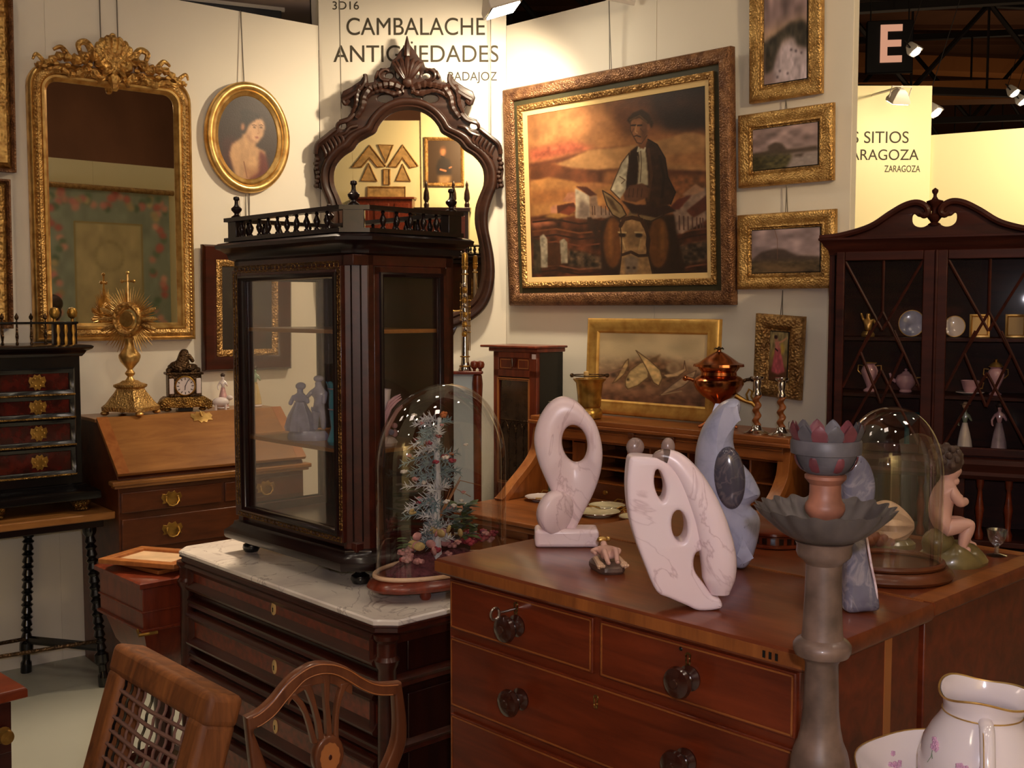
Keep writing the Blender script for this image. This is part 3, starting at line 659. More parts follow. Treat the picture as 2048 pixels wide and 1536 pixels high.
c.poly([(250, 1000), (520, 985), (540, 1040), (480, 1110), (250, 1115)], (62, 56, 34), 4, .4); c.poly([(540, 1000), (715, 975), (720, 1080), (500, 1090)], (128, 116, 112), 4)
c.poly([(540, 995), (615, 988), (600, 1015), (550, 1015)], (70, 58, 50), 2)
c.a *= 1.22
hang('framed_painting', 'small landscape with a low hut by water, middle of three gold frames', 'painting', WR, (1475, 231), (1664, 205), (1670, 359), (1480, 377), -.02, R(2), gold1, c, 'small landscapes on the right wall', wall_top=WR.hit(1570, 200)[1])
c = Canvas(130, 90, [(20, 245), (440, 230), (437, 500), (25, 500)], (126, 108, 104), 8)
c.poly([(20, 230), (440, 220), (440, 400), (20, 410)], (130, 112, 114), 10, .3, 6)
c.poly([(25, 420), (80, 375), (170, 355), (215, 362), (300, 400), (436, 410), (436, 440), (25, 440)], (62, 50, 46), 2)
c.poly([(22, 432), (440, 425), (440, 505), (22, 505)], (66, 54, 38), 4, .4); c.poly([(60, 440), (300, 470), (436, 460), (300, 500), (60, 480)], (96, 74, 52), 6); c.line([(160, 240), (178, 300), (180, 420)], 3, (96, 66, 52))
c.a *= 1.22
hang('framed_painting', 'small landscape with a dark mound under grey sky, lowest gold frame', 'painting', WR, (1474, 428), (1672, 420), (1670, 577), (1477, 578), -.02, R(1.5), gold1, c, 'small landscapes on the right wall', wall_top=WR.hit(1570, 372)[1])
# -- small picture of a lady in pink
c = Canvas(80, 120, [(1735, 150), (1885, 140), (1905, 455), (1765, 465)], (146, 120, 76), 9)
c.poly([(1730, 140), (1890, 130), (1900, 300), (1740, 300)], (150, 134, 92), 8, .3); c.poly([(1760, 380), (1905, 370), (1910, 470), (1760, 470)], (98, 62, 38), 6)
c.poly([(1790, 250), (1830, 240), (1860, 330), (1885, 395), (1830, 420), (1780, 410)], (196, 96, 104), 1.5, .2); c.poly([(1785, 240), (1775, 280), (1765, 340), (1785, 300)], (206, 176, 84), 3); c.poly([(1830, 220), (1845, 300), (1870, 260), (1850, 215)], (196, 164, 70), 3)
c.poly([(1780, 215), (1820, 205), (1826, 255), (1795, 262)], (206, 130, 116), 1.5); c.ell((1791, 195), 14, 18, (196, 140, 108), 1); c.ell((1786, 184), 15, 13, (62, 36, 34), 1); c.line([(1822, 215), (1850, 200), (1872, 178)], 9, (204, 150, 112)); c.line([(1792, 262), (1812, 272)], 8, (70, 36, 40))
ladyf = [('frame', [(0, 0), (0, .02), (.012, .034), (.04, .038), (.056, .026), (.062, .016), (.062, 0)], 'golddull'), ('liner', [(.06, 0), (.06, .018), (.074, .01), (.074, 0)], 'golddull')]
t, w, h = hang('framed_painting', 'small picture of a dancing lady in a pink dress in a dull carved frame', 'painting', WR, (1497, 631), (1592, 627), (1610, 794), (1513, 796), -.02, R(3), ladyf, c, wall_top=WR.hit(1560, 580)[1])
t.rotation_euler = (R(3), R(3.5), WR.rot)
# -- oval portrait on the left wall
s0, _ = WL.hit(410, 274, -.03); s1, _ = WL.hit(579, 274, -.03); _, zt = WL.hit(487, 163, -.03); _, zb = WL.hit(500, 386, -.03)
ow, oh = s1-s0, zt-zb; t = thing('oval_portrait', 'oval portrait of a lady with bare shoulder in a gold oval frame', 'painting', WL.pt((s0+s1)/2, -.004, zb), WL.rot, None, R(2))
prof = [(0, 0), (.0, .02), (.01, .036), (.028, .038), (.04, .026), (.048, .03), (.056, .022), (.066, .02), (.074, .01), (.074, 0)]
mb = MB(); mb.loft([[((ow/2-i)*math.cos(2*PI*k/64), -hgt, oh/2+(oh/2-i)*math.sin(2*PI*k/64)) for k in range(64)] for i, hgt in prof], False); mb.build('frame', M['gold'], t, ang=60)
c = Canvas(120, 160, [(1390, 600), (1775, 600), (1775, 1160), (1390, 1160)], (58, 38, 30), 11)
c.poly([(1420, 900), (1500, 880), (1560, 1000), (1480, 1110), (1420, 1050)], (74, 34, 26), 6)
c.poly([(1560, 790), (1640, 860), (1630, 930), (1690, 960), (1690, 1040), (1640, 1130), (1560, 1160), (1500, 1130), (1465, 1000), (1480, 930), (1545, 880)], (206, 158, 112), 2.5)
c.poly([(1560, 1060), (1600, 1090), (1650, 1060), (1640, 1140), (1570, 1160)], (170, 118, 78), 4); c.poly([(1655, 950), (1700, 990), (1720, 1100), (1600, 1165), (1590, 1150), (1650, 1100)], (104, 38, 26), 3); c.line([(1556, 1040), (1575, 1140)], 8, (150, 98, 66))
c.poly([(1560, 780), (1600, 745), (1670, 740), (1690, 790), (1680, 850), (1640, 912), (1600, 890), (1580, 850)], (216, 166, 124), 2); c.poly([(1530, 800), (1545, 740), (1590, 715), (1640, 715), (1680, 750), (1640, 745), (1590, 790), (1560, 860), (1540, 850)], (40, 24, 20), 2.5); c.ell((1570, 720), 40, 25, (40, 24, 20), 2); c.ell((1548, 810), 12, 26, (190, 128, 90), 2)
for x, y in ((1622, 806), (1664, 802)): c.line([(x-13, y-12), (x, y-17), (x+13, y-12)], 5, (110, 72, 52)); c.ell((x, y), 9, 5, (58, 36, 30), .6)
c.line([(1646, 800), (1652, 840), (1642, 846)], 5, (184, 132, 96)); c.ell((1637, 871), 12, 5, (162, 82, 68), .6); c.poly([(1580, 850), (1600, 890), (1640, 912), (1600, 905), (1570, 870)], (170, 120, 86), 2); c.ell((1610, 735), 34, 16, (48, 30, 24), 2); c.a *= .9
c.mesh('canvas', ow-.13, oh-.13, t, -.014, oval=True).location = (0, 0, .065)
mb = MB(); mb.loft([[((ow/2-.02)*math.cos(2*PI*k/32), y, oh/2+(oh/2-.02)*math.sin(2*PI*k/32)) for k in range(32)] for y in (-.008, 0)]); mb.build('backboard', M['greenbk'], t)
mb = MB(); mb.tube([(-.02, -.01, oh-.01), (-.02, .03, WTOP-zb)], .003, 5); mb.tube([(0.01, -.004, .01), (.012, -.001, -.2)], .003, 5); mb.build('hanging_wire', M['wire'], t)
# -- dark picture in red-brown frame low on the left wall, behind the display cabinet
dk = [('frame', [(0, 0), (0, .03), (.01, .04), (.05, .034), (.075, .02), (.075, 0)], 'mahogdk'), ('inner_frame', [(.073, 0), (.073, .024), (.085, .03), (.105, .02), (.11, 0)], 'golddull')]
c = Canvas(90, 110, [(0, 0), (100, 0), (100, 100), (0, 100)], (44, 34, 26), 12); c.poly([(20, 20), (60, 15), (70, 60), (30, 70)], (60, 56, 34), 8, .6); c.poly([(40, 70), (80, 60), (90, 90), (50, 95)], (66, 36, 24), 8, .5)
hang('framed_painting', 'dark murky painting in a red-brown wooden frame low behind the display cabinet', 'painting', WL, (406, 481), (582, 502), (582, 741), (406, 738), -.03, R(1.5), dk, c, art_inset=.1, wall_top=WL.hit(494, 390)[1])

# -- tall gilt mirror on the left wall
a = WL.hit(56, 160, -.05); b = WL.hit(384, 210, -.05); zb = (WL.hit(52, 670, -.05)[1]+WL.hit(384, 692, -.05)[1])/2; zt = (WL.hit(100, 118, -.05)[1]+WL.hit(345, 158, -.05)[1])/2
mw, mh = b[0]-a[0], zt-zb; gm = thing('gilt_mirror', 'tall gilt mirror with rounded top corners and carved crest on the left wall', 'mirror', WL.pt((a[0]+b[0])/2, -.004, zb), WL.rot)
def rr(i, y):                                           # outline with rounded upper corners, inset i
    x1, z1, r = mw/2-i, mh-i, max(.115-i*.75, .03); q = [(-x1, i), (-x1, (i+z1)/2)]
    q += [(-x1+r-r*math.cos(k*PI/16), z1-r+r*math.sin(k*PI/16)) for k in range(9)]; q += [(x1-r+r*math.sin(k*PI/16), z1-r+r*math.cos(k*PI/16)) for k in range(9)]
    q += [(x1, (i+z1)/2), (x1, i)]; return [(x, y, z) for x, z in q]
mb = MB(); mb.loft([rr(i, -y) for i, y in [(0, 0), (0, .03), (.004, .042), (.012, .046), (.02, .038)]], False); mb.build('outer_moulding', M['gold'], gm, ang=55)
mb = MB(); mb.loft([rr(i, -y) for i, y in [(.018, .03), (.022, .04), (.036, .052), (.05, .046), (.056, .036)]], False); mb.build('carved_band', M['goldf'], gm, ang=60)
mb = MB(); mb.loft([rr(i, -y) for i, y in [(.054, .036), (.058, .046), (.068, .046), (.074, .03), (.084, .022), (.084, 0)]], False); mb.build('inner_moulding', M['gold'], gm, ang=55)
mb = MB(); q = rr(.082, -.018); mb.f([mb.v(p) for p in q]); mb.build('mirror_glass', M['mirror'], gm, smooth=False)
mb = MB(); q0 = rr(.01, 0); q1 = rr(.01, -.012); mb.loft([q0, q1]); mb.build('backboard', M['greenbk'], gm, smooth=False)
mb = MB()
bd = [(mw/2-.026, z) for z in np.linspace(.05, mh-.13, 60)]
for sx in (-1, 1):
    for x, z in bd: mb.ball((sx*x, -.05, z), .0055, 6, 4)
mb.build('beading', M['gold'], gm)
def leafy(mb, pts, r0, r1, wig=0.0, y=-.05, seg=7):     # tapering carved scroll
    p = crom(pts, 6, False); n = len(p); mb.tube([(x, y-.008*math.sin(PI*i/n), z) for i, (x, z) in enumerate(p)], [(r0+(r1-r0)*i/n)*(1+wig*math.sin(i*2.1)) for i in range(n)], seg)
mb = MB()                                               # crest: shell with scrolls and leaves on both sides
for s in (-1, 1):
    leafy(mb, [(s*.02, mh-.02), (s*.09, mh+.045), (s*.17, mh+.02), (s*.24, mh+.025), (s*.3, mh-.01), (s*.35, mh-.03)], 0.0319, 0.0090, .35)
    leafy(mb, [(s*.05, mh-.06), (s*.12, mh-.02), (s*.19, mh-.05), (s*.25, mh-.03), (s*.31, mh-.045)], 0.0232, 0.0075, .3)
    leafy(mb, [(s*.08, mh+.03), (s*.12, mh+.1), (s*.16, mh+.09), (s*.15, mh+.05)], 0.0203, 0.0090)
    leafy(mb, [(s*.2, mh+.02), (s*.235, mh+.065), (s*.27, mh+.05)], 0.0159, 0.0060); leafy(mb, [(s*.31, mh-.01), (s*.345, mh+.02), (s*.36, mh-.005)], 0.0116, 0.0045)
    for k in range(5): mb.ball((s*(.11+k*.05), -.055, mh+.005-k*.008+(.01 if k % 2 else 0)), (.016, .012, .012), 7, 5)
for k in range(9):
    a_ = PI*(k+.5)/9; leafy(mb, [(.012*math.cos(a_), mh+.02), (.06*math.cos(a_), mh+.045+.04*math.sin(a_)), (.085*math.cos(a_), mh+.055+.075*math.sin(a_)), (.075*math.cos(a_), mh+.06+.085*math.sin(a_))], 0.0203, 0.0135, 0, -.056)
mb.ball((0, -.06, mh+.02), (.035, .02, .05), 10, 7); mb.ball((0, -.055, mh-.05), (.03, .02, .035), 10, 7); leafy(mb, [(0, mh-.05), (0, mh-.1)], 0.0319, 0.0090); mb.ball((0, -.05, mh+.15), .016, 8, 6)
mb.build('crest', M['goldc'], gm)
mb = MB()
for q in (-.04, .04): mb.tube([(q, -.006, mh), (q, .0, WTOP-zb)], .003, 5)
mb.build('hanging_wire', M['wire'], gm)

# -- carved gilt frames cut by the left edge of the view
for lab, tl, tr, br, bl in (('carved gilt picture frame at the top left edge, black panel inside', (-190, -60), (36, -20), (22, 342), (-190, 330)), ('carved gilt picture frame at the left edge, lower, above the red-drawered cabinet', (-190, 345), (34, 357), (14, 655), (-190, 660))):
    c = Canvas(40, 60, [(0, 0), (1, 0), (1, 1), (0, 1)], (40, 28, 22), 13)
    hang('picture_frame', lab, 'picture frame', WL, tl, tr, br, bl, -.05, R(2), [('outer_moulding', [(0, 0), (0, .05), (.008, .055), (.016, .045), (.016, 0)], 'brownfr'), ('carved_band', [(.016, 0), (.016, .035), (.04, .06), (.07, .05), (.09, .03), (.09, 0)], 'goldc'), ('inner_moulding', [(.088, 0), (.088, .035), (.1, .035), (.106, .02), (.106, 0)], 'brownfr')], c, 'carved frames at the left edge', wire=False)

# -- ornate shield-shaped mirror in front of the sign panel.  Half outlines (photo pixels right/left of x=822), mirrored
OMY = WBY-.012; KX = OMY/F
om = thing('carved_mirror', 'ornate carved dark wood mirror with arched shield outline and shell crest', 'mirror', (0, OMY, 0), 0, None, 0)
ox, oz = at_y(822, 720, OMY).x, at_y(822, 720, OMY).z; om.location = (ox, OMY, oz); om.rotation_euler = (R(2.3), 0, 0)
def hp(l): return [((x)*KX, (720-y)*KX*1.0) for x, y in l]
inner = [(0, 231), (25, 235), (45, 247), (58, 263), (64, 275), (80, 284), (97, 294), (108, 308), (124, 318), (138, 332), (146, 350), (146, 375), (137, 398), (130, 420), (129, 450), (135, 480), (140, 510), (141, 545), (136, 575), (125, 597), (104, 615), (75, 628), (40, 634), (0, 636)]
outer = [(0, 208), (28, 212), (55, 226), (74, 246), (84, 262), (102, 270), (118, 280), (130, 294), (148, 306), (164, 326), (173, 350), (172, 378), (162, 405), (156, 432), (156, 460), (162, 490), (167, 520), (168, 555), (162, 590), (148, 618), (122, 640), (84, 655), (40, 662), (0, 664)]
def sym(l): a = hp(l); return a + [(-x, z) for x, z in reversed(a[1:-1])]
I_ = crom(sym(inner), 3); O_ = crom(sym(outer), 3)
rings = []
for f, y in ((1, .0), (1, .035), (.92, .05), (.72, .056), (.5, .048), (.38, .038), (.26, .044), (.12, .034), (0, .022), (0, .012)):
    rings.append([(i[0]+(o[0]-i[0])*f, -y, i[1]+(o[1]-i[1])*f) for i, o in zip(I_, O_)])
mb = MB(); mb.loft(rings, False); mb.build('frame', M['mirrorwood'], om, ang=60)
mb = MB(); mb.loft([[(x*.995, -.016, z) for x, z in O_], [(x*.995, 0, z) for x, z in O_]]); mb.build('backboard', M['greenbk'], om, smooth=False)
mb = MB(); mb.f([mb.v((x, -.0175, z)) for x, z in crom(sym([(x+3 if x else 0, y-(3 if y < 400 else -3)) for x, y in inner]), 3)]); mb.build('mirror_glass', M['mirror2'], om, smooth=False)
crest_o = [(0, 92), (5, 108), (16, 122), (22, 132), (30, 138), (34, 150), (42, 153), (52, 152), (60, 160), (64, 168), (66, 178), (76, 180), (82, 162), (92, 176), (110, 188), (126, 196), (131, 208), (126, 222), (112, 224), (108, 232), (118, 245), (134, 250), (138, 262), (156, 276), (176, 290), (184, 308), (182, 330), (186, 345), (184, 362), (180, 380), (172, 384), (168, 360)]
crest_i = [(160, 330), (146, 310), (128, 300), (116, 285), (100, 275), (82, 266), (72, 250), (54, 232), (28, 218), (0, 214)]
half = hp(crest_o); hi = hp(crest_i); full = half + hi[:-1] + [hi[-1]] + [(-x, z) for x, z in reversed(hi[:-1])] + [(-x, z) for x, z in reversed(half[1:])]
holes = []
for cx, cy, rx, ry in ((44, 210, 16, 8), (128, 262, 8, 7), (36, 167, 8, 6), (19, 163, 4, 9)):
    for s in (-1, 1): holes.append([(s*(cx+rx*math.cos(2*PI*k/12))*KX, (720-cy-ry*math.sin(2*PI*k/12))*KX) for k in range(12)])
mb = MB(); mb.M = Matrix.Translation((0, -.02, 0)); add_plate(mb, [full]+holes, .03, .006)
mb.M = Matrix.Identity(4)
def cv_(pts, r0, r1, y=-.042, wig=0): 
    for s in (-1, 1): leafy(mb, [(s*x, z) for x, z in hp(pts)], r0, r1, wig, y)
for k in range(7):                                       # shell fan
    a_ = R(-72+24*k); mb.tube([(math.sin(a_)*q*KX*30, -.045-.012*math.sin(q*PI), (720-182+q*52*(1-.25*abs(math.sin(a_))))*KX) for q in (0, .3, .6, .85, 1)], [.006, .012, .016, .014, .006], 7)
mb.ball((0, -.05, (720-180)*KX), (.03, .02, .03), 8, 6); mb.tube([(0, -.04, (720-130)*KX), (0, -.045, (720-112)*KX), (0, -.04, (720-93)*KX)], [.02, .016, .003], 8)
cv_([(8, 192), (30, 184), (52, 186), (70, 190), (84, 184)], .022, .012, wig=.2); cv_([(8, 196), (26, 202), (48, 196), (66, 200), (80, 210)], .016, .008, wig=.2)
cv_([(82, 165), (82, 180), (96, 196), (114, 208), (124, 214), (120, 221), (114, 214)], .012, .012); cv_([(72, 190), (84, 208), (88, 228), (100, 246)], .022, .014, wig=.15)
cv_([(92, 186), (98, 204), (100, 222), (108, 238)], .016, .01, wig=.15); cv_([(104, 240), (116, 252), (134, 258), (138, 266)], .013, .009); cv_([(98, 262), (112, 266), (122, 276), (140, 282)], .01, .01)
cv_([(140, 268), (160, 284), (176, 298), (180, 316)], .012, .012)
for k in range(6): cv_([(134+k*6.5, 276+k*5), (126+k*6.8, 290+k*5.2), (132+k*6.2, 300+k*4.6)], .011, .007)
for k in range(7): 
    for s in (-1, 1): mb.ball((s*(178+2.5*math.sin(k*1.3))*KX, -.035, (720-326-k*8.5)*KX), (.016, .016, .014), 7, 5)
cv_([(36, 176), (50, 174), (54, 164), (44, 156), (36, 158)], .009, .007); cv_([(56, 160), (62, 172)], .01, .006)
mb.build('carved_crest', M['mirrorwood'], om)
mb = MB()                                                # small carved pendant under the frame
mb.M = Matrix.Translation((0, -.018, 0)); add_plate(mb, [[(x*KX, (720-y)*KX) for x, y in ((-95, 650), (-60, 668), (-20, 676), (20, 676), (60, 668), (95, 650), (82, 678), (50, 694), (24, 698), (0, 712), (-24, 698), (-50, 694), (-82, 678))]], .026, .006); mb.build('carved_apron', M['mirrorwood'], om)
mb = MB()
for px in (686, 982): 
    a_ = at_y(px, 200, OMY); mb.tube([(a_.x-ox, -.01, (720-300)*KX), (a_.x-ox, -.02, (720+40)*KX+.0)], .003, 5)
mb.build('hanging_wire', M['wire'], om)
# ------------------------------------------------------------------ furniture helpers
def offs(poly, d):                               # grow (d>0) a counter-clockwise convex polygon
    n = len(poly); out = []
    for i in range(n):
        a, b, c = Vector(poly[i-1]), Vector(poly[i]), Vector(poly[(i+1) % n])
        e1 = (b-a).normalized(); e2 = (c-b).normalized(); n1 = Vector((e1.y, -e1.x)); n2 = Vector((e2.y, -e2.x))
        k = (n1+n2)/(1+n1.dot(n2)); out.append((b.x+k.x*d, b.y+k.y*d))
    return out
def stack(mb, poly, prof):                       # moulding / slab: prof = (grow, z)
    return mb.loft([[(x, y, z) for x, y in offs(poly, d)] for d, z in prof])
def strip_rect(mb, x0, x1, z0, z1, y, w=.0022, h=.0015):   # raised stringing rectangle
    for a, b, c, d in ((x0, x1, z0, z0+w), (x0, x1, z1-w, z1), (x0, x0+w, z0, z1), (x1-w, x1, z0, z1)): mb.b2(a, b, y-h, y+h, c, d)
def turned_knob(par, x, y, z, mat, s=1.0):
    mb = MB(); mb.at((x, y, z), 0, PI/2); mb.lathe([(.02*s, 0), (.021*s, .004*s), (.012*s, .01*s), (.011*s, .018*s), (.022*s, .024*s), (.026*s, .032*s), (.024*s, .039*s), (.015*s, .043*s), (.008*s, .0435*s), (.007*s, .046*s), (0, .046*s)], seg=20)
    return mb.build('knob', mat, par)
def keyhole(par, x, y, z, s=1.0):
    mb = MB(); q = [(.006*s*math.cos(a), .008*s+.006*s*math.sin(a)) for a in np.linspace(-.6, PI+.6, 12)]; q += [(-.0045*s, -.012*s), (.0045*s, -.012*s)]
    add_plate(mb.at((x, y-.001, z)), [q, [(a*.6, b*.7+.001) for a, b in q]], .003)
    return mb.build('keyhole_plate', M['brassd'], par)
BAT = [(-.04, .004), (-.034, .02), (-.02, .016), (-.012, .028), (0, .022), (.012, .028), (.02, .016), (.034, .02), (.04, .004), (.032, -.008), (.036, -.018), (.018, -.016), (.01, -.028), (0, -.022), (-.01, -.028), (-.018, -.016), (-.036, -.018), (-.032, -.008)]
def bail(par, x, y, z, s=1.0, mat='brass'):
    mb = MB(); mb.at((x, y-.002, z), 0, 0, 0, s); add_plate(mb, [BAT], .004, .001)
    for q in (-.022, .022): mb.ball((q, -.006, .006), .005, 7, 5)
    h = mb.build('handle', M[mat], par)
    mb = MB(); mb.at((x, y-.002, z), 0, 0, 0, s); mb.tube([(-.022, -.008, .006), (-.024, -.012, -.008), (-.014, -.014, -.022), (0, -.014, -.026), (.014, -.014, -.022), (.024, -.012, -.008), (.022, -.008, .006)], .0028, 6); mb.build('bail', M[mat], h)
    return h

# ------------------------------------------------------------------ mahogany chest of drawers (right foreground)
ZC = 1.10
_a = at_z(870, 1116, ZC); _b = at_z(1618, 1309, ZC); FC = Frame(_a, math.atan2(_b.y-_a.y, _b.x-_a.x)); CW = (_b-_a).length
ch = thing('chest_of_drawers', 'mahogany chest of drawers with round wooden knobs in the right foreground', 'chest of drawers', FC.pt(0, 0, 0), FC.rot)
mb = MB(); mb.b2(.026, CW-.026, .02, .435, .08, 1.066); mb.b2(.02, CW-.02, .012, .437, 0, .09); mb.build('carcass', M['mahog'], ch, bevel=.003)
mb = MB(); stack(mb, [(0, 0), (CW, 0), (CW, .438), (0, .438)], [(-.008, 1.064), (-.003, 1.068), (0, 1.074), (0, 1.092), (-.003, 1.099), (-.006, 1.10)]); mb.build('top', M['mahogtop'], ch)
mb = MB(); mb.b2(.0, CW, -.0012, .0, 1.072, 1.094); mb.b2(.06, CW-.02, .434, .437, 1.0995, 1.1006); mb.build('crossbanding', M['oakv'], ch, smooth=False)
mb = MB(); mb.b2(CW-.0265, CW-.0245, .30, .325, .1, 1.06); mb.build('side_stringing', M['inlay'], ch, smooth=False)
rows = [[(.036, .459, .948, 1.058), (.477, .903, .948, 1.058)], [(.036, .903, .773, .93)], [(.036, .903, .585, .756)], [(.036, .903, .37, .568)], [(.036, .903, .12, .353)]]
for ri, row in enumerate(rows):
    for x0, x1, z0, z1 in row:
        mb = MB(); mb.b2(x0, x1, .012, .04, z0, z1); d = mb.build('drawer', M['mahog'], ch, bevel=.002)
        mb = MB(); strip_rect(mb, x0+.004, x1-.004, z0+.004, z1-.004, .012, .003); mb.build('cockbead', M['oak'], d, smooth=False)
        zc = (z0+z1)/2-.004
        for kx in ([.251] if x1 < .5 else [.692] if x0 > .4 else [.262, .686]): turned_knob(d, kx, .012, zc, M['knobwood'], 1.1)
        if ri == 0 and x0 < .1: pass
        else: keyhole(d, .687 if ri == 0 else .469, .012, z1-.028 if ri == 0 else z1-.034)
        if ri == 0 and x0 > .4:
            mb = MB(); mb.ball((.67, .012, 1.046), (.004, .002, .004), 8, 5); mb.build('peg_hole', M['black'], d)
        if ri == 0 and x0 < .1:                        # key left in the lock
            keyhole(d, .247, .012, 1.034)
            mb = MB(); mb.tube([(.247, .012, 1.034), (.247, -.035, 1.034)], .0026, 8)
            mb.tube([(.247+.0, -.035-.012+.012*math.cos(a), 1.034+.012*math.sin(a)) for a in np.linspace(0, 2*PI, 17)[:-1]], .003, 6, True); mb.build('key', M['steelkey'], d)
mb = MB()
for k in range(3): mb.b2(CW-.085+k*.012, CW-.080+k*.012, -.0025, -.001, 1.076-.0, 1.088)
mb.build('burnt_mark', M['black'], ch, smooth=False)
# second chest, back to back with it
ch2 = thing('sideboard', 'mahogany sideboard with banded top standing behind the chest of drawers', 'sideboard', FC.pt(0, .442, 0), FC.rot)
D2 = .56
mb = MB(); mb.b2(.02, CW-.02, .004, D2-.01, .0, 1.072); mb.build('carcass', M['mahog'], ch2, bevel=.003)
mb = MB(); stack(mb, [(0, 0), (CW, 0), (CW, D2), (0, D2)], [(-.006, 1.07), (0, 1.076), (0, 1.093), (-.004, 1.1)]); mb.build('top', M['mahogtop'], ch2)
mb = MB()
for x0, x1, y0, y1 in ((.0, CW, .0, .006), (CW-.05, CW-.0, .006, D2), (.0, CW, D2-.04, D2)): mb.b2(x0+.004, x1-.004, y0, y1-.004, 1.0996, 1.1008)
mb.build('crossbanding', M['oak'], ch2, smooth=False)

# ------------------------------------------------------------------ marble topped commode
ZM = .87
_a = at_z(345, 1096, ZM); _b = at_z(768, 1248, ZM); FM = Frame(_a, math.atan2(_b.y-_a.y, _b.x-_a.x)); MW = 1.17; MD = .60
cm = thing('commode', 'dark rosewood commode with pale marble top and moulded drawers', 'commode', FM.pt(0, 0, 0), FM.rot)
ca = .045; P8 = [(ca, 0), (MW-ca, 0), (MW, ca), (MW, MD), (0, MD), (0, ca)]
mb = MB(); stack(mb, P8, [(-.004, .853), (0, .857), (0, .866), (-.004, .87)]); mb.build('marble_top', M['marbletop'], cm)
mb = MB(); stack(mb, P8, [(-.03, .80), (-.028, .82), (-.014, .826), (-.006, .836), (-.008, .846), (0, .85), (-.002, .854)]); mb.build('top_moulding', M['rose'], cm)
mb = MB(); stack(mb, P8, [(-.04, .0), (-.04, .83)]); stack(mb, P8, [(-.018, 0), (-.018, .07), (-.03, .09), (-.04, .10)]); mb.build('carcass', M['roseside'], cm, bevel=.003)
for i, (z0, z1) in enumerate(((.742, .828), (.56, .668), (.382, .492), (.13, .31))):
    x0, x1 = .075, MW-.075
    mb = MB(); mb.b2(x0, x1, .026, .045, z0, z1); d = mb.build('drawer', M['burl'], cm, bevel=.002)
    mb = MB()
    for za, sg in ((z0, 1), (z1, -1)): mb.loft([[(x, .026-h, za+sg*q) for q, h in ((-.004, 0), (-.004, .008), (.004, .016), (.011, .018), (.018, .010), (.024, .006), (.03, 0))] for x in (x0-.01, x1+.01)])
    for xa, sg in ((x0, 1), (x1, -1)): mb.loft([[(xa+sg*q, .026-h, z) for q, h in ((-.004, 0), (-.004, .008), (.004, .014), (.012, .010), (.018, 0))] for z in (z0, z1)])
    mb.build('moulding', M['rose'], d, ang=50)
    mb = MB(); mb.at((.596, .025, (z0+z1)/2)); mb.loft([[(.011*math.cos(2*PI*k/20)*s, y, .021*math.sin(2*PI*k/20)*s) for k in range(20)] for s, y in ((1, .002), (1, -.002), (.9, -.003))]); e = mb.build('keyhole_plate', M['bone'], d)
    mb = MB(); mb.at((.596, .0213, (z0+z1)/2)); mb.ball((0, 0, .002), (.0032, .001, .0032), 8, 5); mb.b2(-.0014, .0014, -.001, .001, -.009, .0); mb.build('keyhole', M['black'], e)
for i, z in enumerate((.70, .525, .345)):
    mb = MB(); stack(mb, P8, [(-.034, z-.022), (-.02, z-.012), (-.024, z-.004), (-.02, z+.006), (-.034, z+.016)]); mb.build('rail_moulding', M['rose'], cm)
for sx in (0, 1):
    x = .034 if not sx else MW-.034
    mb = MB(); mb.lathe([(.03, .1), (.036, .105), (.036, .13), (.028, .14), (.026, .5), (.024, .74), (.03, .75), (.034, .765), (.026, .775), (.026, .81), (.034, .82), (.034, .83)], (x, .034, 0), 20); mb.build('corner_column', M['rose'], cm)
mb = MB()
for z0, z1 in ((.14, .66), (.72, .8)): strip_frame = [(MW-.041, .12), (MW-.041, MD-.06)]; mb.b2(MW-.041, MW-.034, .10, MD-.05, z0, z1)
mb.build('side_panel', M['roseside'], cm, bevel=.004)

# ------------------------------------------------------------------ display cabinet standing on the marble
_f = at_z(495, 1102, ZM); FV = Frame(Frame(_f, R(-46.5)).pt(0, -.03, 0), R(-46.5))
vt = thing('display_cabinet', 'ebonised glazed display cabinet with spindle gallery standing on the marble top', 'display cabinet', FV.pt(0, 0, ZM), FV.rot)
PV = [(0, 0), (.60, 0), (.642, .05), (.642, .36), (0, .36)]
Z = lambda z: z-ZM
mb = MB(); stack(mb, PV, [(.0, .05), (.03, .05), (.034, .058), (.034, .074), (.024, .082), (.012, .094), (.010, .104), (0, .108), (-.02, .11)]); mb.build('plinth', M['ebony'], vt)
for x, y in ((.025, .03), (.60, .045), (.60, .32), (.025, .33)):
    mb = MB(); mb.lathe([(.008, 0), (.022, .004), (.028, .016), (.026, .026), (.012, .036), (.012, .044), (.02, .05)], (x, y, 0), 18); mb.build('foot', M['black'], vt)
mb = MB(); mb.b2(.0, .642, .34, .36, .10, .93); mb.b2(.01, .63, .01, .35, .10, .125); mb.b2(.0, .03, .0, .03, .1, .93); mb.b2(0, .03, .33, .36, .1, .93)
mb.prism([(.585, 0), (.60, 0), (.642, .05), (.642, .07), (.625, .07), (.588, .025)], .10, .93, 'xy'); mb.b2(.615, .642, .33, .36, .1, .93); mb.b2(.0, .642, .0, .36, .90, .93)
mb.build('carcass', M['mahogdk'], vt, bevel=.002)
mb = MB()
for u in (.3, .7): mb.tube([(.60+.042*u+.003, .05*u-.003, .13), (.60+.042*u+.003, .05*u-.003, .9)], .0025, 6)
mb.build('corner_bead', M['ebony'], vt)
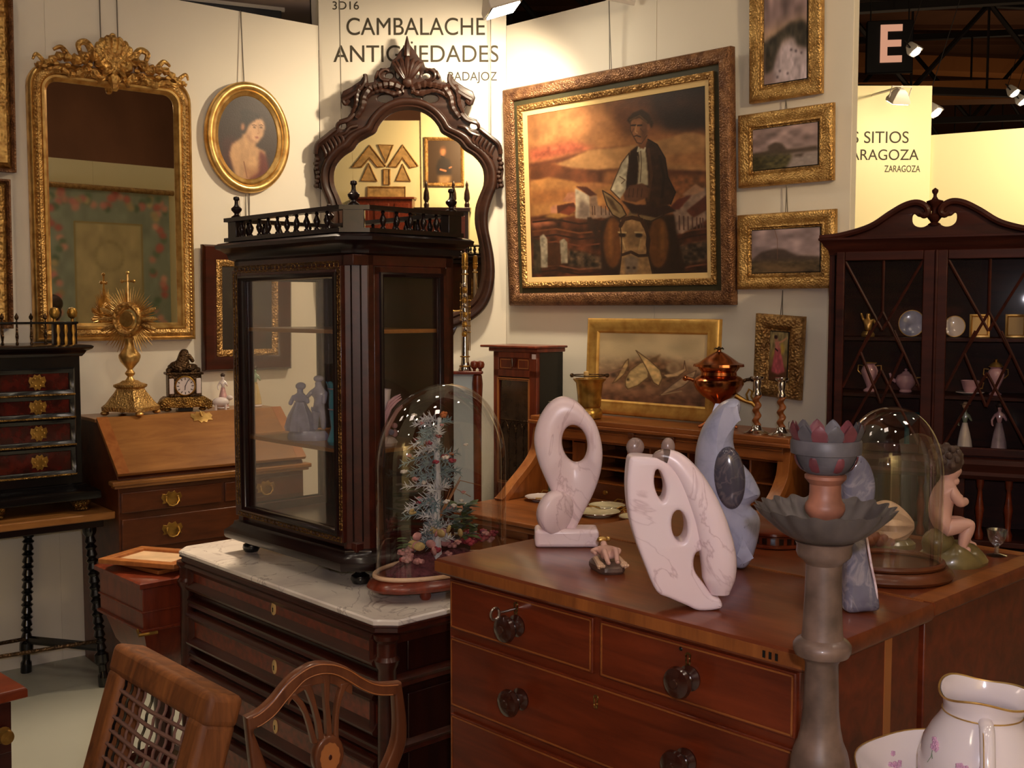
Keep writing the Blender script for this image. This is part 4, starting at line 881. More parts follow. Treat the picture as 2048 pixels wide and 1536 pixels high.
# glazed door in front with inlaid frame
mb = MB(); zb, zt = .125, .90
mb.b2(.004, .058, -.012, .012, zb, zt); mb.b2(.575, .598, -.012, .012, zb, zt); mb.b2(.058, .575, -.012, .012, Z(1.745), zt); mb.b2(.058, .575, -.012, .012, zb, Z(1.02))
dr = mb.build('door', M['mahogdk'], vt, bevel=.002)
mb = MB(); x0, x1, z0, z1 = .05, .582, Z(1.012), Z(1.753)
mb.rectframe([(0, .012), (.002, .02), (.008, .022), (.014, .018), (.018, .008), (.018, 0)], x0, x1, z0, z1); mb.build('glazing_bead', M['ebony'], dr, ang=50)
mb = MB(); mb.b2(x0+.01, x1-.01, .0, .003, z0+.01, z1-.01); mb.build('pane', M['pane'], dr, smooth=False)
def chain(mb, p, q, n, hw, y):                    # marquetry band: flat ovals and bars in turn
    p = Vector(p); q = Vector(q); d = (q-p)/n; t = d.normalized(); s = Vector((-t.y, t.x)); L = d.length
    for k in range(n):
        c = p+d*(k+.5); bar = k % 4 in (1, 2)
        pts = [(L*.48*math.cos(a), hw*(.55 if bar else 1)*math.sin(a)) for a in np.linspace(0, 2*PI, 13)[:-1]] if not bar else [(-L*.5, -hw*.7), (L*.5, -hw*.7), (L*.5, hw*.7), (-L*.5, hw*.7)]
        mb.tube([(c.x+t.x*a+s.x*b, y, c.y+t.y*a+s.y*b) for a, b in pts], .0012, 4, True)
    for e in (-1.25, 1.25): mb.tube([(p.x+s.x*hw*e, y, p.y+s.y*hw*e), (q.x+s.x*hw*e, y, q.y+s.y*hw*e)], .001, 4)
mb = MB(); chain(mb, (.02, Z(1.772)), (.592, Z(1.772)), 26, .008, -.0125); chain(mb, (.590, Z(1.03)), (.590, Z(1.76)), 30, .005, -.0125); chain(mb, (.02, Z(1.003)), (.592, Z(1.003)), 26, .005, -.0125); chain(mb, (.025, Z(1.03)), (.025, Z(1.76)), 30, .008, -.0125); mb.build('marquetry', M['brassd'], dr)
# glazed sides
for nm, x in (('right', .642), ('left', 0.0)):
    mb = MB(); sg = 1 if nm == 'right' else -1; a, b = sorted((x-sg*.02, x)); y0 = .07 if sg > 0 else .03
    mb.b2(a, b, y0, y0+.025, .125, .90); mb.b2(a, b, .31, .335, .125, .90); mb.b2(a, b, y0, .335, Z(1.745), .90); mb.b2(a, b, y0, .335, .125, Z(1.02)); sd = mb.build('side_frame', M['mahogdk'], vt, bevel=.002)
    mb = MB(); mb.at((x, (y0+.335)/2, 0), R(90)*sg); w = (.335-y0)/2-.018
    mb.rectframe([(0, -.002), (.001, .008), (.006, .010), (.012, .006), (.014, -.002)], -w, w, Z(1.012), Z(1.753)); mb.build('glazing_bead', M['ebony'], sd, ang=50)
    mb = MB(); mb.b2(x-sg*.011-.0015, x-sg*.011+.0015, y0+.02, .315, Z(1.018), Z(1.748)); mb.build('pane', M['pane'], sd, smooth=False)
for z in (1.592, 1.252):
    mb = MB(); mb.prism([(.022, .016), (.58, .016), (.62, .062), (.62, .338), (.022, .338)], Z(z)-.012, Z(z), 'xy'); mb.build('shelf', M['walnut'], vt, bevel=.002)
mb = MB(); stack(mb, PV, [(-.01, .925), (.004, .93), (.012, .934), (.016, .95), (.03, .962), (.042, .968), (.044, .978), (.036, .984), (.02, .988), (0, .99)]); mb.build('cornice', M['ebony'], vt)
PG = offs(PV, .022)
mb = MB(); g = .99
def rail(mb, z0, z1, w):
    mb.loft([[(x, y, z) for x, y in offs(PG, d)] for d, z in ((-w, z0), (0, z0), (0, z1), (-w, z1), (-w, z0))], False)
rail(mb, g, g+.012, .04); mb.build('gallery_base_rail', M['ebony'], vt, smooth=False)
mb = MB(); rail(mb, g+.062, g+.074, .034); mb.build('gallery_top_rail', M['ebony'], vt, smooth=False)
def post(x, y, rz, w=.05):
    mb = MB(); mb.at((x, y, g), rz); mb.box((0, 0, .034), (w, .036, .068)); p = mb.build('gallery_post', M['ebony'], vt, bevel=.002)
    mb = MB(); mb.lathe([(.016, .072), (.017, .078), (.008, .084), (.007, .088), (.016, .098), (.017, .104), (.008, .112), (.006, .118), (.006, .128), (.01, .133), (.0085, .14), (.0, .143)], (x, y, g), 16); mb.build('finial', M['ebony'], p)
post(.012, .005, 0); post(.618, .022, R(50), .06); post(.645, .35, R(90)); post(.0, .36, 0)
bal0 = None
def baluster(x, y):
    global bal0
    if bal0 is None:
        mb = MB(); mb.lathe([(.008, 0), (.008, .004), (.004, .008), (.0085, .018), (.0105, .026), (.006, .036), (.004, .042), (.006, .046), (.004, .05)], seg=10); bal0 = mb.build('baluster', M['ebony'], vt); o = bal0
    else: o = bal0.copy(); C.objects.link(o); o.parent = vt
    o.location = (x, y, g+.012)
for k in range(10): baluster(.062+k*.052, -.006); baluster(.062+k*.058, .366)
for k in range(5): baluster(.646, .10+k*.048); baluster(-.006, .055+k*.058)

# ------------------------------------------------------------------ roll-top desk against the right wall
dk_ = thing('roll_top_desk', 'honey oak roll-top desk standing open against the right wall', 'desk', WR.pt(0, 0, 0), WR.rot)
DX0, DX1 = .66, 2.0
mb = MB(); mb.b2(DX0-.01, DX1+.01, -.505, -.2, 1.13, 1.152); mb.b2(DX0-.02, DX1+.02, -.515, -.195, 1.115, 1.131); mb.build('top', M['oak'], dk_, bevel=.004)
mb = MB(); mb.b2(DX0+.02, DX1-.02, -.498, -.46, 1.06, 1.115); mb.b2(DX0+.02, DX1-.02, -.504, -.49, 1.098, 1.106); mb.build('roll_rail', M['oak'], dk_, bevel=.004)
mb = MB(); mb.b2(1.24, 1.27, -.52, -.5, 1.092, 1.115); mb.b2(1.46, 1.48, -.52, -.5, 1.092, 1.115); mb.b2(1.27, 1.46, -.517, -.505, 1.100, 1.108); mb.build('lock_bar', M['walnutdk'], dk_, bevel=.002)
mb = MB(); mb.b2(1.40, 1.44, -.4995, -.497, 1.075, 1.085); mb.build('lock_plate', M['brassd'], dk_, smooth=False)
Sc = crom([(-.2, 1.13), (-.46, 1.13), (-.49, 1.06), (-.50, 1.0), (-.54, .945), (-.60, .895), (-.66, .85), (-.70, .81), (-.73, .79), (-.74, .78), (-.2, .78)], 1)
for x in (DX0, DX1-.04):
    mb = MB(); mb.prism(Sc, x, x+.04, 'yz'); sd = mb.build('side_panel', M['oakv'], dk_, bevel=.003)
    mb = MB(); cv2 = crom([(-.48, 1.09), (-.488, 1.06), (-.50, 1.0), (-.54, .945), (-.60, .895), (-.66, .85), (-.70, .815), (-.735, .79), (-.75, .784)], 5, False)
    mb.loft([[(x-.006, y-.004, z+.006), (x+.046, y-.004, z+.006), (x+.046, y+.016, z-.016), (x-.006, y+.016, z-.016)] for y, z in cv2]); mb.build('curved_moulding', M['satin'], sd, bevel=.003)
mb = MB(); mb.b2(DX0-.03, DX1+.03, -1.05, -.2, .76, .78); mb.b2(DX0-.02, DX1+.02, -1.04, -.2, .735, .76); mb.build('writing_surface', M['oak'], dk_, bevel=.005)
mb = MB(); mb.b2(DX0+.04, DX1-.04, -.235, -.2, .78, 1.115); mb.b2(DX0, DX1, -.225, -.2, 0, .735); mb.build('back_panel', M['walnutdk'], dk_, smooth=False)
mb = MB()                                              # pigeonhole unit
cols = [.72, .86, .94, 1.18, 1.30, 1.50, 1.58, 1.80, 1.95]
mb.b2(.70, 1.96, -.45, -.235, 1.045, 1.06); mb.b2(.70, 1.96, -.45, -.235, .78, .79)
for x in cols: mb.b2(x-.005, x+.005, -.44, -.235, .79, 1.05)
for (a, b, zs) in ((.72, .86, (.98, .92, .86)), (.94, 1.18, (.985, .925, .86)), (1.30, 1.50, (.98, .92, .86)), (1.58, 1.80, (.985, .925, .86)), (1.80, 1.95, (.95, .86))):
    for z in zs: mb.b2(a, b, -.436, -.235, z, z+.008)
mb.build('pigeonholes', M['oak'], dk_, bevel=.0015)
for a, b in ((.95, 1.17), (1.31, 1.49)):
    mb = MB(); mb.b2(a, b, -.44, -.42, .79, .86); d = mb.build('small_drawer', M['walnutdk'], dk_, bevel=.002); turned_knob(d, (a+b)/2, -.44, .825, M['brass'], .4)
mb = MB(); mb.b2(.865, .935, -.446, -.42, .79, 1.04); d = mb.build('small_door', M['oakv'], dk_, bevel=.003); turned_knob(d, .925, -.446, .92, M['brass'], .35)
for x0, x1 in ((DX0+.01, DX0+.42), (DX1-.42, DX1-.01)):
    mb = MB(); mb.b2(x0, x1, -.98, -.23, 0, .735); p = mb.build('pedestal', M['oak'], dk_, bevel=.004)
    for k in range(3):
        mb = MB(); mb.b2(x0+.03, x1-.03, -.995, -.975, .08+k*.21, .27+k*.21); d = mb.build('drawer', M['oak'], p, bevel=.003)

# ------------------------------------------------------------------ small glazed cabinet in the corner, beside the desk
_p = at_y(1075, 695, 5.36); x_, y_ = WR.loc(_p); x_ = min(x_, .62)
cc = thing('corner_cabinet', 'narrow inlaid cabinet with leaded glass door and flat overhanging top beside the desk', 'cabinet', WR.pt(x_, y_, 0), WR.rot)
CWd, CDp = .30, .19; CH = 1.455
mb = MB(); mb.b2(-CWd, 0, 0.012, CDp, 0, CH); mb.build('carcass', [M['greenbk']], cc, bevel=.002)
mb = MB(); mb.b2(-CWd-.075, .015, -.03, CDp+.02, CH, CH+.012); mb.b2(-CWd-.03, .008, -.012, CDp+.01, CH-.02, CH); mb.build('top', M['cherry'], cc, bevel=.004)
mb = MB(); mb.b2(-CWd, -CWd+.035, -.006, .02, 0, CH-.02); mb.b2(-.05, 0, -.006, .02, 0, CH-.02); mb.b2(-CWd, 0, -.006, .02, 1.31, 1.345); mb.b2(-CWd, 0, -.006, .02, CH-.05, CH-.02); mb.b2(-CWd, 0, -.006, .02, .70, .76)
ff = mb.build('front_frame', M['cherry'], cc, bevel=.002)
mb = MB(); mb.b2(-CWd+.035, -.05, -.001, .016, 1.345, CH-.05); d = mb.build('drawer', M['cherry'], cc, bevel=.002)
for a, b in ((-CWd+.045, -.175), (-.13, -.058)): mb = MB(); strip_rect(mb, a, b, 1.352, CH-.057, -.002, .004); mb.build('stringing', M['inlay'], d, smooth=False)
mb = MB(); mb.tube([(-.17, -.006, 1.40), (-.16, -.012, 1.36), (-.15, -.012, 1.36), (-.145, -.006, 1.40)], .006, 6); mb.build('handle', M['mahogdk'], d)
mb = MB(); strip_rect(mb, -CWd+.028, -.046, .765, 1.305, -.008, .006); strip_rect(mb, -CWd+.036, -.054, .775, 1.295, -.007, .003); mb.build('door_stringing', M['inlay'], ff, smooth=False)
mb = MB(); mb.b2(-CWd+.04, -.055, .004, .008, .77, 1.30); mb.build('door_glass', plain('dim_leaded_glass', rgb(58, 46, 36), .12, coat=.5, var=.4, vs=16), cc, smooth=False)
mb = MB()
for k in range(4): 
    x = -CWd+.05+k*.05; mb.tube([(x, .002, .78), (x, .002, 1.04), (x+.012, .002, 1.075), (x+.025, .002, 1.085), (x+.038, .002, 1.075), (x+.05, .002, 1.04)], .0022, 5)
mb.tube([(-CWd+.04, .002, 1.09), (-.055, .002, 1.09)], .0022, 5); mb.build('leading', M['bronze'], cc)
mb = MB(); mb.b2(-.03, -.005, -.0085, -.006, CH-.052, CH-.028); mb.build('price_tag', M['tag'], cc, smooth=False)
# ------------------------------------------------------------------ cloth fire screen with red posts behind the display cabinet
_p = at_y(957, 742, 5.15); fs = thing('fire_screen', 'pale blue cloth fire screen between dark red turned posts', 'fire screen', (_p.x-.19, 5.15, 0), R(-4)); ZS = _p.z
mb = MB(); mb.b2(-.2, .21, -.03, .03, ZS-.014, ZS); mb.build('shelf', M['cherry'], fs, bevel=.003)
mb = MB(); mb.b2(-.17, .17, -.006, .006, .2, ZS-.014); mb.build('cloth_panel', M['bluefab'], fs, smooth=False)
for s in (-1, 1):
    mb = MB(); mb.lathe([(.02, 0.05), (.022, .1), (.018, .3), (.02, ZS-.2), (.026, ZS-.06), (.022, ZS-.02), (.015, ZS-.014)], (s*.185, 0, 0), 12); p = mb.build('post', M['mahog'], fs)
    mb = MB(); mb.b2(s*.185-.02, s*.185+.02, -.16, .16, 0, .05); mb.build('foot', M['mahog'], p, bevel=.008)
    for e in (-.014, .014):
        mb = MB(); mb.lathe([(.007, 0), (.008, .01), (.018, .018), (.021, .032), (.016, .045), (0, .05)], (s*.185+e, 0, ZS), 12); mb.build('finial', M['mahog'], p)

# ------------------------------------------------------------------ fall-front bureau against the left wall
bu = thing('bureau', 'walnut fall-front bureau with sloping lid against the left wall', 'bureau', WL.pt(0, 0, 0), WL.rot)
B0, B1 = .15, 1.07
mb = MB(); mb.prism([(-.02, .0), (-.53, .0), (-.53, .90), (-.525, .915), (-.27, 1.14), (-.02, 1.14)], B0+.012, B1-.012, 'yz'); mb.build('carcass', M['walnutdk'], bu, bevel=.003)
mb = MB(); mb.b2(B0, B1, -.285, -.015, 1.14, 1.156); mb.build('top', M['walnut'], bu, bevel=.003)
ang = math.atan2(1.148-.925, .26)
mb = MB(); mb.at(((B0+B1)/2, -.542, .925), 0, ang); L = math.hypot(.26, .223)+.004; mb.box((0, L/2, .008), (B1-B0-.012, L, .018)); lid = mb.build('lid', M['walnut'], bu, bevel=.003)
w = (B1-B0-.012)/2
for a, b, c, d in ((-w, -w+.05, 0, L), (w-.05, w, 0, L)): mb = MB(); mb.at(((B0+B1)/2, -.542, .925), 0, ang); mb.b2(a, b, c, d, .0165, .0178); mb.build('lid_banding', M['satin'], lid, smooth=False)
mb = MB(); hx = WL.hit(400, 846, -.30)[0]; mb.at((hx, -.542, .925), 0, ang-PI/2+PI); 
mb = MB(); mb.M = Matrix.Translation((hx, -.542, .925)) @ Matrix.Rotation(ang, 4, 'X') @ Matrix.Translation((0, L-.04, .019)) @ Matrix.Rotation(-PI/2, 4, 'X')
add_plate(mb, [[(x*1.35, z*1.35) for x, z in BAT]], .004, .001); mb.tube([(0, -.006, .0), (0, -.01, .03)], .003, 6); mb.build('lid_escutcheon', M['gold'], lid)
mb = MB(); mb.b2(B0-.02, B1+.02, -.56, -.5, .885, .905); mb.b2(B0-.01, B1+.01, -.55, -.5, .872, .886); mb.build('waist_moulding', M['walnut'], bu, bevel=.005)
for x0, x1, z0, z1, hs in ((B0+.02, .632, .762, .852, (.393,)), (.648, B1-.02, .762, .852, (.85,)), (B0+.02, B1-.02, .60, .735, (.393, .80)), (B0+.02, B1-.02, .42, .575, (.393, .80)), (B0+.02, B1-.02, .16, .395, (.393, .80))):
    mb = MB(); mb.b2(x0, x1, -.545, -.52, z0, z1); d = mb.build('drawer', M['walnutdk'], bu, bevel=.004)
    for h in hs: bail(d, h, -.545, (z0+z1)/2, 1.2)

# ------------------------------------------------------------------ red-drawered cabinet on a stand at the far left
st = thing('table_stand', 'dark stand table with ball-turned legs under the red-drawered cabinet', 'table', WL.pt(0, 0, 0), WL.rot)
mb = MB(); mb.b2(-.80, .16, -.50, -.03, .735, .768); mb.build('tabletop', M['walnut'], st, bevel=.006)
mb = MB(); mb.b2(-.76, .12, -.46, -.06, .70, .735); mb.build('apron', M['ebony'], st, bevel=.003)
def ballleg(x, y, sx, sy, dz=0):
    mb = MB(); pts = []; rs = []; n = 60
    for k in range(n+1):
        t = k/n; z = .70-(.70)*t; pts.append((x+sx*t, y+sy*t, z))
        rs.append(.03 if t < .05 else .021+.006*math.sin(t*24*2*PI*.5*2) if t < .8 else .03 if t < .86 else .017 if t < .92 else .024)
    mb.tube(pts, rs, 10); return mb.build('leg', M['black'], st)
ballleg(.075, -.40, .02, -.09); ballleg(-.10, -.12, -.02, .04); ballleg(-.66, -.40, -.02, -.09); ballleg(-.66, -.12, -.02, .04)
mb = MB(); mb.tube([(-.67, -.45, .215), (.08, -.47, .20)], .009, 8); mb.tube([(-.68, -.10, .16), (-.115, -.10, .16)], .009, 8); mb.build('stretcher', M['bronze'], st)
mb = MB(); mb.tube([(.09, -.47, .17), (-.11, -.09, .15)], .02, 8); mb.build('side_stretcher', M['black'], st)
cb = thing('table_cabinet', 'black cabinet with red tortoiseshell drawers and gilt mounts at the left edge', 'cabinet', WL.pt(0, 0, .768), WL.rot)
q = lambda z: z-.768
mb = MB(); mb.b2(-.72, .068, -.36, -.03, q(.885), q(1.465)); mb.build('carcass', M['black'], cb, bevel=.003)
PCb = [(-.73, -.37), (.075, -.37), (.075, -.03), (-.73, -.03)]
mb = MB(); stack(mb, PCb, [(.0, q(1.445)), (.008, q(1.455)), (.015, q(1.468)), (.035, q(1.478)), (.04, q(1.488)), (.03, q(1.494)), (.0, q(1.497))]); mb.build('cornice', M['ebony'], cb)
mb = MB(); stack(mb, PCb, [(.05, .052), (.052, .058), (.05, .085), (.03, .10), (.01, .108), (0, .118)]); mb.build('plinth', M['black'], cb)
for x in (.05, -.30, -.72):
    mb = MB(); mb.ball((x, -.385, .035), (.045, .03, .022), 9, 6); mb.ball((x-.02, -.40, .03), .018, 7, 5); mb.ball((x+.022, -.40, .045), .016, 7, 5); mb.ball((x, -.38, .012), (.035, .03, .012), 8, 5); mb.build('foot', M['brassd'], cb)
for x in (.04, -.70):
    mb = MB(); mb.ball((x, -.1, .026), (.03, .03, .026), 8, 6); mb.build('foot', M['brassd'], cb)
for x0, x1 in ((-.285, .028), (-.66, -.33)):
    for z0, z1 in ((1.29, 1.385), (1.19, 1.27), (1.07, 1.165), (.94, 1.045)):
        mb = MB(); mb.b2(x0, x1, -.366, -.35, q(z0), q(z1)); d = mb.build('drawer', M['tort'], cb, smooth=False)
        mb = MB(); mb.rectframe([(-.012, .352), (-.012, .375), (-.006, .38), (.006, .372), (.012, .366)], x0, x1, q(z0), q(z1)); mb.build('ripple_moulding', M['black'], d, ang=50)
        mb = MB(); mb.b2(x0-.012, x1+.012, -.384, -.366, q(z0)-.012, q(z0)-.004); mb.build('brass_lip', M['brassd'], d, bevel=.002)
        mb = MB(); mb.at(((x0+x1)/2+.015, -.368, q((z0+z1)/2)), 0, 0, 0, .95); add_plate(mb, [[(x*.95, z*1.3) for x, z in BAT]], .006, .002)
        for a in range(6): mb.ball((.022*math.cos(a*PI/3), -.005, .018*math.sin(a*PI/3)), .006, 6, 4)
        mb.build('escutcheon', M['brass'], d)
GZ = q(1.497)                                          # little gallery on its top
def gal(x0, x1, y0, y1, n, name_mat):
    for k in range(n):
        t = k/(n-1); x, y = x0+(x1-x0)*t, y0+(y1-y0)*t
        mb = MB(); mb.lathe([(.006, 0), (.007, .006), (.004, .014), (.007, .035), (.005, .055), (.004, .088)], (x, y, GZ), 8); b = mb.build('baluster', name_mat, cb)
        mb = MB(); mb.lathe([(.004, .098), (.003, .106), (.008, .112), (.009, .12), (.005, .127), (.001, .136)], (x, y, GZ), 8); mb.build('ball_finial', name_mat, b)
gal(-.70, -.06, -.32, -.32, 12, M['bronze'])
mb = MB(); mb.b2(-.72, .075, -.335, -.305, GZ+.088, GZ+.098); mb.b2(.045, .075, -.335, -.05, GZ+.088, GZ+.098); mb.build('gallery_rail', M['black'], cb, bevel=.002)
mb = MB()
mb.b2(-.03, .07, -.33, -.30, GZ, GZ+.09); mb.build('gallery_block', M['ebony'], cb, bevel=.002)
mb = MB()
for x in (-.012, .02, .052): mb.lathe([(.007, .0), (.009, .02), (.005, .04), (.01, .06), (.007, .085)], (x, -.335, GZ), 8)
mb.build('gallery_column', M['brass'], cb)
for x, y in ((-.02, -.315), (.055, -.315)):
    mb = MB(); mb.lathe([(.008, .098), (.006, .11), (.018, .12), (.023, .138), (.016, .156), (.0, .162)], (x, y, GZ), 14); mb.build('ball_finial', M['brass'], cb)

# ------------------------------------------------------------------ tall bookcase with swan-neck pediment on the right
FB = Frame((1.187, 4.1), R(-25)); BW = .74; BD = .30
bk = thing('bookcase', 'tall dark mahogany glazed bookcase with swan-neck pediment at the right edge', 'bookcase', FB.pt(0, 0, 0), FB.rot)
mb = MB(); z0, z1 = 1.12, 1.87
mb.b2(0, .02, .006, BD, z0, z1); mb.b2(BW-.02, BW, .006, BD, z0, z1); mb.b2(0, BW, BD-.015, BD, z0, z1); mb.b2(0, BW, .006, BD, z1-.02, z1); mb.b2(0, BW, .006, BD, z0-.01, z0+.006); mb.build('carcass', M['bkwood'], bk, bevel=.002)
PB = [(0, 0), (BW, 0), (BW, BD), (0, BD)]
mb = MB(); stack(mb, PB, [(0, 1.85), (.004, 1.868), (.02, 1.885), (.024, 1.895), (.036, 1.905), (.036, 1.912), (0, 1.915)]); mb.build('cornice', M['bkwood'], bk)
for z in (1.335, 1.545):
    mb = MB(); mb.b2(.02, BW-.02, .03, BD-.015, z-.012, z); mb.build('shelf', M['bkwood'], bk, smooth=False)
cxp = .363
pd = [(cxp-.40, 1.912), (cxp-.40, 1.918), (cxp-.32, 1.926), (cxp-.22, 1.955), (cxp-.15, 2.0), (cxp-.10, 2.028), (cxp-.06, 2.036), (cxp-.03, 2.022), (cxp-.022, 1.998), (cxp-.035, 1.984), (cxp-.055, 1.984), (cxp-.068, 1.994), (cxp-.075, 1.985), (cxp-.073, 1.962), (cxp-.058, 1.948), (cxp-.035, 1.946), (cxp-.012, 1.96)]
pdl = pd + [(2*cxp-x, z) for x, z in reversed(pd)]
pdl = [pd[0]] + crom(pd[1:9], 4, False)[:-1] + crom(pd[8:], 4, False)
pdl = pdl + [(2*cxp-x, z) for x, z in reversed(pdl)]
mb = MB(); mb.M = Matrix.Translation((0, .02, 0)); add_plate(mb, [pdl], .024, .003); pm = mb.build('pediment', M['bkwood'], bk)
mb = MB()
for s in (-1, 1):
    cvp = crom([(s*.40, 1.918), (s*.32, 1.926), (s*.22, 1.955), (s*.15, 2.0), (s*.10, 2.028), (s*.06, 2.036), (s*.03, 2.022), (s*.022, 2.0), (s*.035, 1.99), (s*.048, 1.998)], 5, False)
    mb.tube([(cxp+x, .002, z-.003) for x, z in cvp], [.012]*(len(cvp)-6)+[.012, .011, .010, .010, .009, .009], 8)
mb.build('swan_neck_moulding', M['bkwood'], pm)
mb = MB(); mb.lathe([(.02, 0), (.022, .006), (.012, .012), (.024, .028), (.026, .036), (.012, .044), (.010, .05), (.016, .07), (.028, .082), (.029, .088), (.012, .094), (.006, .104), (.006, .112), (.011, .12), (.011, .128), (.0, .136)], (cxp, .02, 1.95), 18); mb.build('finial', M['bkwood'], bk)
for x0, x1, m0 in ((.028, .372, 0), (.378, .722, 1)):
    gx0, gx1, gz0, gz1 = x0+.03, x1-.04, 1.155, 1.828
    if m0: gx0, gx1 = x0+.036, x1-.03
    mb = MB(); mb.b2(x0, gx0, -.014, .01, 1.125, 1.862); mb.b2(gx1, x1, -.014, .01, 1.125, 1.862); mb.b2(gx0, gx1, -.014, .01, 1.125, gz0); mb.b2(gx0, gx1, -.014, .01, gz1, 1.862); dr = mb.build('door', M['bkwood'], bk, bevel=.003)
    mb = MB(); mb.b2(gx0-.004, gx1+.004, .0, .003, gz0-.004, gz1+.004); mb.build('pane', M['dimpane'], dr, smooth=False)
    mb = MB(); cx = (gx0+gx1)/2; w = (gx1-gx0)/2; zz = lambda t: gz0+(gz1-gz0)*t
    for a, b in (((-w, 1), (0, .62)), ((w, 1), (0, .62)), ((0, .72), (-w*.55, .5)), ((0, .72), (w*.55, .5)), ((-w, .3), (-w*.3, .62)), ((w, .3), (w*.3, .62)), ((-w*.55, .5), (0, .22)), ((w*.55, .5), (0, .22)), ((-w, 0), (0, .4)), ((w, 0), (0, .4)), ((0, 1), (0, .72))):
        mb.tube([(cx+a[0], -.003, zz(a[1])), (cx+b[0], -.003, zz(b[1]))], .0055, 6)
    mb.build('astragal_bars', M['bkwood'], dr)
mb = MB(); mb.b2(.372, .382, -.02, .0, 1.125, 1.862); mb.build('closing_bead', M['bkwood'], bk, bevel=.003)
PB2 = [(-.01, -.03), (BW+.01, -.03), (BW+.01, BD), (-.01, BD)]
mb = MB(); stack(mb, PB2, [(0, 1.045), (.006, 1.05), (.012, 1.06), (.006, 1.072), (.01, 1.085), (.018, 1.1), (.01, 1.114), (0, 1.12)]); mb.build('waist_moulding', M['bkwood'], bk)
mb = MB(); mb.b2(-.01, BW+.01, BD-.02, BD, 0, 1.045)
for x in (0.0, .235, .455, BW-.03): mb.b2(x, x+.035, -.02, .02, .1, 1.045)
mb.b2(-.01, BW+.01, -.03, BD, 0, .1); mb.b2(-.01, .01, -.02, BD, 0, 1.045); mb.b2(BW-.01, BW+.01, -.02, BD, 0, 1.045); mb.b2(0, BW, .0, BD, .80, .82); mb.build('base_carcass', M['bkwood'], bk, bevel=.003)
for x in (.54, .635, .12, .34):
    mb = MB(); mb.lathe([(.014, .82), (.016, .84), (.009, .86), (.012, .9), (.016, .93), (.010, .97), (.007, 1.0), (.012, 1.01), (.014, 1.045)], (x, .03, 0), 12); mb.build('base_column', M['mahog'], bk)
# ------------------------------------------------------------------ figures
def skinfig(name, nodes, edges, mat, parent, sub=2):
    me = bpy.data.meshes.new(name); me.from_pydata([n[:3] for n in nodes], edges, []); me.materials.append(mat)
    o = bpy.data.objects.new(name, me); C.objects.link(o); o.parent = parent
    m = o.modifiers.new('skin', 'SKIN'); m.use_smooth_shade = True
    for i, n in enumerate(nodes): 
        sv = me.skin_vertices[0].data[i]; sv.radius = (n[3], n[4] if len(n) > 4 else n[3]); sv.use_root = (i == 0)
    s = o.modifiers.new('sub', 'SUBSURF'); s.levels = sub; s.render_levels = sub; return o
def lady(name, label, cat, loc, h, rz, skirt, bodice, group=None, hat=False, base=None, lean=0.0, arm=1):
    t = thing(name, label, cat, loc, rz, group); s = h
    mb = MB(); mb.lathe([(.15, 0), (.165, .012), (.15, .035), (.13, .045)], seg=18); 
    for v in mb.bm.verts: v.co *= s
    mb.build('base', base or M['porc'], t)
    mb = MB(); mb.lathe([(.13, .045), (.145, .06), (.125, .2), (.095, .36), (.062, .5), (.05, .56)], seg=28, fn=lambda r, z, a, k: (r*(1+.07*math.sin(a*7+z*8)*(1-z)), z))
    for v in mb.bm.verts: v.co *= s
    mb.build('skirt', skirt, t)
    N_ = [(0, 0, .54, .045), (0, 0, .62, .05), (0, 0, .70, .055), (lean*.3, 0, .77, .026), (lean*.5, -.005, .86, .055, .06),
          (.075, 0, .70, .028), (.12, -.03*arm, .6, .022), (.09, -.09, .55+.1*arm, .018), (.06, -.11, .57+.12*arm, .014),
          (-.075, 0, .70, .028), (-.13, -.01, .6, .022), (-.12, -.07, .52, .018), (-.1, -.1, .5, .014)]
    b = skinfig('body', [tuple(x*s for x in n) for n in N_], [(0, 1), (1, 2), (2, 3), (3, 4), (2, 5), (5, 6), (6, 7), (7, 8), (2, 9), (9, 10), (10, 11), (11, 12)], bodice, t)
    mb = MB(); mb.ball((lean*.5*s, .012*s, .89*s), (.062*s, .06*s, .06*s), 12, 8); mb.ball((lean*.5*s, .05*s, .9*s), .035*s, 8, 6)
    if hat: mb.lathe([(.1*s, 0), (.105*s, .006*s), (.05*s, .02*s), (.04*s, .05*s), (0, .06*s)], (lean*.5*s, 0, .92*s), 14)
    mb.build('hat' if hat else 'hair', M['hair'] if not hat else M['shell'], t)
    return t

# ------------------------------------------------------------------ marble sculptures on the chest
def c4(p): return (1000+p[0]*.3125, 760+p[1]*.3125)
def stand_at(px, py, z=ZC): return at_z(px, py, z)
def local_px(base):                               # photo pixels -> metres in the upright plane through base, facing the camera
    def f(p): q = at_y(p[0], p[1], base.y); return (q.x-base.x, q.z-base.z)
    return f
def veins(): return M['marblepink']
# A: ring on a block with a small disc
pa = stand_at(1133, 1096); pa.y += .035; L = local_px(pa)
A_ = thing('marble_sculpture', 'white marble ring sculpture with tilted disc on a rectangular block', 'sculpture', pa, 0, None)
x0, _ = L(c4((222, 1000))); x1, _ = L(c4((627, 1000))); _, zt = L(c4((400, 940)))
mb = MB(); mb.b2(x0, x1, -.035, .035, 0, zt); mb.build('block', M['marblepink'], A_, bevel=.009, seg=4)
outer = [(400, 103), (480, 128), (545, 190), (610, 272), (645, 380), (655, 480), (640, 600), (600, 720), (545, 830), (500, 920), (470, 975), (440, 985), (415, 975), (395, 900), (365, 800), (320, 700), (280, 612), (240, 510), (218, 400), (226, 310), (262, 218), (322, 138)]
op = crom([L(c4(p)) for p in outer], 5); hc = L(c4((478, 405))); n = 72; hole = []
for k in range(n):
    a = 2*PI*k/n; hole.append((L(c4((478+math.cos(a)*80-math.sin(a)*12, 405)))[0], L(c4((478, 405-math.sin(a)*118)))[1]))
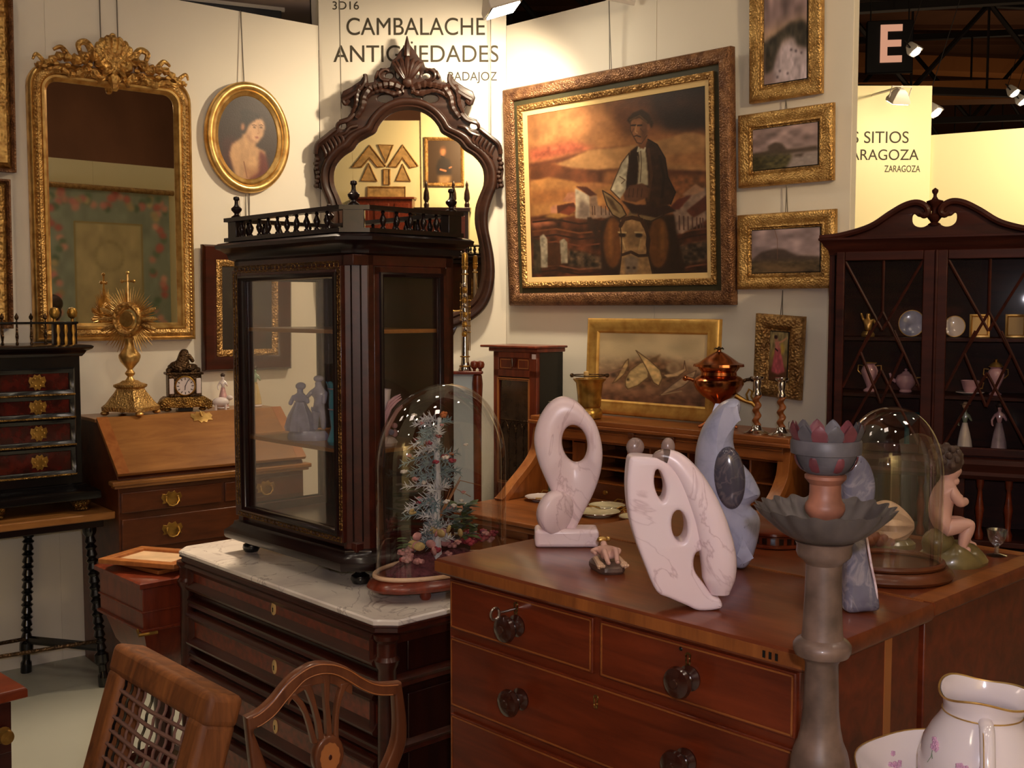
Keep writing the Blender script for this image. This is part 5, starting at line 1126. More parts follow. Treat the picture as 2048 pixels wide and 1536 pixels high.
def cast(poly, c, d):
    best = None
    for i in range(len(poly)):
        (x1, y1), (x2, y2) = poly[i-1], poly[i]; ex, ey = x2-x1, y2-y1; den = d[0]*ey-d[1]*ex
        if abs(den) < 1e-12: continue
        t = ((x1-c[0])*ey-(y1-c[1])*ex)/den; s = ((x1-c[0])*d[1]-(y1-c[1])*d[0])/den
        if t > 0 and -1e-6 <= s <= 1+1e-6: best = t if best is None else min(best, t)
    return best or .05
rings = []
for hx, hz in hole:
    d = Vector((hx-hc[0], hz-hc[1])); d.normalize(); t = cast(op, hc, d); o = Vector(hc)+d*t; i_ = Vector((hx, hz)); mid = (o+i_)/2; hw = (o-i_)/2; ring = []
    T = .03*(1-.35*max(0, (-d.y-.7)/.3))
    for q in range(16):
        f = 2*PI*q/16; cu = math.copysign(abs(math.cos(f))**.75, math.cos(f)); su = math.copysign(abs(math.sin(f))**.6, math.sin(f)); p = mid+hw*cu; ring.append((p.x, T*su, p.y))
    rings.append(ring)
mb = MB(); mb.loft(rings, False, True, True); mb.build('ring', M['marblepink'], A_, ang=80)
mb = MB(); dc = L(c4((348, 832))); k_ = pa.y/F*.3125; mb.M = Matrix.Translation((dc[0], -.022, dc[1])) @ Matrix.Rotation(R(16), 4, 'Y') @ Matrix.Rotation(R(28), 4, 'Z') @ Matrix.Rotation(PI/2, 4, 'X')
mb.lathe([(.0, -.02), (.075, -.02), (.095, -.014), (.1, 0), (.098, .014), (.085, .02), (0, .021)], seg=40, sx=1.12*k_*1050/1, sy=1.35*k_*1050/1); 
mb.build('disc', M['marblepink'], A_, ang=50)
# B: palette with holes under an arched limb
pb = stand_at(1412, 1217); pb.y += .01; L = local_px(pb); kB = pb.y/F
B_ = thing('marble_sculpture', 'white marble palette-shaped sculpture with holes and an arched limb, largest in front', 'sculpture', pb, 0)
body = [(822, 522), (860, 508), (960, 516), (1010, 525), (1075, 560), (1160, 650), (1240, 790), (1300, 940), (1320, 1060), (1290, 1100), (1240, 1120), (1224, 1185), (1240, 1250), (1300, 1330), (1340, 1385), (1392, 1412), (1396, 1470), (1262, 1484), (1180, 1452), (1070, 1405), (990, 1362), (920, 1205), (850, 1012), (815, 852), (803, 702), (810, 582)]
ob = crom([L(c4(p)) for p in body], 4)
h1 = crom([L(c4(p)) for p in [(985, 600), (1012, 600), (1040, 660), (1050, 720), (1040, 775), (1020, 788), (990, 740), (975, 670)]], 4)
h2 = [L(c4((1135+50*math.cos(a)-8*math.sin(a), 950-100*math.sin(a)))) for a in np.linspace(0, 2*PI, 29)[:-1]]
zmin = min(z for x, z in ob); ob = [(x, z-zmin) for x, z in ob]; h1 = [(x, z-zmin) for x, z in h1]; h2 = [(x, z-zmin) for x, z in h2]
mb = MB(); add_plate(mb, [ob, h1, h2], .06, .008, 4); mb.build('palette', M['marblepink'], B_, ang=60)
arch = [(985, 545, 22), (1010, 520, 42), (1065, 520, 52), (1130, 558, 66), (1205, 650, 80), (1265, 760, 92), (1320, 890, 102), (1355, 1010, 110), (1380, 1120, 114), (1390, 1210, 112), (1388, 1290, 104)]
ap = crom([(*L(c4(p[:2])), p[2]*.3125*kB) for p in arch], 4, False)
rr_ = [p[2] for p in ap]; mb = MB(); rg = []
for i, (x, z, r) in enumerate(ap):
    a, b = ap[max(i-1, 0)], ap[min(i+1, len(ap)-1)]; t = Vector((b[0]-a[0], b[1]-a[1])).normalized(); nn = Vector((t.y, -t.x))
    rg.append([(x+nn.x*r*cu, -.014+su*r*1.05, z-zmin+nn.y*r*cu) for cu, su in [(math.copysign(abs(math.cos(f))**.8, math.cos(f)), math.copysign(abs(math.sin(f))**.8, math.sin(f))) for f in np.linspace(0, 2*PI, 21)[:-1]]])
e = L(c4((1395, 1385))); rg.append([(e[0]+(p[0]-ap[-1][0])*.62, p[1]*.7, e[1]-zmin+(p[2]-(ap[-1][1]-zmin))*.25) for p in rg[-1]])
mb.loft(rg[6:]); mb.build('arched_limb', M['marblepink'], B_, ang=45)
mb = MB(); mb.loft(rg[:9]); mb.build('limb_head', M['marbletan'], B_, ang=60)
for q, lab in (((885, 470), 0), ((1100, 470), 1)):   # two small polished stones behind its top
    c = L(c4(q)); mb = MB(); mb.ball((c[0], .05, c[1]-zmin-.004), (.017 if not lab else .013, .011, .018), 14, 10); mb.tube([(c[0], .05, c[1]-zmin-.012), (c[0]+.01, .02, c[1]-zmin-.06)], .008, 8); mb.build('polished_knob', M['marbletan'], B_)
# C: tall blue-grey form with dark disc
pc = stand_at(1480, 1142); pc.y += .035; L = local_px(pc)
C_ = thing('marble_sculpture', 'tall blue-grey marble sculpture with a dark polished disc, behind the palette sculpture', 'sculpture', pc, 0)
oc = crom([L(c4(p)) for p in [(1525, 182), (1485, 170), (1420, 200), (1368, 255), (1312, 335), (1272, 435), (1252, 550), (1255, 700), (1290, 850), (1350, 980), (1420, 1110), (1470, 1200), (1500, 1240), (1555, 1242), (1602, 1185), (1640, 1065), (1656, 955), (1640, 895), (1604, 858), (1594, 838), (1625, 815), (1654, 780), (1648, 735), (1600, 645), (1530, 562), (1492, 475), (1486, 400), (1502, 320), (1530, 235)]], 4)
zm = min(z for x, z in oc); oc = [(x, z-zm) for x, z in oc]
mb = MB(); add_plate(mb, [oc], .10, .042, 5); mb.build('form', M['marbleblue'], C_, ang=70)
mb = MB(); dc = L(c4((1440, 655))); kk = pc.y/F*.3125; mb.M = Matrix.Translation((dc[0], -.048, dc[1]-zm)) @ Matrix.Rotation(R(-6), 4, 'Y') @ Matrix.Rotation(R(-14), 4, 'Z')
mb.loft([[(kk*96*s*math.cos(a), y, kk*198*s*math.sin(a)) for a in np.linspace(0, 2*PI, 41)[:-1]] for s, y in ((.9, .03), (1, .012), (1, -.006), (.95, -.012), (.8, -.016), (.4, -.019), (.02, -.02))]); mb.build('dark_disc', M['marbledk'], C_, ang=50)
# D: polished grey faceted form
pd_ = stand_at(1722, 1226); pd_.y += .02; L = local_px(pd_)
def c5(p): return (1500+p[0]*.32561, 800+p[1]*.32561)
D_ = thing('marble_sculpture', 'polished grey marble sculpture with a rounded head and pale edges, right of the tall candlestick', 'sculpture', pd_, 0)
od = crom([L(c5(p)) for p in [(568, 1326), (570, 1180), (575, 1050), (590, 950), (575, 800), (560, 660), (560, 540), (585, 440), (625, 388), (665, 382), (710, 430), (740, 510), (748, 590), (735, 680), (705, 780), (690, 870), (700, 980), (725, 1100), (755, 1200), (772, 1270), (762, 1320), (680, 1330)]], 4)
zm = min(z for x, z in od); od = [(x, z-zm) for x, z in od]; mb = MB(); add_plate(mb, [od], .058, .012, 2); mb.build('form', M['marblegrey'], D_, ang=40)
mb = MB(); mb.tube([(x+.004, -.024, z) for x, z in crom([(lambda q: (q[0], q[1]-zm))(L(c5(p))) for p in [(735, 1300), (735, 1200), (705, 1050), (680, 900), (672, 870)]], 4, False)], .0022, 6); mb.build('pale_edge', M['marblepink'], D_)

# small reclining terracotta figure on the chest
pf = stand_at(1215, 1138); fg = thing('figurine', 'small painted figure lying on its back on a rocky base, beside the white block', 'figurine', pf, R(8))
mb = MB(); mb.lathe([(.9, 0), (1, .006), (1.0, .014), (.9, .018)], seg=24, sx=.036, sy=.06, fn=lambda r, z, a, k: (r*(1+.06*math.sin(5*a)), z*1.0)); mb.build('base', M['turned'], fg)
skinfig('body', [(0, -.004, .028, .0125), (0, .018, .036, .0135), (0, .032, .042, .006), (0, .044, .049, .0105), (.0095, -.012, .032, .0085), (.0125, -.024, .048, .0065), (.010, -.046, .024, .005), (.010, -.055, .027, .0045), (-.0095, -.012, .032, .0085), (-.0125, -.022, .046, .0065), (-.009, -.046, .023, .005), (-.009, -.055, .026, .0045), (.017, .026, .038, .0055), (.031, .018, .036, .0045), (.024, .0, .033, .004), (-.017, .026, .038, .0055), (-.031, .018, .036, .0045), (-.024, .002, .033, .004)], [(0, 1), (1, 2), (2, 3), (0, 4), (4, 5), (5, 6), (6, 7), (0, 8), (8, 9), (9, 10), (10, 11), (1, 12), (12, 13), (13, 14), (1, 15), (15, 16), (16, 17)], M['skin'], fg)
for x in (.024, -.024):
    mb = MB(); mb.tube([(x, .01, .022), (x*1.05, -.02, .020), (x*1.05, -.045, .018)], [.006, .006, .008], 8); 
    for k in (-1, 0, 1): mb.ball((x*1.05+k*.005, -.053, .019), .004, 6, 4)
    mb.build('drapery', M['shell'], fg)
mb = MB(); mb.ball((.0, .052, .052), (.012, .008, .008), 8, 6); mb.ball((.012, .048, .054), .006, 6, 5); mb.build('crown', M['gold'], fg)

# ------------------------------------------------------------------ glass domes
def dome(name, label, loc, rz, a, b, hgt, base_a, base_b, base_h, feet, basemat, gz):
    t = thing(name, label, 'glass dome', loc, rz)
    mb = MB(); fh = .028 if feet else 0
    mb.lathe([(.9, fh), (.97, fh+.003), (1, fh+base_h*.35), (.97, fh+base_h*.7), (.92, fh+base_h*.85), (.9, fh+base_h)], seg=48, sx=base_a, sy=base_b); mb.build('base', basemat, t, ang=45)
    if feet:
        for q in range(4):
            x, y = base_a*.62*math.cos(PI/4+q*PI/2), base_b*.62*math.sin(PI/4+q*PI/2); mb = MB(); mb.lathe([(.012, 0), (.016, .008), (.014, .02), (.02, .03)], (x, y, 0), 12); mb.build('foot', basemat, t)
    z0 = fh+base_h; prof = [(1, z0)]; hc_ = hgt*.56
    prof += [(1, z0+hc_*k/4) for k in range(1, 5)]; prof += [(math.cos(q)**.9, z0+hc_+(hgt-hc_)*math.sin(q)) for q in np.linspace(0, PI/2, 18)[1:]]
    mb = MB(); mb.lathe(prof, seg=64, sx=a, sy=b, caps=False); mb.build('glass_shade', M['glass'], t, ang=180)
    mb = MB(); mb.tube([(a*1.02*math.cos(q), b*1.02*math.sin(q), z0+.006) for q in np.linspace(0, 2*PI, 65)[:-1]], .006, 8, True); mb.build('chenille_ring', gz, t)
    return t
d1 = FM.pt(1.003, .325, ZM); dm = dome('glass_dome', 'tall glass dome over dried flowers on a round wooden base, beside the display cabinet', d1, FM.rot, .112, .215, .515, .128, .243, .032, True, M['cherry'], M['shell'])
# dried flower arrangement under it
fa = thing('flower_arrangement', 'dried flowers and frosted fir sprigs arranged under the tall glass dome', 'flower arrangement', d1+Vector((0, 0, .0605)), FM.rot)
frost = plain('frosted_fir', rgb(126, 146, 150), .7, var=.35, vs=40); frostw = plain('frosted_white', rgb(206, 206, 208), .7, var=.2, vs=40)
mb = MB(); mb.lathe([(1, 0), (1, .010), (.8, .026), (.4, .034), (0, .036)], seg=28, sx=.09, sy=.18, fn=lambda r, z, a, k: (r*(1+.05*math.sin(9*a)), z*(1+.25*math.sin(5*a+k)))); mb.build('moss_bed', plain('purple_moss', rgb(110, 58, 66), .9, var=.5, vs=60, bmp=.8, bs=120), fa)
mb = MB(); mb.tube(crom([(0, -.02, .03), (.006, -.03, .14), (-.004, -.015, .24), (.006, -.025, .33), (0, -.01, .42)], 5, False), [.014-.0004*i for i in range(21)], 8); mb.build('stem', frostw, fa)
rnd = random.Random(4)
def sprig(p, d, L, mat, n=34, nl=.028):
    mb = MB(); p = Vector(p); d = Vector(d).normalized(); s = d.cross(Vector((.2, .3, 1))).normalized(); u = d.cross(s)
    mb.tube([p, p+d*L*.5+Vector((0, 0, -.006)), p+d*L+Vector((0, 0, -.02))], [.0025, .002, .001], 5)
    for k in range(n):
        t = k/n; q = p+d*L*t+Vector((0, 0, -.02*t*t)); a = k*2.4; w = (s*math.cos(a)+u*math.sin(a))*.8+d*.7; ln = nl*(1-.5*t)
        mb.tube([q, q+w*ln*.6, q+w*ln], [.0016, .0013, .0004], 3)
    return mb.build('fir_sprig', mat, fa)
for i in range(46):
    z = .07+.35*(i/46); a = rnd.uniform(0, 6.28) if i % 3 else rnd.uniform(3.9, 5.4); L_ = rnd.uniform(.05, .085)*(1.35 if i % 3 == 0 else 1)*(1 if abs(math.sin(a)) > .6 else .75)
    sprig((0, -.02, z), (math.cos(a)*.6, math.sin(a), rnd.uniform(-.15, .5)), L_, frost if rnd.random() < .55 else frostw, 26, .03)
def blossom(p, r, mat, n=6):
    mb = MB(); p = Vector(p)
    for k in range(n):
        a = 2*PI*k/n+rnd.random(); mb.ball((p.x+r*.6*math.cos(a), p.y+r*.6*math.sin(a), p.z+r*.25*math.sin(a*3)), (r*.5, r*.5, r*.35), 6, 5)
    mb.ball((p.x, p.y, p.z+r*.3), r*.4, 6, 5); return mb.build('flower', mat, fa)
purp = plain('dried_purple_petal', rgb(120, 56, 84), .7, var=.4, vs=60); yel = plain('dried_yellow_petal', rgb(196, 170, 110), .7, var=.3, vs=60); red = plain('dried_red_petal', rgb(150, 52, 66), .7, var=.4, vs=60); pinkp = plain('dried_pink_petal', rgb(196, 140, 136), .7, var=.35, vs=60); whitep = plain('white_blossom', rgb(226, 216, 206), .6); orangep = plain('dried_orange_petal', rgb(190, 110, 60), .7, var=.3, vs=60); leafm = plain('dried_green_leaf', rgb(84, 104, 62), .6, var=.45, vs=40); tealleaf = plain('grey_green_leaf', rgb(84, 108, 100), .6, var=.4, vs=40)
for i in range(34): 
    y = rnd.uniform(-.15, .18); x = rnd.uniform(-.6, .9)*.085*math.sqrt(max(.1, 1-(y/.2)**2)); blossom((x, y, rnd.uniform(.03, .065)+(.02 if y > 0 else 0)), rnd.uniform(.010, .017), rnd.choice([red, red, red, pinkp, purp] if y > .02 else [red, pinkp, pinkp, whitep]))
for i in range(44):
    a = rnd.uniform(0, 2*PI); r = rnd.uniform(.02, .085); blossom((r*math.cos(a)*.75, -.02+r*math.sin(a)*1.35, rnd.uniform(.15, .44)), rnd.uniform(.006, .011), rnd.choice([whitep, whitep, whitep, red, orangep, pinkp, yel]))
for i in range(14):
    y = rnd.uniform(-.13, .02); mb = MB(); mb.at((rnd.uniform(.0, .07), y, rnd.uniform(.06, .12)), rnd.random()*3, rnd.uniform(-.5, .5)); mb.ball((0, 0, 0), (.016, .006, .012), 8, 5); mb.build('seed_pod', pinkp if i % 2 else yel, fa)
def leaf(p, d, L, w, mat):
    p = Vector(p); d = Vector(d).normalized(); s = d.cross(Vector((0, 0, 1)))
    if s.length < .1: s = Vector((1, 0, 0))
    s.normalize(); nn = s.cross(d); mb = MB(); rg = []
    for t, ww in ((0, .05), (.2, .6), (.45, 1), (.7, .75), (.9, .3), (1, .03)):
        c = p+d*L*t-Vector((0, 0, .25*L*t*t)); rg.append([c-s*w*ww, c+nn*w*.18*ww, c+s*w*ww, c-nn*w*.05])
    mb.loft(rg); return mb.build('leaf', mat, fa)
for i in range(64):
    a = rnd.uniform(-.6, 3.4); r = rnd.uniform(.0, .05); leaf((r*math.cos(a)*.6+.015, .045+r*math.sin(a), rnd.uniform(.07, .17)), (math.cos(a)*.9, math.sin(a), rnd.uniform(-.2, .9)), rnd.uniform(.028, .046), rnd.uniform(.010, .018), leafm if rnd.random() < .6 else tealleaf)
for i in range(10):
    a = rnd.uniform(2.6, 5.4); leaf((.03*math.cos(a), -.06+.06*math.sin(a), rnd.uniform(.05, .1)), (math.cos(a)*.5, math.sin(a), .3), .035, .012, leafm)
mb = MB()
for i in range(5): 
    y = -.03+i*.03; mb.tube([(0, -.04, .1), (.01, y*.6, .16+.02*i), (-.01+.008*i, y+.03, .19+.03*(i % 3))], [.002, .0016, .001], 5)
mb.build('twigs', M['walnut'], fa)
d2 = at_z(1778, 1152, ZC); dm2 = dome('glass_dome', 'empty glass dome on an oval wooden base, on the sideboard at the right', d2, 0, .103, .09, .325, .128, .112, .026, False, M['walnutdk'], M['walnutdk'])

# ------------------------------------------------------------------ cherub, shell, box and glasses on the sideboard
pk = at_z(1903, 1128, ZC); ck = thing('cherub_figurine', 'seated bisque cherub figure on a mossy rock base beside the empty glass dome', 'figurine', pk, 0)
k1 = pk.y/F*.16927
mb = MB(); mb.lathe([(1, 0), (1.02, .008), (.9, .022), (.7, .034), (.3, .04), (0, .042)], seg=30, sx=.074, sy=.05, fn=lambda r, z, a, k: (r*(1+.07*math.sin(4*a+1)), z*(1+.3*math.sin(3*a)))); mb.ball((-.03, .0, .045), (.036, .03, .034), 12, 8); mb.build('rock_base', M['moss'], ck)
def ckp(x, y): return ((x-400)*k1, (1500-y)*k1)
nd = [(*ckp(225, 1030), .027, 0), (*ckp(235, 880), .027, 0), (*ckp(260, 700), .027, 0), (*ckp(290, 570), .022, 0), (*ckp(330, 480), .013, 0), (*ckp(352, 400), .024, 0), (*ckp(355, 300), .030, 0),
      (*ckp(300, 1040), .021, -.018), (*ckp(570, 985), .017, -.02), (*ckp(500, 1150), .014, -.02), (*ckp(475, 1290), .010, -.02), (*ckp(575, 1320), .008, -.02),
      (*ckp(300, 1040), .021, .018), (*ckp(590, 1010), .016, .02), (*ckp(600, 1160), .013, .02), (*ckp(620, 1275), .010, .018), (*ckp(735, 1305), .007, .018),
      (*ckp(320, 590), .013, -.026), (*ckp(420, 740), .012, -.03), (*ckp(520, 715), .009, -.016), (*ckp(320, 590), .013, .026), (*ckp(430, 740), .012, .03), (*ckp(530, 700), .009, .006)]
nodes = [(x, d, z, r) for x, z, r, d in nd]
skinfig('body', nodes, [(0, 1), (1, 2), (2, 3), (3, 4), (4, 5), (5, 6), (0, 7), (7, 8), (8, 9), (9, 10), (10, 11), (0, 12), (12, 13), (13, 14), (14, 15), (15, 16), (3, 17), (17, 18), (18, 19), (3, 20), (20, 21), (21, 22)], M['skin'], ck)
hx, hz = ckp(340, 290)
mb = MB(); mb.ball((hx-.008, 0, hz+.008), (.036, .036, .034), 16, 12)
for i in range(26):
    a = i*2.4; zz = -.3+1.2*(i/26); rr2 = math.sqrt(max(.05, 1-zz*zz*.8)); mb.ball((hx-.010+.034*rr2*math.cos(a)*(.9), .034*rr2*math.sin(a), hz+.008+.034*zz), .009, 6, 5)
mb.build('hair', M['hair'], ck)
mb = MB(); fx, fz = ckp(455, 400); mb.ball((fx-.004, 0, fz), (.006, .005, .005), 8, 6); mb.ball((fx-.012, -.006, fz-.017), (.012, .010, .010), 8, 6); mb.ball((fx-.012, .006, fz-.017), (.012, .010, .010), 8, 6)
mb.build('face', M['skin'], ck)
pk2 = at_z(1795, 1104, ZC); sh = thing('sea_shell', 'large ribbed cream seashell ornament behind the empty glass dome', 'shell', pk2+Vector((0, .06, 0)), R(-10))
mb = MB(); rings = []
for i in range(15):
    t = i/14; x = -.055+.11*t; r = .05*math.sin(PI*(.12+.86*t))**.8+.004; rings.append([(x, r*.9*math.cos(a)*(1+.07*math.sin(a*11)), .05+r*math.sin(a)*(1+.07*math.sin(a*11))) for a in np.linspace(0, 2*PI, 45)[:-1]])
mb.loft(rings); mb.build('shell', M['shell'], sh)
mb = MB(); mb.lathe([(1, 0), (1, .01), (.8, .02), (0, .024)], seg=20, sx=.06, sy=.045); mb.build('base', M['moss'], sh)
mb = MB()
for i in range(5): mb.ball((-.045+.01*i, -.035, .02+.006*(i % 2)), .016, 8, 6)
mb.build('coral', M['terra'], sh)
pr_ = at_z(1562, 1100, ZC)+Vector((0, .07, 0)); rb = thing('round_box', 'low round wooden box with chequered inlaid rim behind the tall candlestick', 'box', pr_, 0)
mb = MB(); mb.lathe([(.072, 0), (.078, .003), (.078, .007), (.072, .009), (.072, .028), (.076, .031), (.076, .036), (.07, .039), (0, .042)], seg=40); mb.build('box_body', M['mahog'], rb)
mb = MB()
for k in range(24):
    a = 2*PI*k/24; mb.at((.0725*math.cos(a), .0725*math.sin(a), .0185), a); mb.b2(-.001, .0012, -.0052, .0052, -.007, .007)
mb.build('chequer_inlay', M['ebony'], rb, smooth=False)
for i, (px, py) in enumerate(((1992, 1112), (2032, 1118))):
    p = at_z(px, py, ZC); lo = FC.loc(p); p = FC.pt(min(lo[0], .85), min(lo[1], .96), ZC); g = thing('wine_glass', 'cut crystal glass behind the cherub at the back of the sideboard' if i == 0 else 'cut crystal glass at the right edge, at the back of the sideboard', 'glass', p, 0, 'crystal glasses on the sideboard')
    mb = MB(); mb.lathe([(.02, 0), (.021, .002), (.005, .006), (.004, .022), (.012, .03), (.018, .042), (.021, .06), (.0195, .06), (.016, .042), (.003, .03)], seg=20, fn=lambda r, z, a, k: (r*(1+.03*math.sin(a*10)), z)); mb.build('bowl', M['crystal'], g)

# ------------------------------------------------------------------ tall turned candlestick in the foreground
cp = Vector((at_y(1648, 1100, 1.5).x, 1.5, 0)); kt = 1.5/F; zc = lambda y: at_y(1648, y, 1.5).z
tc = thing('floor_candlestick', 'tall turned wooden candlestick with fluted tin drip pan and petal cup in the foreground', 'candlestick', cp, R(12))
def pl(l): return [(r*kt, zc(y)) for r, y in l]
mb = MB(); mb.lathe([(.05, .12), (.075, .14), (.08, .18), (.06, .22), (.045, .26), (.05, .5), (.055, .8), (.07, .86), (.06, .9), (.045, .93)]+pl([(60, 1536), (58, 1516), (54, 1500), (46, 1482), (40, 1455), (36, 1420), (34, 1360), (33, 1325), (38, 1316), (54, 1308), (58, 1298), (58, 1288), (52, 1280), (42, 1274), (40, 1262), (38, 1220), (36, 1160), (35, 1128), (40, 1122), (52, 1112), (55, 1104), (54, 1090), (58, 1082), (30, 1078)]), seg=40); mb.build('shaft', M['turned'], tc)
mb = MB(); n_ = 160; rg = []
for r, y, w in ((30, 1080, 0), (62, 1078, .5), (84, 1066, 1), (106, 1048, 1.4), (126, 1030, 1.5), (137, 1014, 2), (134, 1014, 2), (122, 1030, 1.5), (102, 1050, 1), (80, 1066, .5), (58, 1074, 0), (25, 1074, 0)):
    rg.append([(kt*(r+w*2.8*math.cos(20*2*PI*k/n_))*math.cos(2*PI*k/n_), kt*(r+w*2.8*math.cos(20*2*PI*k/n_))*math.sin(2*PI*k/n_), zc(y)+kt*w*1.6*math.cos(20*2*PI*k/n_)) for k in range(n_)])
mb.loft(rg); mb.build('drip_pan', M['pan'], tc, ang=60)
mb = MB(); mb.lathe(pl([(22, 1076), (24, 1046), (28, 1036), (36, 1028), (40, 1018), (39, 1008), (33, 1000), (31, 985), (31, 968), (36, 962), (41, 956), (41, 950), (35, 946)]), seg=32); mb.build('neck', M['terra'], tc)
mb = MB(); mb.lathe(pl([(34, 948), (44, 942), (54, 928), (60, 914), (61, 908), (69, 906), (70, 898), (70, 882), (68, 878), (60, 878), (55, 884), (40, 900), (0, 905)]), seg=40); mb.build('cup', M['greygreen'], tc)
for k in range(14):                                     # painted lotus petals
    a = 2*PI*k/14
    mb = MB(); mb.at((0, 0, 0), a); mb.loft([[(kt*(r+dr), -kt*w, zc(y)), (kt*(r+1.5+dr), 0, zc(y)), (kt*(r+dr), kt*w, zc(y))] for r, y, w, dr in ((58, 884, 10, 4), (63, 872, 17, 4), (68, 860, 15, 4), (69, 850, 7, 4), (68, 845, 1, 4))]+[[(kt*r, -kt*w, zc(y)), (kt*(r-1), 0, zc(y)), (kt*r, kt*w, zc(y))] for r, y, w in ((66, 846, 1), (64, 860, 12), (58, 874, 14), (52, 886, 9))]); mb.build('petal', M['petal'] if k % 2 else M['greygreen'], tc)
    if k % 2 == 0:
        mb = MB(); mb.at((0, 0, 0), a+.22); mb.loft([[(kt*r, -kt*w, zc(y)), (kt*(r+2.5), 0, zc(y)), (kt*r, kt*w, zc(y))] for r, y, w in ((38, 944, 5), (49, 937, 9), (57, 926, 10), (61, 915, 8), (61.5, 910, 5))]); mb.build('painted_petal', M['petal'], tc)
mb = MB(); mb.lathe([(0, .0), (.13, .0), (.14, .02), (.13, .05), (.09, .08), (.06, .13)], seg=32); mb.build('foot', M['turned'], tc)

# ------------------------------------------------------------------ wash jug and basin in the right corner, on a wash stand
jx = Vector((at_y(1966, 1400, 1.62).x, 1.62, 0)); zr = at_y(1966, 1553, 1.62).z
ws = thing('wash_stand', 'small round mahogany wash stand under the flowered basin', 'stand', jx, 0); zb_ = zr-.115
mb = MB(); mb.lathe([(.15, zb_-.03), (.158, zb_-.022), (.155, zb_-.006), (.148, zb_)], seg=32); mb.build('top', M['mahog'], ws)
mb = MB(); mb.lathe([(.035, .08), (.05, .12), (.03, .2), (.028, .5), (.04, zb_-.1), (.06, zb_-.03)], seg=20); mb.build('pillar', M['mahog'], ws)
for k in range(3):
    a = k*2*PI/3+.5; mb = MB(); mb.tube([(.02*math.cos(a), .02*math.sin(a), .14), (.1*math.cos(a), .1*math.sin(a), .1), (.17*math.cos(a), .17*math.sin(a), .02)], [.022, .018, .016], 8); mb.build('leg', M['mahog'], ws)
bs = thing('wash_basin', 'white porcelain wash basin with pink flowers, holding the jug, bottom right corner', 'basin', jx+Vector((0, 0, zb_)), 0)
mb = MB(); mb.lathe([(.08, 0), (.085, .012), (.09, .02), (.13, .05), (.165, .09), (.182, .113), (.184, .116), (.181, .117), (.16, .09), (.12, .05), (.08, .028), (0, .024)], seg=64, fn=lambda r, z, a, k: (r*(1+(.012*math.sin(a*8) if z > .1 else 0)), z)); mb.build('bowl', M['porc'], bs)
mb = MB(); mb.tube([(.1845*math.cos(a)*(1+.012*math.sin(a*8)), .1845*math.sin(a)*(1+.012*math.sin(a*8)), .1165) for a in np.linspace(0, 2*PI, 65)[:-1]], .0014, 6, True); mb.build('gilt_rim', M['gold'], bs)
def posy(par, prof_r, z, a, s, inward=False):          # printed flower spray lying just on the glaze
    mb = MB(); rn = random.Random(int(a*100+z*1000))
    def on(da, dz): 
        zz = z+dz; r = prof_r(zz)+(-.0006 if inward else .0006); return (r*math.cos(a+da), r*math.sin(a+da), zz)
    for i in range(7):
        c = Vector(on(rn.uniform(-.5, .5)*s/.1, rn.uniform(-.4, .9)*s)); o = Vector((math.cos(a), math.sin(a), 0))
        for j in range(5):
            q = j*2*PI/5; tv = Vector((-math.sin(a), math.cos(a), 0)); p = c+tv*(math.cos(q)*.0032)+Vector((0, 0, math.sin(q)*.0032)); mb.ball(p, .0026, 5, 4)
    f = mb.build('printed_flower', PRINT, par)
    mb = MB(); mb.tube([on(0, .2*s), on(.1*s/.1*.3, -.5*s), on(-.05, -1.1*s)], .0007, 4); mb.tube([on(0, -.2*s), on(.28*s/.1, -.6*s)], .0007, 4); mb.build('printed_stem', PRINTG, f)
PRINT = plain('pink_print', rgb(202, 152, 180), .3, coat=.4); PRINTG = plain('green_print', rgb(120, 130, 110), .3, coat=.4)
br = lambda z: float(np.interp(z, [.028, .05, .09, .117], [.08, .12, .16, .181]))
posy(bs, br, .075, 2.75, .018, True); posy(bs, br, .085, 3.4, .018, True); posy(bs, br, .08, 2.2, .018, True)
jg = thing('wash_jug', 'white porcelain wash jug with wavy lip and pink flower sprays, bottom right corner', 'jug', jx+Vector((0, 0, zb_+.025)), 0); zj = jg.location.z
JP = [(.05, 0), (.055, .004), (.05, .01), (.066, .03), (.082, .06), (.0905, .09), (.0905, .118), (.084, .145), (.072, .168), (.061, .184), (.0565, .194), (.0565, .202), (.058, .21), (.060, .217), (.0625, .224)]
sc_ = (at_y(1966, 1384, 1.62).z-zj)/.224
JP = [(r, z*sc_) for r, z in JP]
def jfn(r, z, a, k):
    if k > 10:
        t = (k-10)/4; sp = max(0, math.cos(a+.1))**5; return r*(1+.30*sp*t), z+(.0055*math.sin(3*a+1.4)-.010*sp+.004*math.sin(a))*t
    return r, z
mb = MB(); mb.lathe(JP, seg=64, fn=jfn, caps=False); mb.lathe([(r-.003, z) for r, z in JP], seg=64, fn=jfn, caps=False); mb.lathe([(0, .001), (.05, .001)], seg=64, caps=False); mb.build('jug_body', M['porc'], jg, ang=70)
mb = MB(); rim = [jfn(JP[-1][0], JP[-1][1], a, 14) for a in np.linspace(0, 2*PI, 65)[:-1]]; mb.tube([(r*math.cos(a), r*math.sin(a), z) for (r, z), a in zip(rim, np.linspace(0, 2*PI, 65)[:-1])], .0018, 6, True)
nk = jfn(JP[10][0], JP[10][1], 0, 0); mb.build('gilt_rim', M['gold'], jg)
mb = MB(); mb.tube([(.0575*math.cos(a), .0575*math.sin(a), JP[10][1]) for a in np.linspace(0, 2*PI, 49)[:-1]], .0012, 6, True); mb.build('gilt_band', M['gold'], jg)
ha = R(-109); hp_ = crom([(.056, .196*sc_), (.085, .19*sc_), (.108, .15*sc_), (.112, .115*sc_), (.10, .075*sc_), (.082, .05*sc_)], 5, False)
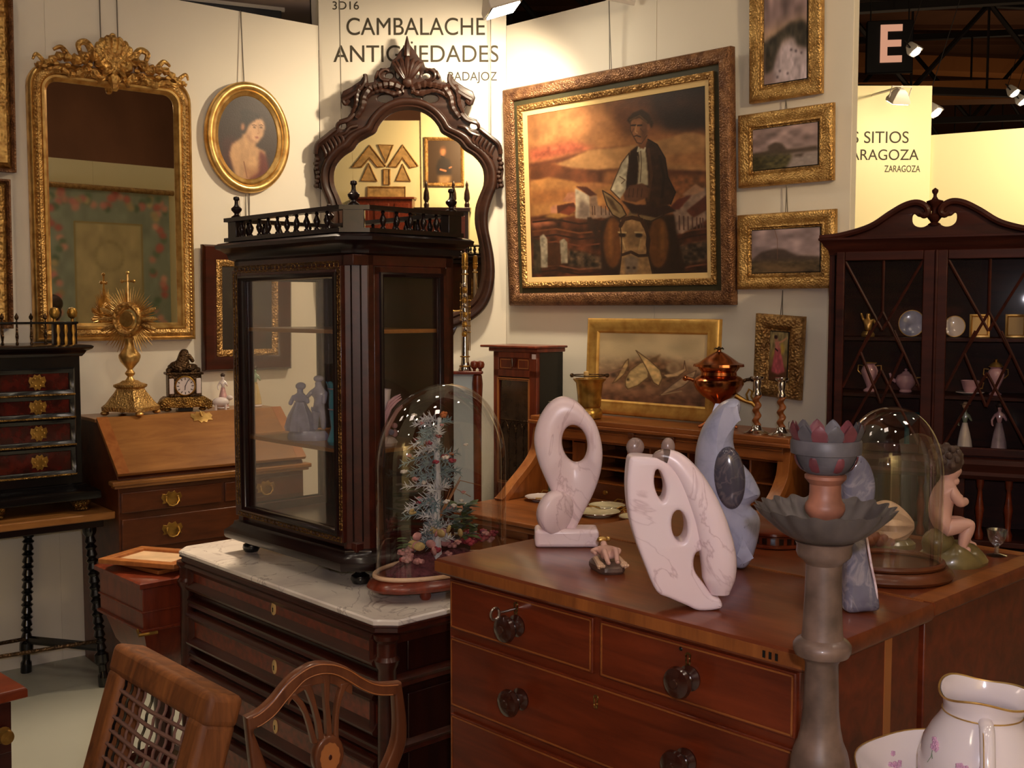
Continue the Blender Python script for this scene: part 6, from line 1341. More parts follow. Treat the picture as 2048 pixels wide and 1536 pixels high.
mb = MB(); mb.tube([(r*math.cos(ha), r*math.sin(ha), z) for r, z in hp_], [.0105]*len(hp_), 10, flat=.8); h_ = mb.build('handle', M['porc'], jg)
mb = MB(); 
for e in (-.0095, .0095): mb.tube([(r*math.cos(ha)+e*.94, r*math.sin(ha)+e*.34-.004, z) for r, z in hp_], .0008, 5)
mb.build('gilt_line', M['gold'], h_)
jr = lambda z: float(np.interp(z, [p[1] for p in JP], [p[0] for p in JP]))
for a, z in ((-2.25, .12), (-2.75, .095), (-1.0, .13), (-1.9, .13), (-.75, .085), (-2.05, .06), (-2.9, .14)): posy(jg, jr, z*sc_, a, .017)

# ------------------------------------------------------------------ chairs and table in the left foreground
_l = at_z(232, 1285, .95); _r = at_z(415, 1385, .95); FH = Frame(_l, math.atan2(_r.y-_l.y, _r.x-_l.x)); HW = (_r-_l).length
hc2 = thing('cord_chair', 'rustic wooden chair with worn thick back frame strung with cords', 'chair', FH.pt(0, 0, 0), FH.rot)
lean = math.atan(.0755/.242); mb = MB(); Tm = Matrix.Translation((0, 0, .95)) @ Matrix.Rotation(-lean, 4, 'X') 
def slab(a, b, c, d, m=.0): 
    mb = MB(); mb.M = Tm; mb.b2(a, b, 0, .075, c, d); return mb
for nm, (a, b, c, d) in (('top_rail', (-.012, HW+.012, -.062, 0)), ('back_post', (-.008, .055, -.50, -.05)), ('back_post', (HW-.055, HW+.008, -.50, -.05)), ('lower_rail', (.05, HW-.05, -.50, -.44))):
    o = slab(a, b, c, d).build(nm, M['rustic'], hc2, bevel=.014, seg=3)
wf = mb
for k in range(13):
    mb = MB(); mb.M = Tm; z = -.085-k*.027; mb.tube([(.05, .012, z), (HW*.5, .008, z-.004), (HW-.05, .012, z)], .0042, 6); mb.build('cross_cord', M['cloth'], hc2)
for k in range(10):
    mb = MB(); mb.M = Tm; x = .065+k*(HW-.13)/9; pts = [(x+.0006*math.sin(i*1.3+k), .012+.002*math.sin(i*1.6), -.06-i*.0135) for i in range(29)]; mb.tube(pts, .0030, 5); mb.build('upright_cord', M['black'] if k in (0, 1, 4) else M['cloth'], hc2)
bx = .95-.5*math.cos(lean); by = -.5*math.sin(lean)
mb = MB(); mb.b2(-.02, HW+.02, by-.42, by+.06, .40, .45); mb.build('seat', M['rustic'], hc2, bevel=.01)
for x in (.02, HW-.02):
    for y in (by-.38, by+.02):
        mb = MB(); mb.b2(x-.025, x+.025, y-.025, y+.025, 0, .40); mb.build('leg', M['rustic'], hc2, bevel=.006)
# shield-back chair
def c6(x, y): return (470+x*.17578, 1310+y*.17578)
_l = at_z(*c6(105, 700), .86); _r = at_z(*c6(1870, 295), .86); FSd = Frame(_l, math.atan2(_r.y-_l.y, _r.x-_l.x)); SW = (_r-_l).length
sc = thing('shield_back_chair', 'shield-back mahogany chair with fan splat and inlaid oval medallion', 'chair', FSd.pt(0, 0, 0), FSd.rot)
H = lambda x, y: FSd.hit(*c6(x, y))
top = [H(*p) for p in ((105, 700), (250, 625), (400, 490), (540, 315), (660, 205), (800, 115), (900, 78), (1000, 70), (1130, 85), (1280, 140), (1400, 215), (1530, 285), (1650, 310), (1780, 305), (1870, 295))]
topi = [H(*p) for p in ((185, 840), (300, 780), (430, 680), (560, 520), (660, 400), (760, 290), (900, 225), (1010, 210), (1120, 225), (1250, 290), (1380, 370), (1500, 425), (1600, 450), (1700, 455), (1790, 450))]
o_ = crom(top, 4, False)
lft = crom([top[0], (.012, .74), (.03, .66), (.07, .58), (SW/2-.06, .515), (SW/2, .49)], 5, False); rgt = crom([top[-1], (SW+.012, .74), (SW-.02, .66), (SW-.06, .58), (SW/2+.06, .515), (SW/2, .49)], 5, False)
oo = o_ + rgt[1:] + list(reversed(lft))[1:-1]
ii = crom(topi, 4, False) + crom([topi[-1], (SW-.018, .74), (SW-.055, .665), (SW-.09, .60), (SW/2+.05, .545), (SW/2, .525)], 5, False)[1:] + list(reversed(crom([topi[0], (.045, .74), (.065, .665), (.10, .60), (SW/2-.05, .545), (SW/2, .525)], 5, False)))[1:-1]
mb = MB(); add_plate(mb, [oo, ii], .026, .006, 3); sb = mb.build('shield_frame', M['chairwood'], sc)
def off_poly(a, b, f): return [((1-f)*p[0]+f*q[0], (1-f)*p[1]+f*q[1]) for p, q in zip(a, b)]
mb = MB(); o2 = crom(top, 4, False); i2 = crom(topi, 4, False)
for f in (.14, .86): mb.tube([(x, -.0135, z) for x, z in off_poly(o2, i2, f)[2:-2]], .0011, 4)
mb.build('stringing', M['inlay'], sb)
for rib in (((900, 1000), (860, 850), (800, 660), (720, 520), (610, 430)), ((970, 950), (940, 760), (890, 570), (835, 400), (790, 330)), ((1060, 940), (1050, 720), (1030, 500), (1030, 300), (1010, 215)), ((1140, 980), (1140, 800), (1152, 620), (1190, 440), (1250, 300))):
    pts = crom([H(*p) for p in rib], 5, False); mb = MB(); mb.loft([[(x-w, -.008, z), (x+w, -.008, z), (x+w, .008, z), (x-w, .008, z)] for (x, z), w in zip(pts, np.interp(np.linspace(0, 1, len(pts)), [0, .5, .85, 1], [.006, .005, .008, .014]))]); mb.build('splat_rib', M['chairwood'], sc, bevel=.003)
fan = crom([H(*p) for p in ((590, 500), (640, 420), (760, 330), (900, 265), (1010, 250), (1120, 265), (1240, 340), (1320, 380))], 4, False)
mb = MB(); mb.loft([[(x, -.007, z+.010), (x, .007, z+.010), (x, .007, z-.012), (x, -.007, z-.012)] for x, z in fan]); mb.build('fan_band', M['chairwood'], sc, bevel=.003)
mx, mz = H(1050, 1140); mb = MB(); mb.at((mx, 0, mz)); add_plate(mb, [[(.034*math.cos(a), .044*math.sin(a)) for a in np.linspace(0, 2*PI, 33)[:-1]]], .024, .006, 3); mb.b2(-.012, .012, -.006, .006, -.16, -.04); md = mb.build('medallion', M['chairwood'], sc)
mb = MB(); mb.at((mx, -.0125, mz)); add_plate(mb, [[(.022*math.cos(a)*(1+.03*math.cos(12*a)), .030*math.sin(a)*(1+.03*math.cos(12*a))) for a in np.linspace(0, 2*PI, 97)[:-1]]], .003); io = mb.build('inlaid_oval', M['inlay'], md, smooth=False)
mb = MB(); mb.at((mx, -.0142, mz)); mb.ball((0, 0, 0), (.004, .001, .006), 10, 6); mb.build('inlaid_dot', M['mahogdk'], io)
mb = MB(); mb.b2(SW/2-.20, SW/2+.20, -.40, .02, .43, .475); mb.build('seat', M['chairwood'], sc, bevel=.01)
for x in (SW/2-.17, SW/2+.17):
    for y in (-.36, -.01): mb = MB(); mb.loft([[(x-w, y-w, z), (x+w, y-w, z), (x+w, y+w, z), (x-w, y+w, z)] for w, z in ((.011, 0), (.02, .43))]); mb.build('leg', M['chairwood'], sc)
for x in (SW/2-.05, SW/2+.05): mb = MB(); mb.b2(x-.012, x+.012, -.012, .014, .47, .53); mb.build('back_support', M['chairwood'], sc)
# small drawer table cut by the left corner
_c = at_z(55, 1374, .74); FT = Frame(_c, R(46)); tb = thing('side_table', 'small mahogany table with a brass knobbed drawer at the bottom left corner', 'table', FT.pt(0, 0, 0), FT.rot)
mb = MB(); stack(mb, [(-.6, 0), (0, 0), (0, .42), (-.6, .42)], [(-.006, .712), (0, .716), (0, .734), (-.004, .74)]); mb.build('tabletop', M['mahog'], tb)
mb = MB(); mb.b2(-.57, -.03, .03, .39, .58, .712); mb.build('apron', M['mahogdk'], tb, bevel=.002)
mb = MB(); mb.b2(-.50, -.09, .02, .04, .60, .70); d = mb.build('drawer', M['mahogdk'], tb, bevel=.003)
kx, kz = FT.hit(6, 1470, .02); mb = MB(); mb.at((max(kx, -.29), .02, kz), 0, PI/2); mb.lathe([(.02, 0), (.02, .003), (.008, .006), (.008, .014), (.018, .02), (.016, .028), (0, .03)], seg=16); mb.build('knob', M['brass'], d)
for x in (-.56, -.05):
    for y in (.04, .36): mb = MB(); mb.loft([[(x-w, y-w+.02, z), (x+w, y-w+.02, z), (x+w, y+w+.02, z), (x-w, y+w+.02, z)] for w, z in ((.014, 0), (.024, .712))]); mb.build('leg', M['mahogdk'], tb)
# sewing box table with frames lying on it
_c = at_z(306, 1176, .76); FX = Frame(FM.pt(-.05, FM.loc(_c)[1], 0), FM.rot); sx = thing('work_table', 'low red-brown work table with tapered box body left of the commode', 'table', FX.pt(0, 0, 0), FX.rot)
mb = MB(); stack(mb, [(-.36, 0), (0, 0), (0, .30), (-.36, .30)], [(.0, .735), (.008, .74), (.008, .755), (0, .76)]); mb.build('lid', M['cherry'], sx)
mb = MB(); mb.b2(-.355, -.005, .006, .295, .60, .736); mb.b2(-.36, 0, .0, .30, .655, .661); mb.b2(-.365, .004, -.004, .303, .592, .602); mb.build('box_body', M['cherry'], sx, bevel=.002)
mb = MB(); mb.loft([[(-.18-w, .15-w*.85, z), (-.18+w, .15-w*.85, z), (-.18+w, .15+w*.85, z), (-.18-w, .15+w*.85, z)] for w, z in ((.16, .592), (.13, .50), (.07, .42))]); mb.build('tapered_well', M['cherry'], sx)
mb = MB(); mb.tube([(-.02, -.006, .60), (0, -.012, .588), (.004, .05, .588)], .006, 6); mb.build('brass_handle', M['brass'], sx)
mb = MB(); mb.lathe([(.03, .06), (.045, .1), (.03, .16), (.035, .3), (.06, .43)], (-.18, .15, 0), 16); mb.build('pillar', M['mahogdk'], sx)
for k in range(4):
    a = PI/4+k*PI/2; mb = MB(); mb.tube([(-.18+.03*math.cos(a), .15+.03*math.sin(a), .1), (-.18+.14*math.cos(a), .15+.14*math.sin(a), .06), (-.18+.22*math.cos(a), .15+.2*math.sin(a), .02)], [.025, .02, .02], 8); mb.build('leg', M['mahogdk'], sx)
pf1 = FX.pt(-.19, .17, .762); f1 = thing('lying_frame', 'plain wooden picture frame lying flat, under another, on the red-brown work table', 'picture frame', pf1, FX.rot+R(10), None)
mb = MB(); mb.b2(-.14, .12, -.11, .11, 0, .014); mb.build('frame', M['oak'], f1, bevel=.003)
pf2 = FX.pt(-.185, .14, .782); f2 = thing('lying_frame', 'pale mounted print in an oak frame lying tilted on top of the work table', 'picture frame', pf2, FX.rot+R(30), None, R(-1.5))
mb = MB(); 
for a, b, c, d in ((-.15, .15, -.12, -.085), (-.15, .15, .085, .12), (-.15, -.115, -.085, .085), (.115, .15, -.085, .085)): mb.b2(a, b, c, d, 0, .018)
mb.build('frame', M['satin'], f2, bevel=.003)
mb = MB(); mb.b2(-.117, .117, -.087, .087, .003, .008); mb.build('print', plain('faded_print', rgb(206, 170, 130), .6, var=.2, vs=12), f2, smooth=False)
# ------------------------------------------------------------------ what the mirrors show: the stands opposite, outside the direct view
def refl(px, py, P, n):
    n = Vector(n).normalized(); d = ray(px, py); t = (Vector(P)-EYE).dot(n)/d.dot(n); return EYE+d*t, d-n*(2*d.dot(n))
_gp, _gn = WL.pt(.3, -.022, 0), -WL.v
def gm_pt(px, py, t): p, d = refl(px, py, _gp, _gn); return p+d*t
q1, q2 = gm_pt(95, 600, 5.9), gm_pt(340, 600, 6.4); WO = Frame((q2.x, q2.y), math.atan2((q1-q2).y, (q1-q2).x))
if WO.v.dot(refl(200, 600, _gp, _gn)[1]) < 0: WO = Frame((q1.x, q1.y), math.atan2((q2-q1).y, (q2-q1).x))
def go(px, py, off=0): 
    p, d = refl(px, py, _gp, _gn); o = WO.pt(0, off, 0); t = (o-p).dot(WO.v)/d.dot(WO.v); q = p+d*t; return (q-WO.o).dot(WO.u), q.z
wall('wall_opposite', WO, [(-3.2, -2.2), (-2.2, -1.2), (-1.2, -.2), (-.2, .8), (.8, 1.8), (1.8, 2.8), (2.8, 3.8)], 3.155, M['wall2'])
xs = sorted([go(84, 372, -.03)[0], go(337, 386, -.03)[0]]); ztp = (go(84, 374, -.03)[1]+go(337, 388, -.03)[1])/2; zin = go(210, 447, -.03)[1]
tw = xs[1]-xs[0]; thh = 2.1
tp = thing('wall_tapestry', 'blue-green tapestry with pink flower garland border and plain cream centre, seen in the gilt mirror', 'tapestry', WO.pt((xs[0]+xs[1])/2, -.02, ztp-thh), WO.rot)
c = Canvas(130, 210, [(0, 0), (1, 0), (1, 1), (0, 1)], (166, 170, 144), 21); rn = np.random.default_rng(5)
c.poly([(0, 0), (1, 0), (1, 1), (0, 1)], (160, 166, 142), 0, .08, 16)
for k in range(150):
    s = k/150; e = int(s*4); f = s*4-e; w = .10+.035*math.sin(k*.7); x, y = [(f, w*.62), (1-w, f), (1-f, 1-w*.62), (w, 1-f)][e]
    col = [(222, 150, 132), (228, 168, 142), (206, 122, 106), (200, 176, 130), (124, 140, 110)][rn.integers(0, 5)]
    c.ell((x+rn.normal(0, .02), y+rn.normal(0, .012)), .030, .018, col, 1)
ia, ib = (ztp-zin)/thh, 1-.14
c.poly([(.235, ia), (.765, ia), (.765, ib), (.235, ib)], (206, 186, 134), 1, .08); c.line([(.235, ia), (.765, ia), (.765, ib), (.235, ib), (.235, ia)], .012, (176, 150, 90))
for k in range(24):
    a = 2*PI*k/24; c.ell((.5+.11*math.cos(a), ia+.16+.07*math.sin(a)), .012, .006, (176, 160, 110), 1)
c.mesh('woven_panel', tw, thh, tp, -.012, M['tapestry'])
mb = MB(); mb.b2(-tw/2, tw/2, -.010, .0, .0, thh); mb.build('lining', M['goldliner'], tp, smooth=False)
mb = MB(); mb.tube([(-tw/2-.05, -.02, thh+.02), (tw/2+.05, -.02, thh+.02)], .028, 10); mb.build('rod', M['golddull'], tp)
# a visitor in a red shirt, seen small in the gilt mirror
pp = gm_pt(104, 602, 4.9); pe = thing('person', 'dark-haired person in a red shirt standing by the tapestry, seen in the gilt mirror', 'person', (pp.x, pp.y, 0), R(60))
nd = [(0, 0, .95, .12, .10), (0, 0, 1.12, .12, .09), (0, 0, 1.32, .15, .10), (0, 0, 1.44, .08), (0, 0, 1.50, .05), (0, -.01, 1.58, .075, .085), (0, -.01, 1.66, .075, .09),
      (.09, 0, .90, .085), (.10, -.01, .50, .06), (.10, .02, .10, .042), (.10, -.12, .035, .035), (-.09, 0, .90, .085), (-.10, -.01, .50, .06), (-.10, .02, .10, .042), (-.10, -.12, .035, .035),
      (.18, 0, 1.38, .055), (.24, .02, 1.12, .042), (.25, -.08, .90, .032), (.25, -.12, .82, .026), (-.18, 0, 1.38, .055), (-.24, .02, 1.12, .042), (-.25, -.08, .90, .032), (-.25, -.12, .82, .026)]
ed = [(0, 1), (1, 2), (2, 3), (3, 4), (4, 5), (5, 6), (0, 7), (7, 8), (8, 9), (9, 10), (0, 11), (11, 12), (12, 13), (13, 14), (2, 15), (15, 16), (16, 17), (17, 18), (2, 19), (19, 20), (20, 21), (21, 22)]
skinfig('body', nd, ed, M['skin'], pe)
red_ = plain('red_shirt_cloth', rgb(150, 40, 44), .8); trou = plain('dark_trouser_cloth', rgb(40, 40, 52), .8)
skinfig('shirt', [(0, 0, .92, .14, .115), (0, 0, 1.12, .135, .105), (0, 0, 1.32, .165, .115), (0, 0, 1.44, .085), (.18, 0, 1.38, .066), (.235, .02, 1.16, .055), (-.18, 0, 1.38, .066), (-.235, .02, 1.16, .055)], [(0, 1), (1, 2), (2, 3), (2, 4), (4, 5), (2, 6), (6, 7)], red_, pe)
skinfig('trousers', [(0, 0, .95, .135, .11), (.09, 0, .86, .098), (.10, -.01, .50, .074), (.10, .02, .08, .06), (-.09, 0, .86, .098), (-.10, -.01, .50, .074), (-.10, .02, .08, .06)], [(0, 1), (1, 2), (2, 3), (0, 4), (4, 5), (5, 6)], trou, pe)
mb = MB(); mb.ball((0, .02, 1.70), (.095, .105, .085), 14, 10); mb.ball((0, .06, 1.62), (.085, .06, .09), 12, 8); mb.build('hair', M['hair'], pe)
mb = MB(); mb.ball((0, -.10, 1.61), (.012, .016, .018), 8, 6); mb.build('nose', M['skin'], pe)
# the stand behind the camera, seen in the carved mirror
_on = Vector((0, -math.cos(R(2.3)), -math.sin(R(2.3)))); _op = om.location + Vector((0, -.0175, 0))
WE = Frame((0, -4.4), PI)
def z4(x, y): return (660+x*.16931, 220+y*.16931)
def eo(x, y, off=0.0):
    p, d = refl(*z4(x, y), _op, _on); o = WE.pt(0, off, 0); t = (o-p).dot(WE.v)/d.dot(WE.v); q = p+d*t; return (q-WE.o).dot(WE.u), q.z
ex = eo(1075, 300)[0]; et = eo(920, 125)[1]
wall('wall_entrance', WE, sorted([(ex-1.0, ex)]) + [(ex, ex+1), (ex+1, ex+2)] if False else [(ex-4, ex-3), (ex-3, ex-2), (ex-2, ex-1), (ex-1, ex), (ex, ex+1), (ex+1, ex+2), (ex+2, ex+3)], et, M['wall2'])
sgn = 1 if eo(1300, 300)[0] > ex else -1
wall('wall_entrance_sign', Frame(WE.pt(ex, -.03, 0)[:2], PI), [(0, 1.0)] if sgn > 0 else [(-1.0, 0)], et+.5, M['wall2'])
fan = plain('painted_fan_paper', rgb(176, 140, 88), .6, var=.4, vs=14)
for lab, pts in (('wide chevron-shaped framed fan leaf, left of the two on the opposite wall', [(470, 420), (660, 668), (565, 672), (470, 565), (375, 672), (262, 680)]), ('wide chevron-shaped framed fan leaf, right of the two on the opposite wall', [(860, 415), (1040, 665), (950, 680), (860, 565), (785, 672), (690, 672)]), ('framed triangle pointing down between the two chevron fan leaves', [(570, 410), (745, 415), (665, 620)]), ('small framed triangle under the left chevron fan leaf', [(460, 630), (555, 840), (370, 835)]), ('small framed triangle under the right chevron fan leaf', [(860, 640), (950, 840), (780, 835)]), ('narrow upright framed strip between the two small triangles', [(635, 700), (705, 700), (705, 880), (635, 880)]), ('long low framed panel under the fan leaves on the opposite wall', [(445, 910), (890, 912), (890, 1035), (445, 1030)])):
    P = [eo(x, y, -.02) for x, y in pts]; cx = sum(p[0] for p in P)/len(P); zb2 = min(p[1] for p in P)
    t = thing('framed_fan', lab, 'framed fan', WE.pt(cx, -.002, zb2), WE.rot, 'framed fan leaves on the opposite wall'); L2 = [(p[0]-cx, p[1]-zb2) for p in P]
    mb = MB(); mb.prism(L2, -.012, 0); mb.build('fan_leaf', fan, t, smooth=False)
    mb = MB(); mb.tube([(x, -.014, z) for x, z in L2], .014, 6, True); mb.build('frame', M['golddull'], t)
P = [eo(*p, -.08) for p in ((1112, 318), (1582, 325), (1582, 905), (1130, 900))]; x0, x1 = sorted((P[0][0], P[1][0])); zb2, zt2 = P[3][1], P[0][1]
t = thing('portrait', 'large dark portrait of a standing officer seen in the carved mirror', 'painting', WE.pt((x0+x1)/2, -.034, zb2), WE.rot); w, h = x1-x0, zt2-zb2
mb = MB(); mb.rectframe([(0, 0), (0, .03), (.02, .04), (.05, .02), (.05, 0)], -w/2, w/2, 0, h); mb.build('frame', M['golddull'], t)
c = Canvas(80, 100, [(1582, 325), (1112, 318), (1130, 900), (1582, 905)], (64, 44, 28), 30)
c.poly([(1270, 590), (1330, 560), (1420, 590), (1450, 700), (1440, 800), (1260, 800), (1240, 690)], (36, 26, 24), 1.5); c.poly([(1270, 800), (1440, 800), (1430, 900), (1280, 900)], (150, 116, 78), 3); c.ell((1330, 480), 38, 60, (170, 110, 72), 2); c.poly([(1295, 440), (1370, 440), (1360, 400), (1310, 405)], (90, 60, 40), 2); c.line([(1300, 720), (1370, 740)], 26, (170, 110, 74)); c.line([(1310, 545), (1345, 560)], 20, (30, 24, 24)); c.line([(1420, 700), (1445, 690)], 22, (160, 104, 68))
c.mesh('canvas', w-.09, h-.09, t, -.012).location = (0, 0, .045)
P = [eo(*p, -.45) for p in ((250, 1052), (970, 1040), (970, 1400))]; x0, x1 = sorted((P[0][0], P[1][0])); zt2 = P[0][1]
t = thing('sideboard_cabinet', 'reddish brown cabinet seen in the carved mirror under the fan leaves', 'cabinet', WE.pt((x0+x1)/2, 0, 0), WE.rot); w = x1-x0
mb = MB(); mb.b2(-w/2, w/2, -.45, -.02, 0, zt2); mb.b2(-w/2-.03, w/2+.03, -.48, -.01, zt2, zt2+.03); mb.build('carcass', M['cherry'], t, bevel=.004)
for k in range(3): mb = MB(); mb.b2(-w/2+.04+k*w/3, -w/2-.04+(k+1)*w/3, -.465, -.45, .2, zt2-.06); mb.build('door', M['burl'], t, bevel=.006)
P = [eo(*p, -.45) for p in ((990, 1150), (1660, 1145))]; x0, x1 = sorted((P[0][0], P[1][0])); zt2 = P[0][1]; w = x1-x0
x0 = max(x0, 0) if False else x0
t = thing('gallery_cabinet', 'black cabinet with pointed finials seen in the carved mirror below the portrait', 'cabinet', WE.pt((x0+x1)/2, -.05, 0), WE.rot)
mb = MB(); mb.b2(-w/2+.03, w/2-.03, -.42, 0, 0, zt2-.06); mb.b2(-w/2, w/2, -.45, 0, zt2-.06, zt2); mb.build('carcass', M['ebony'], t, bevel=.005)
mb = MB(); mb.b2(-w/2+.08, w/2-.08, -.43, -.42, .3, zt2-.12); mb.build('door', M['mahogdk'], t, bevel=.006)
for xx in (1140, 1460, 1620):
    fx = eo(xx, 1150, -.45)[0]-(x0+x1)/2; mb = MB(); mb.lathe([(.035, 0), (.04, .04), (.025, .07), (.045, .12), (.04, .2), (.018, .28), (.025, .31), (.01, .36), (0, .38)], (max(-w/2+.05, min(w/2-.05, fx)), -.4, zt2), 12); mb.build('finial', M['ebony'], t)
# ------------------------------------------------------------------ small things on the bureau
ZB = 1.157
pm_ = at_z(260, 829, ZB); lo = WL.loc(pm_); pm_ = WL.pt(lo[0], -.188, ZB); km = pm_.y/F
mo = thing('monstrance', 'gilt sunburst monstrance with cross on a stepped foot, on the bureau', 'monstrance', pm_, R(-12)); zm_ = lambda y: (829-y)*km
mb = MB(); 
def sq(hw, hd, y): return [(a*hw*km, b*hd*km, zm_(y)) for a, b in ((-1, -.75), (-.75, -1), (.75, -1), (1, -.75), (1, .75), (.75, 1), (-.75, 1), (-1, .75))]
mb.loft([sq(46, 40, 820), sq(47, 40, 812), sq(40, 36, 806), sq(36, 32, 800), sq(34, 30, 796), sq(26, 23, 784), sq(22, 20, 776), sq(27, 24, 772), sq(27, 24, 768), sq(17, 15, 764), (sq(12, 12, 760))]); mb.build('stepped_foot', M['goldf'], mo, ang=30)
for a, b in ((-1, -1), (1, -1), (1, 1), (-1, 1)): mb = MB(); mb.ball((a*38*km, b*32*km, .012), (.02, .02, .0118), 8, 6); mb.build('claw', M['gold'], mo)
mb = MB(); mb.lathe([(r*km, zm_(y)) for r, y in ((12, 762), (7, 756), (5, 752), (9, 748), (10, 745), (7, 741), (5, 738), (8, 734), (18, 722), (21, 714), (21, 709), (16, 702), (9, 692), (8, 682), (10, 676), (5, 670))], seg=24); mb.build('stem', M['gold'], mo)
zc_ = zm_(638); 
mb = MB(); rn = random.Random(3)
for k in range(64):
    a = 2*PI*k/64; ln = (69 if k % 4 == 0 else 58+8*rn.random())*km*(1.0 if math.sin(a) > -.3 else 1.05); w = .0045 if k % 2 else .003; c_, s_ = math.cos(a), math.sin(a)
    mb.tube([(c_*20*km, .004, zc_+s_*20*km), (c_*ln*.7, .002, zc_+s_*ln*.7), (c_*ln, 0, zc_+s_*ln)], [w, w, .0006], 4)
mb.build('sunburst', M['gold'], mo)
mb = MB(); mb.tube([(27*km*math.cos(a), -.006, zc_+29*km*math.sin(a)) for a in np.linspace(0, 2*PI, 41)[:-1]], .021, 10, True, .7); mb.build('halo_ring', M['goldc'], mo)
mb = MB(); mb.at((0, -.008, zc_), 0, PI/2); mb.lathe([(.0, 0), (.036, 0), (.04, .006), (.034, .012), (0, .014)], seg=28); mb.build('lunette', M['gold'], mo)
for a in (-.32, 0.02, .36, 2.8, 3.14, 3.5):
    mb = MB(); c_, s_ = math.cos(a), math.sin(a); mb.tube([(c_*34*km, -.006, zc_+s_*34*km), (c_*50*km, -.008, zc_+s_*50*km), (c_*64*km, -.004, zc_+s_*64*km)], [.010, .012, .005], 7); mb.build('leaf_ray', M['goldf'], mo)
mb = MB(); zx = zm_(580); mb.tube([(0, 0, zm_(606)), (0, 0, zm_(545))], .005, 6); mb.tube([(-13*km, 0, zm_(562)), (13*km, 0, zm_(562))], .005, 6)
for p in ((0, 545), (-13, 562), (13, 562)): mb.ball((p[0]*km, 0, zm_(p[1])), .009, 7, 5)
mb.build('cross', M['gold'], mo)
# mantel clock
pcl = at_z(372, 822, ZB); lo = WL.loc(pcl); pcl = WL.pt(lo[0], -.15, ZB); kc = pcl.y/F; cz = lambda y: (822-y)*kc
ck2 = thing('mantel_clock', 'gilt mantel clock with white dial and dark bronze figure on top, on the bureau', 'clock', pcl, R(25))
mb = MB(); mb.b2(-.065, .065, -.05, .05, cz(812), cz(795)); mb.loft([[(-w*kc, -d, cz(y)), (w*kc, -d, cz(y)), (w*kc, d, cz(y)), (-w*kc, d, cz(y))] for w, d, y in ((44, .055, 814), (48, .058, 806), (44, .054, 798), (38, .048, 793))])
for s in (-1, 1): mb.tube([(s*40*kc, -.03, cz(800)), (s*50*kc, -.04, cz(806)), (s*48*kc, -.045, cz(814)), (s*42*kc, -.04, cz(817))], [.012, .012, .011, .008], 8); mb.ball((s*34*kc, -.03, .010), (.02, .02, .0098), 8, 5)
mb.build('scrolled_base', M['brassd'], ck2)
mb = MB(); mb.b2(-.035, .035, -.045, .045, 0, cz(812)); mb.build('plinth_block', M['black'], ck2, bevel=.003)
mb = MB(); mb.b2(-.078, .078, -.042, .042, cz(793), cz(748)); mb.b2(-.088, .088, -.048, .048, cz(749), cz(744)); mb.build('case', M['bronze'], ck2, bevel=.004)
mb = MB(); mb.at((0, -.043, cz(771)), 0, PI/2); mb.lathe([(.046, 0), (.049, .004), (.044, .009), (.042, .006)], seg=32, caps=False); mb.build('bezel', M['brass'], ck2)
mb = MB(); mb.at((0, -.0435, cz(771)), 0, PI/2); mb.lathe([(0, .004), (.043, .004), (.043, 0)], seg=32); dl = mb.build('dial', M['porc'], ck2)
mb = MB()
for k in range(12):
    a = k*PI/6; mb.at((.034*math.sin(a), -.0482, cz(771)+.034*math.cos(a)), 0, 0, a); mb.b2(-.0016, .0016, -.0004, .0004, -.005, .005)
mb.build('hour_mark', M['black'], dl, smooth=False)
for a, l in ((.45, .03), (3.25, .02)): mb = MB(); mb.at((0, -.049, cz(771)), 0, 0, a); mb.b2(-.0014, .0014, -.0004, .0004, -.004, l); mb.build('clock_hand', M['black'], dl, smooth=False)
for x in (-.063, .063): mb = MB(); mb.at((x, -.043, cz(771))); mb.b2(-.011, .011, -.004, .002, -.038, .036); mb.build('porcelain_plaque', M['porc'], ck2, bevel=.003)
skinfig('figure', [(0, 0, cz(744), .03), (-.005, 0, cz(722), .03), (.0, 0, cz(705), .022), (.0, 0, cz(697), .018), (.03, -.02, cz(730), .022), (.05, -.03, cz(748), .018), (-.045, 0, cz(735), .03), (-.065, 0, cz(727), .022), (.03, -.01, cz(714), .012), (.045, -.02, cz(725), .01), (.06, 0, cz(738), .018)], [(0, 1), (1, 2), (2, 3), (0, 4), (4, 5), (0, 6), (6, 7), (2, 8), (8, 9), (4, 10)], M['bronze'], ck2)
rn = random.Random(8); mb = MB()
for i in range(26): mb.ball((rn.uniform(-.075, .075), rn.uniform(-.03, .02), cz(742)+rn.uniform(0, .03)*(1-abs(i-13)/16)), rn.uniform(.008, .014), 6, 5)
mb.build('rocky_mount', M['bronze'], ck2)
p = at_z(457, 818, ZB); lo = WL.loc(p); lady('porcelain_figurine', 'white porcelain lady in pink skirt with a small lamb, on the bureau beside the clock', 'figurine', WL.pt(lo[0], -.14, ZB), .185, R(10), plain('pink_striped_glaze', rgb(206, 160, 160), .2, coat=.5, var=.25, vs=50), M['porc'])
p2 = WL.pt(lo[0]-.055, -.235, ZB); lm = thing('lamb_figurine', 'small white porcelain lamb at the feet of the pink lady figurine', 'figurine', p2, R(20))
mb = MB(); mb.ball((0, 0, .04), (.042, .022, .024), 12, 8); mb.ball((.042, 0, .06), (.016, .012, .013), 10, 7); 
for x in (-.025, .022): 
    for y in (-.01, .01): mb.tube([(x, y, .03), (x, y, .001)], .006, 6)
mb.build('body', M['porc'], lm)
p = at_z(541, 812, ZB); lo = WL.loc(p); lady('porcelain_figurine', 'porcelain lady in green and yellow dress seen through the display cabinet glass', 'figurine', WL.pt(min(lo[0], 1.0), -.14, ZB), .22, R(10), plain('yellow_glaze', rgb(206, 178, 120), .2, coat=.5, var=.2, vs=30), plain('green_glaze', rgb(150, 176, 150), .2, coat=.5))

